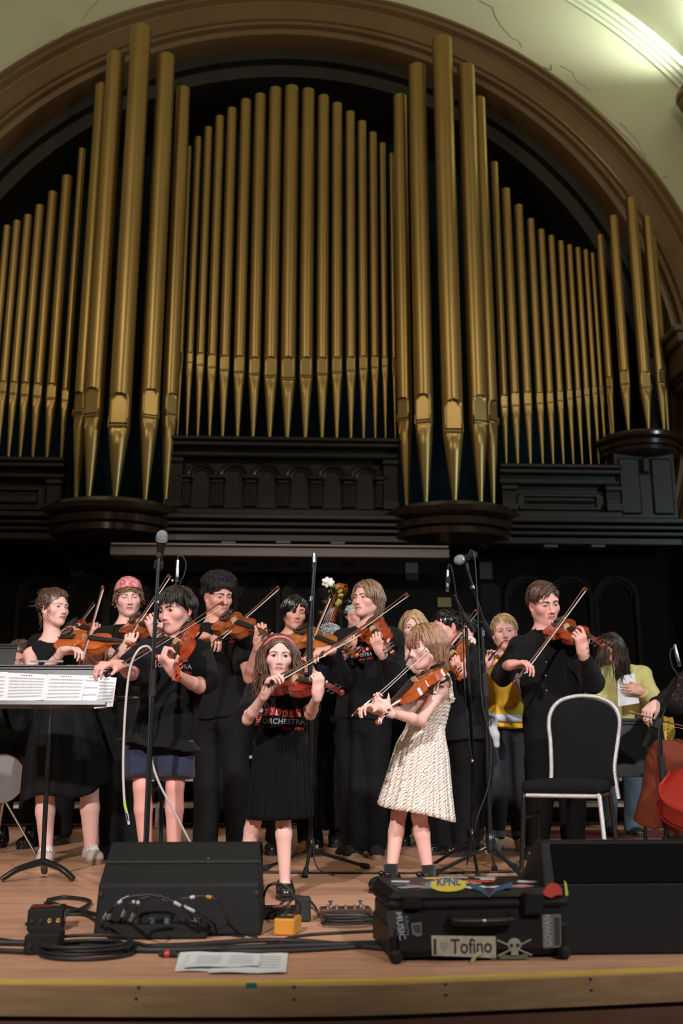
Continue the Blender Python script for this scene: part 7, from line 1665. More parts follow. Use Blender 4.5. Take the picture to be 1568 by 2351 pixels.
s3 = fsticker([(886, 2090), (922, 2086), (926, 2144), (892, 2150)], m_st_dk); ftext('MUSIC', 906, 2092, 20, M('sticker_silver', (.30, .31, .32), .5), s3, rot=-82, bold=.01); ftext('Alberta', 899 + 26, 2100, 14, M('sticker_blue_grey', (.10, .13, .17), .5), s3, rot=-82); s3['label'] = 'dark sticker reading Alberta MUSIC set on end'
s4 = fsticker([(942, 2119), (966, 2116), (967, 2146), (956, 2149), (945, 2143)], m_st_g, name='shield_sticker'); fsticker([(946, 2123), (963, 2120), (964, 2141), (950, 2139)], m_st_dk, YF - .0012, 'emblem', s4)
s5 = fsticker([(1148, 2190), (1184, 2198), (1218, 2190), (1215, 2204), (1150, 2203)], M('banner_olive', (.10, .10, .05), .6), name='skull_sticker'); m_bone = M('bone_print', (.24, .25, .18), .6)
b = MB(); x0, z0 = front(1184, 2171); kk = 1. * float(case.location.y) / FPX
b.add([(x0 + kk * 15 * math.cos(a), YF - .0014, z0 + kk * 14 * math.sin(a)) for a in np.linspace(0, 6.283, 20, endpoint=False)], [tuple(range(20))[::-1]]); b.box((x0, YF - .001, z0 - kk * 15), (kk * 16, .001, kk * 12)); b.build('skull', m_bone, s5, smooth=False)
for a, c_ in ((-7, 3), (7, 3)): MB().lathe([(.0001, 0), (kk * 4, 0), (kk * 4, .0006)], 10, (x0 + kk * a, YF - .0026, z0 - kk * 1), rotx(R_(90))).build('eye_socket', m_ink, s5)
for s_ in (-1, 1): MB().tube([(x0 - s_ * kk * 38, YF - .0006, z0 - kk * 22), (x0 + s_ * kk * 38, YF - .0006, z0 + kk * 10)], kk * 1.8, 5).build('crossed_sword', m_bone, s5)
s6 = fsticker([(x, y) for x, y in [(1028 + 42 * math.cos(a), 2031 + 15 * math.sin(a)) for a in np.linspace(0, 6.283, 28, endpoint=False)]][::-1], M('sticker_yellow', (.62, .52, .05), .5), -.0016, 'oval_sticker', lid); ftext('KPNL', 1000, 2032, 22, M('sticker_navy', (.03, .08, .25), .5), s6, bold=.03, y=-.0032); s6['label'] = 'yellow oval sticker with blue letters'
s7 = fsticker([(1075, 2024), (1110, 2038), (1122, 2052), (1136, 2038), (1178, 2024), (1176, 2036), (1140, 2046), (1122, 2060), (1104, 2046), (1078, 2036)], M('sticker_teal_blue', (.03, .10, .17), .5), -.0016, 'wing_sticker', lid); fsticker([(1110, 2040), (1136, 2040), (1122, 2056)], M('sticker_maroon', (.06, .02, .02), .5), -.0026, 'emblem', s7)
s8 = fsticker([(1249, 2052), (1256, 2038), (1266, 2029), (1284, 2030), (1294, 2042), (1296, 2056), (1280, 2058), (1270, 2063), (1258, 2060)], M('sticker_red', (.42, .04, .025), .5), -.0016, 'car_sticker', lid); s8['label'] = 'red car-shaped sticker'
r2 = np.random.default_rng(4); pal = [(.55, .50, .48), (.45, .06, .06), (.05, .10, .22), (.60, .42, .06), (.30, .28, .26), (.50, .20, .18), (.06, .20, .22), (.65, .62, .60)]
for i in range(26):      # overlapping stickers on the lid
    cx_, cy_ = r2.uniform(-wd * .44, wd * .44), r2.uniform(.03, dC - .04); w_, h_ = r2.uniform(.04, .09), r2.uniform(.03, .06); a = r2.uniform(-.6, .6); c_, s_ = math.cos(a), math.sin(a)
    pts = [(cx_ + u * w_ * c_ - v_ * h_ * s_, min(dC - .012, max(.012, cy_ + u * w_ * s_ + v_ * h_ * c_))) for u, v_ in ((-.5, -.5), (.5, -.5), (.5, .5), (-.5, .5))]
    b = MB(); b.prism(pts, hC + .0002 + i * .00012, hC + .0006 + i * .00012); o = b.build('sticker', M('lid_sticker_%d' % (i % 8), pal[i % 8], .5), lid, smooth=False)
fsticker([(1300, 2022), (1306, 2030), (1310, 2056), (1304, 2060)], M('sticker_lime', (.45, .50, .05), .5), -.0016, 'tape_strip', lid)
MB().tube(bez([(front(1105, 2186)[0], -.004, front(1105, 2186)[1]), (front(1090, 2190)[0], -.012, front(1090, 2192)[1]), (front(1079, 2205)[0], -.014, front(1079, 2207)[1]), (front(1078, 2222)[0], -.020, .004)], 16), .0055, 6, flat=((0, 1, 0), .2)).build('luggage_tag', M('kraft_tag', (.36, .28, .13), .7), case)
# ---- cables along the stage front
cable([(-60, 2166), (120, 2170), (330, 2184), (520, 2180), (700, 2174), (900, 2168)], r=.010, label='thick black multicore cable running along the stage front')
cable([(-60, 2152), (150, 2176), (400, 2172), (640, 2160), (890, 2180)], r=.008, label='black cable lying against the multicore along the stage front')
cable([(-60, 2182), (200, 2190), (420, 2176), (600, 2186), (880, 2172)], r=.008, label='black cable in front of the multicore along the stage front')
cable([(590, 2175), (680, 2150), (770, 2142), (900, 2136)], r=.005, label='thin black cable curving from the pedals to the flight case')
cable([(480, 2002), (640, 2003), (800, 2004), (1000, 2004), (1230, 2000)], r=.0055, label='black cable stretched across the stage behind the girls')
A = np.linspace(0, 4 * 2 * math.pi, 130); co = onfloor(198, 2192); P = []
for i, a in enumerate(A): rr = .110 + .012 * math.sin(a * .37) - .006 * (i / 130); P.append(co + V3(rr * math.cos(a) * 1.25 + .006 * math.sin(a * .5), rr * math.sin(a) * .95 + .008 * math.cos(a * .3), .008 + .010 * (i // 33)))
P += [co + V3(.20, .06, .01), onfloor(360, 2182), onfloor(378, 2187)]
b = MB(); b.tube(np.array(P), .0055, 7); coil = b.build('cable_coil', m_cable); tag(coil, 'coiled black microphone cable with a red-ringed plug at the left', 'cable', 'cables on the stage')
q = onfloor(386, 2190, .011); MB().tube([q - V3(.03, .0, 0), q + V3(-.012, 0, 0), q + V3(.028, -.001, 0)], [.006, .011, .011], 10).build('plug', m_rub, coil); MB().tube([q + V3(-.010, 0, 0), q + V3(.004, 0, 0)], .0118, 10).build('red_ring', M('red_ring', (.55, .02, .015), .4), coil)
m_tape = M('white_tape', (.42, .45, .46), .55)
fan = [[(245, 2130), (258, 2085), (300, 2058), (345, 2054), (372, 2060)], [(268, 2138), (290, 2085), (318, 2066), (360, 2054)], [(345, 2054), (400, 2070), (450, 2095), (520, 2130), (590, 2150)], [(365, 2055), (420, 2084), (470, 2110), (560, 2150)], [(415, 2064), (470, 2058), (505, 2075), (530, 2120)], [(225, 2130), (250, 2092), (292, 2062), (340, 2054)], [(320, 2060), (310, 2092), (286, 2125), (260, 2150)]]
for i, f in enumerate(fan):
    P = [onfloor(x, y + 40 if k in (0, len(f) - 1) else 2150, .0) for k, (x, y) in enumerate(f)]; Yc = 3.60; P = [at(x, y, Yc - .03 * i) if y < 2110 else onfloor(x, max(y, 2135), .008) for x, y in f]
    b = MB(); path = bez(P, 48); path[:, 2] = np.maximum(path[:, 2], .006); b.tube(path, .0045, 7); o = b.build('patch_cable', m_cable); tag(o, ORD[i] + ' of the taped black patch cables fanning out behind the left monitor', 'cable', 'taped patch cables')
    for i0 in ((10, 15), (24, 28)) if i % 2 else ((6, 10), (18, 24)): band(path, i0[0], min(len(path) - 1, i0[1]), .0056, 'tape_band', M('orange_tape', (.55, .22, .03), .55) if (i == 4 and i0[0] > 15) else m_tape, o)
lp = [(110, 2066), (150, 2060), (205, 2068), (190, 2085), (150, 2096), (110, 2088), (108, 2072), (150, 2082), (215, 2098), (260, 2110)]
cable(lp, z=.012, r=.008, label='thick looped black cable beside the left monitor', n=80); cable([(60, 2122), (120, 2104), (190, 2100), (230, 2120), (300, 2150)], r=.006, label='black cable curling out of the adapter boxes')
def ring_at(px, py, w, h, Y): return [at(px + w * math.cos(a), py + h * math.sin(a), Y) for a in np.linspace(0, 2 * math.pi, 24)]
b = MB(); path = bez([onfloor(600, 2090, .01), at(612, 2040, 3.95), at(640, 2028, 3.92), at(667, 2045, 3.9), at(668, 2068, 3.9), at(640, 2090, 3.92), onfloor(605, 2096, .01), onfloor(600, 2075, .02), onfloor(618, 2100, .01), onfloor(660, 2062, .006), onfloor(700, 2060, .006), onfloor(722, 2080, .006), onfloor(734, 2104, .006)], 90); b.tube(path, .0045, 7); tag(b.build('guitar_cable', m_cable), 'springy black cable looping up beside the left monitor', 'cable', 'cables on the stage')
# ---- boxes on the floor
def boxthing(name, label, cat, px, py, size, mat, rz=0.): q = onfloor(px, py); t = thing(name, label, cat, (q[0], q[1] + size[1] / 2, 0), rz); b = MB(); b.box((0, 0, size[2] / 2 + .002), size, bev=.006); b.build('housing', mat, t); return t, size
t, sz = boxthing('direct_box', 'small black adapter box with brass sockets at the far left', 'box', 96, 2140, (.125, .13, .075), m_box, .15)
for k in range(4): MB().lathe([(.008, 0), (.008, .006), (.004, .007)], 12, (-.045 + .03 * k, -.066, .038), rotx(R_(90))).build('socket', m_gold_screw if k > 1 else m_rub, t)
MB().box((.0632, -.02, .045), (.001, .06, .03)).build('label_plate', M('label_grey', (.30, .36, .37), .5), t); MB().box((-.02, 0, .0785), (.07, .05, .001)).build('label_plate', M('label_red', (.16, .015, .015), .5), t); MB().box((.03, .02, .0785), (.03, .04, .001)).build('label_plate', m_st_g, t)
t, sz = boxthing('direct_box', 'second black adapter box in front of the first at the far left', 'box', 92, 2194, (.11, .10, .06), m_box, .05)
for k in range(3): MB().lathe([(.007, 0), (.007, .006)], 12, (-.035 + .035 * k, -.051, .03), rotx(R_(90))).build('socket', m_rub, t)
t, sz = boxthing('stage_box', 'black cable stage box behind the left monitor cables', 'box', 360, 2158, (.34, .16, .045), m_box)
for k in range(6): MB().lathe([(.012, 0), (.012, .014), (.009, .016)], 12, (-.13 + .052 * k, -.03, .047)).build('socket', m_metal if k in (2, 3) else m_rub, t)
t, sz = boxthing('effects_pedal', 'orange effects pedal among the cables', 'pedal', 660, 2150, (.075, .11, .055), M('orange_enamel', (.55, .24, .03), .4), -.25)
MB().box((0, -.03, .060), (.055, .04, .006), bev=.002).build('treadle', m_rub, t)
for s_ in (-1, 1): MB().lathe([(.007, 0), (.006, .012)], 10, (s_ * .018, .035, .057)).build('knob', m_rub, t)
t, sz = boxthing('effects_pedal', 'wide brown effects pedal with two chrome footswitches', 'pedal', 795, 2118, (.195, .09, .045), M('brown_enamel', (.085, .040, .025), .35, .3), .05)
for s_ in (-.055, .06): b = MB(); b.lathe([(.010, 0), (.010, .004), (.006, .005), (.006, .016), (.009, .017), (.009, .022)], 12, (s_, .02, .046)); b.build('footswitch', m_chrome, t)
for k in range(5): MB().lathe([(.007, 0), (.006, .012)], 10, (-.07 + .034 * k, -.02, .046)).build('knob', m_metal, t)
MB().box((.0, -.046, .024), (.15, .001, .012)).build('label_strip', M('label_tan', (.30, .22, .15), .5), t)
t, sz = boxthing('power_adapter', 'black plug-in power adapter beside the orange pedal', 'adapter', 695, 2118, (.06, .06, .085), m_rub); MB().tube([(.03, 0, .05), (.06, -.01, .03), (.09, -.03, .004)], .003, 6).build('lead', m_cable, t)
t, sz = boxthing('effects_pedal', 'low dark pedal with a red panel behind the orange pedal', 'pedal', 640, 2112, (.14, .09, .04), m_box); MB().box((.01, 0, .043), (.07, .06, .002)).build('panel', M('panel_crimson', (.25, .03, .05), .4), t)
A = np.linspace(0, 3.4 * 2 * math.pi, 90); co = onfloor(800, 2128); b = MB(); b.tube([co + V3(.09 * math.cos(a) * (1 + .1 * math.sin(.6 * a)), .045 * math.sin(a), .008 + .009 * i / 22) for i, a in enumerate(A)], .0045, 7); tag(b.build('cable_coil', m_cable), 'small coil of black cable in front of the brown pedal', 'cable', 'cables on the stage')
# ---- loose paper on the stage edge
def sheet(quad, label, z): 
    V = [onfloor(x, y, z) for x, y in quad]; o_ = V[0].copy(); o_[2] = 0; t = thing('paper_sheet', label, 'paper', o_, 0, 'papers on the stage edge'); b = MB(); n = 8; W_ = []
    for i in range(n + 1):
        for j in range(n + 1): q = lerp(lerp(V[0], V[1], i / n), lerp(V[3], V[2], i / n), j / n); W_.append(q - o_ + V3(0, 0, .0015 * (1 + math.sin(i * 1.1 + j * .7))))
    b.add(W_, [(i*(n+1)+j, i*(n+1)+j+1, (i+1)*(n+1)+j+1, (i+1)*(n+1)+j) for i in range(n) for j in range(n)]); b.build('sheet', M('paper_floor', (.66, .69, .72), .8), t)
    b = MB()
    for k in range(5):
        for c_ in range(2): a0, a1 = lerp(V[0], V[1], .12 + .45 * c_), lerp(V[0], V[1], .46 + .45 * c_); e0 = lerp(V[3], V[2], .12 + .45 * c_); e1 = lerp(V[3], V[2], .46 + .45 * c_); f = .22 + .13 * k; b.strip(np.array([lerp(a0, e0, f), lerp(a1, e1, f)]) - o_ + V3(0, 0, .0036), np.array([lerp(a0, e0, f + .02), lerp(a1, e1, f + .02)]) - o_ + V3(0, 0, .0036))
    b.build('printed_lines', M('print_faint', (.40, .42, .44), .8), t, smooth=False)
sheet([(414, 2186), (577, 2187), (560, 2231), (400, 2231)], 'bottom left sheet of paper on the stage edge', .002); sheet([(498, 2188), (661, 2190), (657, 2234), (478, 2234)], 'bottom right sheet of paper on the stage edge', .005); sheet([(440, 2189), (600, 2191), (594, 2219), (420, 2222)], 'top sheet of paper lying across the other two on the stage edge', .009)
# ---------------------------------------------------------------- stands
def pole(t, pts, r, name='pole', mat=None, n=10): o = MB().tube(np.array(pts) - np.array(t.location), r, n).build(name, mat or m_stand, t); return o
def tripod(t, c, ends, hub=.11, r=.008):
    b = MB(); l = np.array(t.location); b.lathe([(.014, hub + .06), (.022, hub + .05), (.026, hub + .02), (.026, hub - .02), (.018, hub - .035), (.012, hub - .04)], 16, np.array([c[0], c[1], 0]) - l * V3(1, 1, 0)); b.build('hub', m_stand, t)
    for e in ends:
        a = np.array([c[0], c[1], hub - .01]) + unit((e - c) * V3(1, 1, 0)) * .02; f = np.array([e[0], e[1], .012]); o = MB().tube(np.array([a, lerp(a, f, .5), f]) - l, r, 8).build('leg', m_stand, t)
        MB().tube(np.array([f - unit(f - a) * .045, f + unit(f - a) * .008]) - l, [r * 1.5, r * 1.9], 10).build('rubber_foot', m_rub, o)
def mic_ball(t, p, d, name='microphone'):
    """dynamic vocal microphone, p head centre, d from head to tail"""
    l = np.array(t.location); d = unit(d); Rm = np.stack([unit(np.cross(d, [.3, 1, .2])), np.cross(d, unit(np.cross(d, [.3, 1, .2]))), d], 1); o = MB().lathe([(.0115, .165), (.0125, .16), (.015, .10), (.0185, .045), (.0245, .030)], 18, p - l, Rm).build(name, m_stand, t)
    MB().ball(p - l, (.0265, .0265, .028), Rm, 20, 14).build('grille', m_mesh, o); MB().lathe([(.0265, .004), (.0278, .008), (.0278, .018), (.0262, .024)], 20, p - l, Rm).build('band', M('mic_ring', (.55, .57, .57), .3, .8), o); MB().lathe([(.017, .115), (.021, .12), (.022, .15), (.016, .155)], 16, p - l, Rm).build('clip', m_rub, t)
def mic_pencil(t, p, d, L=.12):
    l = np.array(t.location); d = unit(d); u = unit(np.cross(d, [.3, 1, .2])); Rm = np.stack([u, np.cross(d, u), d], 1); o = MB().lathe([(.0095, 0), (.0105, .003), (.0105, L * .62), (.0095, L * .66), (.0095, L)], 14, p - l, Rm).build('microphone', m_metal, t); MB().lathe([(.0108, .004), (.0108, .026)], 14, p - l, Rm).build('capsule_slots', m_rub, o); return o
# left vocal stand
Y = 4.46; b0 = at(334, 2060, Y); t = thing('microphone_stand', 'tall straight microphone stand with silver vocal microphone in front of the boy', 'mic stand', (b0[0], Y, 0))
base = at(333, 2000, Y); base[2] = .0; k1, k2, k3 = at(351, 1548, Y), at(364, 1280, Y), at(368, 1262, Y)
b = MB(); b.lathe([(.125, .004), (.125, .016), (.11, .022), (.02, .03), (.016, .06)], 32, base - np.array(t.location)); b.build('round_base', m_stand, t)
pole(t, [base, k1], .0125); pole(t, [lerp(base, k1, .9), k1 + unit(k2 - k1) * .02], .017, 'clutch', m_rub); pole(t, [k1, k2], .0085, 'upper_pole'); pole(t, [lerp(k1, k2, .42), lerp(k1, k2, .43)], .013, 'collar', m_rub); pole(t, [lerp(k1, k2, .60), lerp(k1, k2, .62)], .0135, 'collar', m_chrome)
pole(t, [k2, k3], .014, 'mic_clip', m_rub); mic_ball(t, at(372, 1231, Y - .03), at(367, 1275, Y + .01) - at(372, 1231, Y - .03))
cable(None, [at(364, 1268, Y + .02), at(360, 1330, Y - .012), at(354, 1420, Y - .014), at(349, 1520, Y - .016), at(341, 1700, Y - .016), at(333, 1900, Y - .016), base + V3(.0, -.05, .02), base + V3(.15, -.05, .006)], r=.0042, label='black microphone cable running down the left vocal stand', group=None)
o, path = cable(None, [at(350, 1496, Y - .01), at(338, 1484, Y - .03), at(318, 1492, Y - .05), at(300, 1530, Y - .05), at(290, 1600, Y - .05), at(284, 1700, Y - .05), at(283, 1780, Y - .05), at(286, 1842, Y - .05), at(290, 1862, Y - .05), at(296, 1893, Y - .05)], r=.0052, label='white instrument cable looped over the stand and hanging down', mat=m_white_c, n=80, group=None)
band(path, len(path) - 17, len(path) - 7, .0060, 'green_sleeve', M('lime_sleeve', (.38, .55, .03), .5), o); band(path, len(path) - 7, len(path) - 2, .0068, 'jack_plug', m_chrome, o)
cable(None, [at(353, 1552, Y - .01), at(346, 1640, Y + .01), at(344, 1720, Y + .015), at(362, 1790, Y + .02), at(398, 1860, Y + .06), at(432, 1925, Y + .12), at(450, 1960, Y + .2)], r=.0050, label='white cable slanting down behind the boy from the left stand', mat=m_white_c, group=None)
# condenser mic behind the boy
Y = 5.35; t = thing('microphone_stand', 'stand with slim condenser microphone above the boy with the bowl cut', 'mic stand', (at(410, 1900, Y)[0], Y, 0)); c = np.array([at(372, 1900, Y)[0], Y, 0]); tripod(t, c, [c + V3(.28, -.10, 0), c + V3(-.22, -.18, 0), c + V3(-.05, .30, 0)])
pole(t, [c + V3(0, 0, .1), at(376, 1500, Y)], .010); pole(t, [at(374, 1520, Y), at(378, 1470, Y)], .016, 'clutch', m_rub); pole(t, [at(376, 1490, Y), at(404, 1338, Y)], .0075, 'upper_pole'); mic_pencil(t, at(406, 1336, Y), at(408, 1283, Y) - at(406, 1336, Y)); MB().ball(at(396, 1333, Y) - np.array(t.location), .009, None, 10, 8).build('clamp_knob', m_metal, t)
cable(None, [at(408, 1285, Y), at(410, 1277, Y), at(420, 1278, Y), at(427, 1296, Y), at(422, 1322, Y), at(412, 1345, Y), at(396, 1440, Y + .02)], r=.0035, label='black cable arching from the condenser microphone above the boy', group=None)
# centre stand
Y = 5.48; q = onfloor(710, 1990); c = np.array([q[0], Y, 0]); t = thing('microphone_stand', 'tall centre microphone stand with tripod base between the girls', 'mic stand', c); tripod(t, c, [onfloor(842, 1995), onfloor(606, 2000), onfloor(700, 2016)], .13, .009)
k1 = at(711, 1510, Y); pole(t, [c + V3(0, 0, .12), k1], .0115); pole(t, [at(711, 1520, Y), at(712, 1440, Y)], .018, 'clutch', m_rub); pole(t, [at(711, 1450, Y), at(720, 1300, Y)], .0085, 'upper_pole'); pole(t, [at(713, 1380, Y), at(714, 1370, Y)], .013, 'collar', m_chrome); MB().lathe([(.012, 0), (.014, .005), (.014, .03), (.008, .032)], 10, at(702, 1388, Y) - np.array(t.location), roty(R_(-90))).build('clamp_knob', m_rub, t); MB().lathe([(.01, 0), (.012, .02)], 10, at(722, 1944, Y) - np.array(t.location), roty(R_(90))).build('clamp_knob', m_metal, t)
mic_pencil(t, at(720, 1302, Y), at(721, 1272, Y) - at(720, 1302, Y), .08)
cable(None, [at(721, 1274, Y), at(724, 1267, Y - .01), at(726, 1285, Y - .02), at(722, 1340, Y - .02), at(717, 1480, Y - .02), at(716, 1700, Y - .02), at(716, 1900, Y - .02), c + V3(.03, -.04, .05), c + V3(.12, -.06, .006)], r=.0035, label='black cable running down the centre microphone stand', group=None)
# right pair of stands
Y = 5.50; q = onfloor(1078, 1998); c = np.array([at(1082, 1900, Y)[0], Y, 0]); t = thing('microphone_stand', 'boom stand with slim condenser microphone at right of the girl in the sundress', 'mic stand', c); tripod(t, c, [c + V3(-.02, -.28, 0), c + V3(.28, .08, 0), c + V3(-.24, .10, 0)], .17)
k1 = at(1070, 1440, Y); pole(t, [c + V3(0, 0, .15), at(1086, 1745, Y), k1], .0095); MB().ball(at(1084, 1747, Y - .02) - np.array(t.location), .010, None, 10, 8).build('clamp_knob', m_metal, t); pole(t, [at(1042, 1365, Y - .05), at(1085, 1448, Y + .02)], .0075, 'boom'); pole(t, [at(1058, 1405, Y - .02), at(1076, 1428, Y)], .016, 'boom_clutch', m_rub); pole(t, [at(1076, 1430, Y + .01), at(1087, 1450, Y + .03)], .014, 'counterweight', m_rub)
mic_pencil(t, at(1027, 1358, Y - .06), at(1028, 1312, Y - .06) - at(1027, 1358, Y - .06)); MB().lathe([(.012, 0), (.014, .01), (.014, .035), (.01, .04)], 12, at(1029, 1340, Y - .06) - np.array(t.location)).build('mic_clip', m_rub, t)
cable(None, [at(1028, 1314, Y - .06), at(1030, 1296, Y - .06), at(1038, 1310, Y - .07), at(1050, 1380, Y - .06), at(1062, 1440, Y - .03), at(1066, 1550, Y - .02), at(1072, 1660, Y - .02), at(1084, 1745, Y - .02)], r=.0038, label='black cable hanging from the condenser microphone beside the sundress girl', group=None)
Y = 5.32; q = onfloor(1132, 2018); c = np.array([q[0], Y, 0]); t = thing('microphone_stand', 'boom stand with silver vocal microphone in front of the whistle player', 'mic stand', c); tripod(t, c, [c + V3(.08, .33, 0), c + V3(-.30, .04, 0), c + V3(.12, -.28, 0)], .16, .009)
k1 = at(1106, 1440, Y); pole(t, [c + V3(0, 0, .14), at(1115, 1600, Y)], .0125); pole(t, [at(1116, 1600, Y), at(1112, 1545, Y)], .0175, 'clutch', m_rub); pole(t, [at(1113, 1560, Y), k1], .0095, 'upper_pole'); MB().lathe([(.0105, 0), (.0105, .03)], 12, at(1109, 1460, Y) - np.array(t.location)).build('collar', m_chrome, t)
pole(t, [at(1072, 1305, Y - .06), at(1112, 1432, Y)], .008, 'boom'); pole(t, [at(1108, 1425, Y), at(1128, 1458, Y + .06)], .017, 'boom_clutch', m_rub); pole(t, [at(1084, 1345, Y - .05), at(1086, 1352, Y - .05)], .012, 'collar', m_chrome); mic_ball(t, at(1053, 1286, Y - .10), at(1083, 1276, Y - .02) - at(1053, 1286, Y - .10)); pole(t, [at(1070, 1292, Y - .06), at(1074, 1308, Y - .06)], .011, 'mic_clip', m_rub)
cable(None, [at(1074, 1278, Y - .04), at(1082, 1263, Y - .04), at(1090, 1285, Y - .05), at(1096, 1380, Y - .04), at(1101, 1520, Y - .03), at(1108, 1620, Y - .02), at(1126, 1700, Y - .02), at(1122, 1800, Y - .02), at(1095, 1880, Y - .02), at(1072, 1985, Y)], r=.0042, label='black cable hanging from the vocal microphone at the right', group=None)
# far right stand
Y = 5.45; c = np.array([at(1532, 1950, Y)[0], Y, 0]); t = thing('microphone_stand', 'boom microphone stand at the right edge in front of the cello', 'mic stand', c); tripod(t, c, [c + V3(.25, -.10, 0), c + V3(-.22, .12, 0), c + V3(.1, .28, 0)], .13)
pole(t, [c + V3(0, 0, .1), at(1516, 1720, Y), at(1512, 1650, Y)], .0125); pole(t, [at(1522, 1790, Y), at(1518, 1735, Y)], .019, 'clutch', m_rub); pole(t, [at(1484, 1705, Y + .10), at(1560, 1545, Y - .1)], .008, 'boom'); pole(t, [at(1480, 1712, Y + .11), at(1496, 1675, Y + .06)], .018, 'counterweight', m_rub); pole(t, [at(1505, 1672, Y), at(1516, 1650, Y)], .02, 'boom_clutch', m_rub)
mic_pencil(t, at(1560, 1530, Y - .1), at(1552, 1496, Y - .1) - at(1560, 1530, Y - .1))
cable(None, [at(1553, 1500, Y - .1), at(1546, 1488, Y - .1), at(1538, 1500, Y - .1), at(1543, 1530, Y - .1), at(1556, 1560, Y - .1), at(1530, 1620, Y), at(1512, 1680, Y - .03), at(1516, 1760, Y - .03)], r=.0038, label='black cable looping over the right edge microphone', group=None)
# ---- music stands
def music_stand(label, cx, cy, Y, w, h, base, tilt=22, foot=True):
    """desk centre in the picture"""
    q = at(cx, cy, Y); t = thing('music_stand', label, 'music stand', (q[0], Y + .05, 0)); l = np.array(t.location); Rm = rotx(R_(-tilt)); o = q - l
    b = MB(); b.box((0, 0, 0), (w, .004, h), bev=.001)
    for z in (.46, .40): b.box((0, -.006, h * z), (w, .010, .008), bev=.002)
    V = np.vstack(b.v) @ Rm.T + o; b.v = [V]; b.build('desk', m_stand, t)
    b = MB(); b.box((0, -.035, -h / 2), (w, .07, .004), bev=.001); b.box((0, -.07, -h / 2 + .010), (w, .004, .022), bev=.001); b.v = [np.vstack(b.v) @ Rm.T + o]; b.build('ledge', m_stand, t)
    MB().tube([o + V3(0, .012, -h * .3), o + V3(0, .02, -.26)], .008, 8).build('upper_pole', m_chrome, t); MB().tube([o + V3(0, .02, -.24), V3(0, .02, .10)], .0125, 10).build('pole', m_stand, t)
    if foot:
        for a in (100, 215, 330):
            d = V3(math.cos(R_(a)), math.sin(R_(a)), 0); MB().tube(bez([V3(0, .02, .085), V3(0, .02, .075) + d * .05, V3(0, .02, .055) + d * .13, V3(0, .02, .014) + d * .205], 16), np.linspace(.024, .017, 15), 8, flat=((0, 0, 1), .8)).build('foot', m_stand, t)
    return t, o, Rm
YS = 5.30; t, o, Rm = music_stand('black music stand with open sheet music at the left', 118, 1576, YS, .60, .235, None, 14)
l = np.array(t.location); m_pap = M('sheet_music_paper', (.70, .72, .74), .8); m_nt = M('music_ink', (.10, .11, .12), .8)
def page(x0, x1, x2, x3, ytop0, ytop1, ybot0, ybot1, label, dz, staves, r_):
    """one sheet of music on the desk, corners in the picture"""
    c4 = [at(x0, ytop0, YS - .02 - dz), at(x1, ytop1, YS - .02 - dz), at(x2, ybot1, YS - .075 - dz), at(x3, ybot0, YS - .075 - dz)]; pt = thing('sheet_music', label, 'sheet music', c4[3], 0, 'sheet music on the left stand'); lo = np.array(pt.location)
    b = MB(); n = 6; V = [lerp(lerp(c4[0], c4[1], i / n), lerp(c4[3], c4[2], i / n), j / n) - lo + V3(0, -.004 * math.sin(math.pi * i / n), 0) for i in range(n + 1) for j in range(n + 1)]; b.add(V, [(i*(n+1)+j, i*(n+1)+j+1, (i+1)*(n+1)+j+1, (i+1)*(n+1)+j) for i in range(n) for j in range(n)]); b.build('page', m_pap, pt)
    b = MB()
    def q(u, v): return lerp(lerp(c4[0], c4[1], u), lerp(c4[3], c4[2], u), v) - lo + V3(0, -.004 * math.sin(math.pi * u) - .0012, 0)
    for s_ in range(staves):
        v0 = .16 + .76 * s_ / staves
        for k in range(5): v = v0 + k * .011; b.strip(np.array([q(u, v) for u in np.linspace(.07, .93, 7)]), np.array([q(u, v + .0022) for u in np.linspace(.07, .93, 7)]))
        for k in range(int(r_.integers(3, 5))): u = .07 + .86 * (k + .9) / 4.6; b.strip(np.array([q(u, v0), q(u, v0 + .046)]), np.array([q(u + .004, v0), q(u + .004, v0 + .046)]))
        for k in range(14): u = .10 + .82 * k / 14 + r_.uniform(-.01, .01); v = v0 + r_.uniform(-.004, .044); b.strip(np.array([q(u, v), q(u + .012, v)]), np.array([q(u, v + .011), q(u + .012, v + .011)])); b.strip(np.array([q(u + .010, v - .035), q(u + .012, v - .035)]), np.array([q(u + .010, v), q(u + .012, v)]))
    for k in range(5): u = .34 + .06 * k; b.strip(np.array([q(u, .055), q(u + .035, .052)]), np.array([q(u, .085), q(u + .035, .082)]))
    b.build('notation', m_nt, pt, smooth=False)
r_ = np.random.default_rng(2)
page(-45, 18, 12, -50, 1542, 1543, 1610, 1609, 'sheet of music cut by the left edge of the picture', 0., 6, r_); page(17, 112, 100, 9, 1544, 1549, 1612, 1607, 'faint handwritten sheet of music on the left stand', .002, 7, r_); page(110, 200, 186, 99, 1548, 1551, 1614, 1611, 'sheet of music with a handwritten title in the middle of the left stand', .004, 6, r_); page(192, 232, 222, 182, 1550, 1553, 1617, 1614, 'narrow sheet tucked between the pages on the left stand', .001, 3, r_); page(226, 268, 259, 216, 1553, 1556, 1627, 1622, 'sheet of music sticking out at the right end of the left stand', .003, 7, r_)
MB().box(o + V3(-.03, -.012, .128), (.17, .002, .010), Rm).build('printed_strip', M('strip_print', (.30, .34, .34), .6, noise=(220, 1., (.04, .05, .05))), t)
music_stand('black music stand cut by the left edge behind the woman', -62, 1530, 6.3, .5, .30, None, 16); music_stand('wide black music stand desk beside the chair at the right', 1476, 1716, 6.30, .40, .36, None, 6)
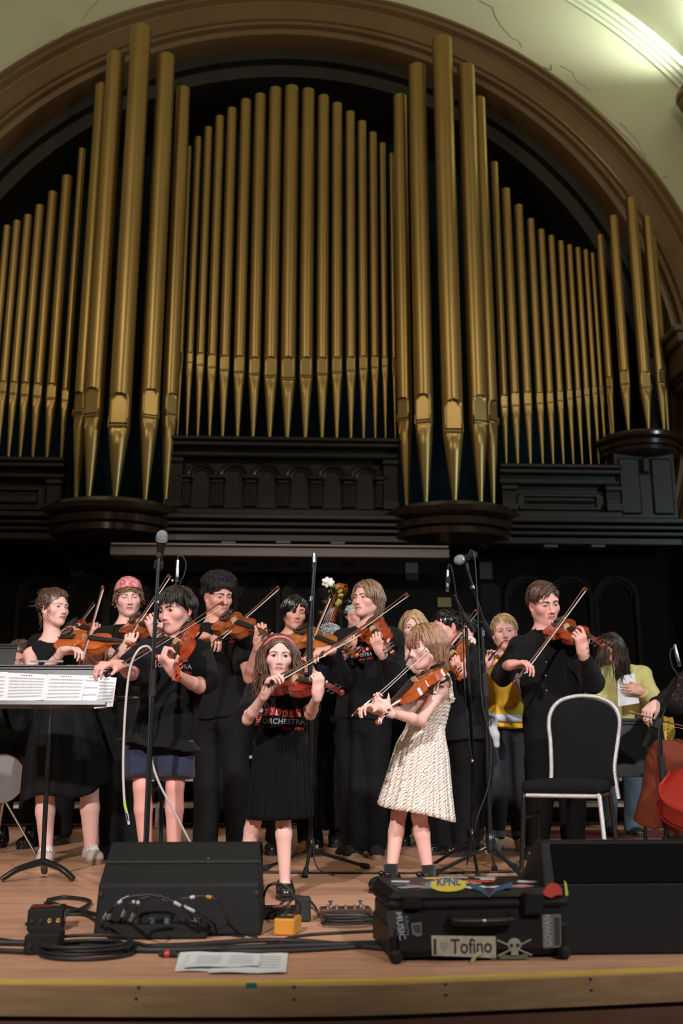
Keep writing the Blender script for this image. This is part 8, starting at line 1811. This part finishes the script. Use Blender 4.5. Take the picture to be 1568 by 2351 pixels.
# ---- banquet chair with silver frame, facing the hall
m_cf = M('hammered_silver', (.62, .63, .63), .34, .75, bump=(260, .5)); m_cseat = M('black_upholstery', (.0050, .0055, .0062), .9, bump=(420, .3), noise=(240, .4, (.009, .010, .011)), spec=.2)
NL = onfloor(1197, 2012); sx_ = V3(math.cos(R_(-25)), math.sin(R_(-25)), 0); sy_ = np.cross([0, 0, 1.], sx_); NR = NL + sx_ * .44; fl_, fr_ = NL + sy_ * .44, NR + sy_ * .44
ch = thing('banquet_chair', 'banquet chair with silver frame and black padded back at the right', 'chair', (NL + NR + fl_ + fr_) / 4); l = np.array(ch.location); YB = float((fl_ + fr_)[1] / 2); zs_ = .425
def cp(x, y, dy=0.): return at(x, y, float(np.interp(x, [1238, 1426], [fl_[1], fr_[1]])) + dy) - l
bp = [cp(1263, 1812, -.03), cp(1266, 1770, -.02), cp(1264, 1705, 0), cp(1260, 1662, .015), cp(1266, 1632, .02), cp(1285, 1610, .03), cp(1315, 1600, .035), cp(1345, 1598, .035), cp(1375, 1602, .03), cp(1402, 1615, .025), cp(1418, 1637, .02), cp(1422, 1664, .015), cp(1416, 1712, 0), cp(1410, 1765, -.02), cp(1416, 1812, -.03), cp(1420, 1834, -.03)]
MB().tube(bez(bp, 90), .0135, 10).build('back_frame', m_cf, ch)
inner = bez([lerp(p_, cp(1341, 1705, 0), .055) for p_ in bp[:-1]], 60); n = len(inner); b = MB(); cen = inner.mean(0); V = []
for s_, dd in ((1., 0.), (.97, -.018), (.80, -.026), (.4, -.030)): V += [cen + (p_ - cen) * s_ + V3(0, dd, 0) for p_ in inner]
V += [p_ + V3(0, .022, 0) for p_ in inner]
F = [(i * n + j, i * n + (j + 1) % n, (i + 1) * n + (j + 1) % n, (i + 1) * n + j) for i in range(3) for j in range(n)] + [tuple(3 * n + j for j in range(n))] + [(j, 4 * n + j, 4 * n + (j + 1) % n, (j + 1) % n) for j in range(n)] + [tuple(4 * n + j for j in range(n))[::-1]]
b.add(V, F); b.build('backrest', m_cseat, ch, sharp=60)
cc = (NL + NR + fl_ + fr_) / 4 - l; cc[2] = zs_; wn = float(np.linalg.norm(NR - NL)); Rc = np.stack([sx_, sy_, [0, 0, 1.]], 1)
F_ = Field(cc - .34, cc + .34, .010); F_.rbox(cc + V3(0, 0, .02), (wn / 2 - .012, .215, .032), Rc, .028); F_.ell(cc + V3(0, 0, .036), (.20, .19, .028), Rc, .02); P_, G_ = F_.mesh(1); meshobj('seat', P_, G_, m_cseat, ch)
tops = [cc + sx_ * a_ * (wn / 2 - .03) + sy_ * b_ * .19 - V3(0, 0, .022) for a_, b_ in ((-1, -1), (1, -1), (1, 1), (-1, 1))]
m_brn = M('brown_tube', (.05, .028, .022), .4, .5)
for i in range(4): MB().tube([tops[i], tops[(i + 1) % 4]], .012, 8).build('seat_rail', m_cf if i == 0 else m_brn, ch)
for i, (c_, ft, mm) in enumerate(zip(tops, (NL, NR, fr_, fl_), (m_stand, m_cf, m_brn, m_brn))):
    ft = ft - l; ft[2] = .006; kn_ = lerp(c_, ft, .12); kn_[2] = c_[2] - .01; kn_ = kn_ + (kn_ - c_) * .6; o_ = MB().tube(bez([c_, kn_, lerp(kn_, ft, .5), ft], 14), .0125, 8).build('leg', mm, ch); MB().tube([ft, ft + V3(0, 0, .03)], .0155, 8).build('rubber_foot', m_rub, o_)
for i, k, ff in ((0, 3, (NL, fl_)), (1, 2, (NR, fr_))): a_ = lerp(tops[i], ff[0] - l, .28); c_ = lerp(tops[k], ff[1] - l, .28); MB().tube([a_, c_], .008, 8).build('stretcher', m_brn, ch)
# ---- cello, its bow, double bass with flowers, guitar
T_ = at(1586, 1872, 5.20); S_ = T_ + unit(V3(.55, .60, .60)) * 1.14; make_violin(T_, S_, (-.35, -1, .6), float(np.linalg.norm(S_ - T_)), V_CEL, 'bright red cello at the right edge', name='cello', group=None, zs=1.7, skip=('shoulder_rest', 'chin_rest'))
MB().tube([T_, V3(T_[0], T_[1] - .12, .0)], .005, 8).build('endpin', m_chrome, bpy.data.objects['cello'])
_c = bpy.data.objects['endpin']; _c.parent = None; _c.parent = bpy.data.objects['cello']; bpy.context.view_layer.update(); _c.matrix_parent_inverse = bpy.data.objects['cello'].matrix_world.inverted()
A_ = at(1449, 1637, 5.52); D_ = unit(at(1568, 1663, 5.42) - A_); make_bow(A_, D_, V3(0, 0, -1), 'cello bow in the hand of the cellist at the right edge', .72, None, None, 'cello_bow')
S_ = at(779, 1332, 7.35); T_ = at(676, 1850, 7.70); make_violin(T_, S_, (-.45, -1, .25), float(np.linalg.norm(S_ - T_)), V_BR, 'double bass with flowers tied to its scroll behind the viola player', name='double_bass', group=None, zs=1.3, skip=('shoulder_rest', 'chin_rest'))
fl_ = thing('flower_sprig', 'white flower and green leaves tied to the double bass scroll', 'flowers', at(768, 1395, 7.36)); l = np.array(fl_.location); b = MB(); q = at(753, 1337, 7.31) - l
for k in range(7): a = k / 7 * 6.28; b.ball(q + V3(.026 * math.cos(a), -.006 + .01 * math.sin(a * 2), .018 * math.sin(a)), (.024, .010, .017), roty(-a), 10, 6)
b.build('white_bloom', M('white_bloom', (.72, .70, .62), .7), fl_); MB().tube(bez([q, at(762, 1358, 7.34) - l, at(772, 1395, 7.40) - l], 12), .003, 6).build('stem', M('stem_green', (.10, .16, .03), .6), fl_); m_lf = M('leaf_olive', (.30, .29, .045), .6, noise=(30, .6, (.16, .17, .03)))
for k in range(12): a = rng.uniform(0, 6.28); q = at(768 + 14 * math.cos(a), 1368 + 22 * math.sin(a), 7.34) - l; MB().ball(q, (.022, .007, .013), roty(a) @ rotz(.5 * a), 10, 6).build('leaf', m_lf, fl_)
g = thing('electric_guitar', 'pale maple guitar neck and head leaning at the right edge', 'guitar', (at(1548, 1900, 6.3)[0], 6.3, 0)); l = np.array(g.location); h0, h1, h2 = at(1533, 1652, 6.25) - l, at(1536, 1694, 6.25) - l, at(1552, 1800, 6.28) - l; m_map = M('maple_gloss', (.72, .46, .06), .3, coat=.5)
MB().tube([h1, h2], .024, 10, flat=((0, 1, 0), .5)).build('neck', m_map, g); b = MB(); b.prism([(-.028, -.07), (.024, -.07), (.040, -.02), (.034, .05), (.026, .095), (-.008, .10), (-.026, .07), (-.034, .0)], -.008, .008, np.array([[1., 0, 0], [0, 0, -1], [0, 1, 0]]), lerp(h0, h1, .5)); b.build('headstock', m_map, g)
for k in range(6): MB().lathe([(.004, 0), (.004, .01)], 8, lerp(h0, h1, .5) + V3(-.018 + .004 * k, -.008, -.05 + .024 * k), rotx(R_(90))).build('tuner', m_chrome, g)
for k in range(6): MB().box(lerp(h1, h2, .08 + .13 * k) + V3(0, -.013, 0), (.044, .003, .002)).build('fret', m_metal, g)
b = MB(); F_ = Field(h2 - .35, h2 + .35, .012); F_.ell(h2 + V3(.03, 0, -.12), (.12, .02, .13), None, .03); F_.ell(h2 + V3(.05, 0, -.27), (.15, .022, .12), None, .04); P_, G_ = F_.mesh(1); meshobj('guitar_body', P_, G_, M('guitar_paint', (.06, .02, .012), .25, coat=.7), g)
# ---- drum at the left edge
d = thing('drum', 'round pale drum at the left edge', 'drum', (at(5, 1860, 6.6)[0], 6.6, 0)); l = np.array(d.location); q = at(4, 1788, 6.55) - l; Rm = rotz(R_(38)) @ rotx(R_(90)); MB().lathe([(.001, .0), (.145, .0), (.147, .002)], 40, q, Rm, cap=False).build('drum_head', M('drum_skin', (.28, .25, .23), .6, noise=(5, .5, (.2, .18, .16))), d); MB().lathe([(.147, -.20), (.150, -.20), (.150, .006), (.145, .006)], 40, q, Rm, cap=False).build('shell', M('drum_wood', (.20, .06, .025), .35), d)
for a in (0, 120, 240): MB().tube([q + V3(0, .08, -.12), V3(.2 * math.cos(R_(a)), .1 + .2 * math.sin(R_(a)), .006)], .008, 8).build('leg', m_chrome, d)
# ---- choir risers at the back, loudspeaker, rug
m_rt = M('riser_top', (.22, .13, .06), .5, noise=(4, .5, (.14, .08, .04)), stretch=(1, 8, 1)); m_rf = M('riser_face', (.018, .016, .014), .7)
for k in range(3):
    y0, y1, z = 8.78 + .62 * k, 8.78 + .62 * (k + 1), .2 * (k + 1)
    for j, (x0, x1) in enumerate(((-3.6, -1.25), (-1.2, 1.15), (1.2, 3.6))):
        t = thing('choir_riser', ['lowest', 'middle', 'top'][k] + ' choir riser step ' + ['at the left behind the players', 'in the centre behind the players', 'at the right behind the players'][j], 'riser', ((x0 + x1) / 2, (y0 + y1) / 2, 0)); w = x1 - x0
        MB().box((0, 0, z - .012), (w, y1 - y0 - .004, .022), bev=.003).build('tread', m_rt, t); MB().box((0, -(y1 - y0) / 2 + .008, z - .012), (w, .014, .030), bev=.003).build('nosing', m_metal, t)
        for s_ in (-1, 1):
            for f in (-1, 1): MB().box((s_ * (w / 2 - .06), f * ((y1 - y0) / 2 - .05), (z - .024) / 2), (.035, .035, z - .024), bev=.004).build('leg', m_metal if f < 0 else m_rf, t)
        MB().box((0, (y1 - y0) / 2 - .02, (z - .024) / 2), (w - .2, .02, max(.05, z - .05)), bev=.003).build('back_board', m_rf, t)
sp = thing('loudspeaker', 'black loudspeaker cabinet on a stand in the dark behind the vocal microphone', 'speaker', (at(1130, 1500, 8.2)[0], 8.2, 0)); b = MB(); zt, zb = at(1130, 1338, 8.2)[2], at(1130, 1500, 8.2)[2]; b.box((0, .15, (zt + zb) / 2), (.20, .30, zt - zb), bev=.05); b.build('cabinet', m_grille, sp); MB().box((0, -.003, (zt + zb) / 2), (.16, .008, (zt - zb) * .9), bev=.003).build('grille', m_grille, sp); MB().tube([(0, .15, 0.05), (0, .15, zb)], .018, 10).build('pole', m_stand, sp)
for a in (30, 150, 270): MB().tube([(0, .15, .35), (.3 * math.cos(R_(a)), .15 + .3 * math.sin(R_(a)), .01)], .010, 8).build('leg', m_stand, sp)
ru = MB(); ru.box((2.5, 8.1, .004), (1.7, .8, .008), bev=.002); tag(ru.build('rug', M('red_rug', (.10, .008, .008), .95, noise=(40, .5, (.12, .01, .01)))), 'dark red rug on the stage behind the chair', 'rug')
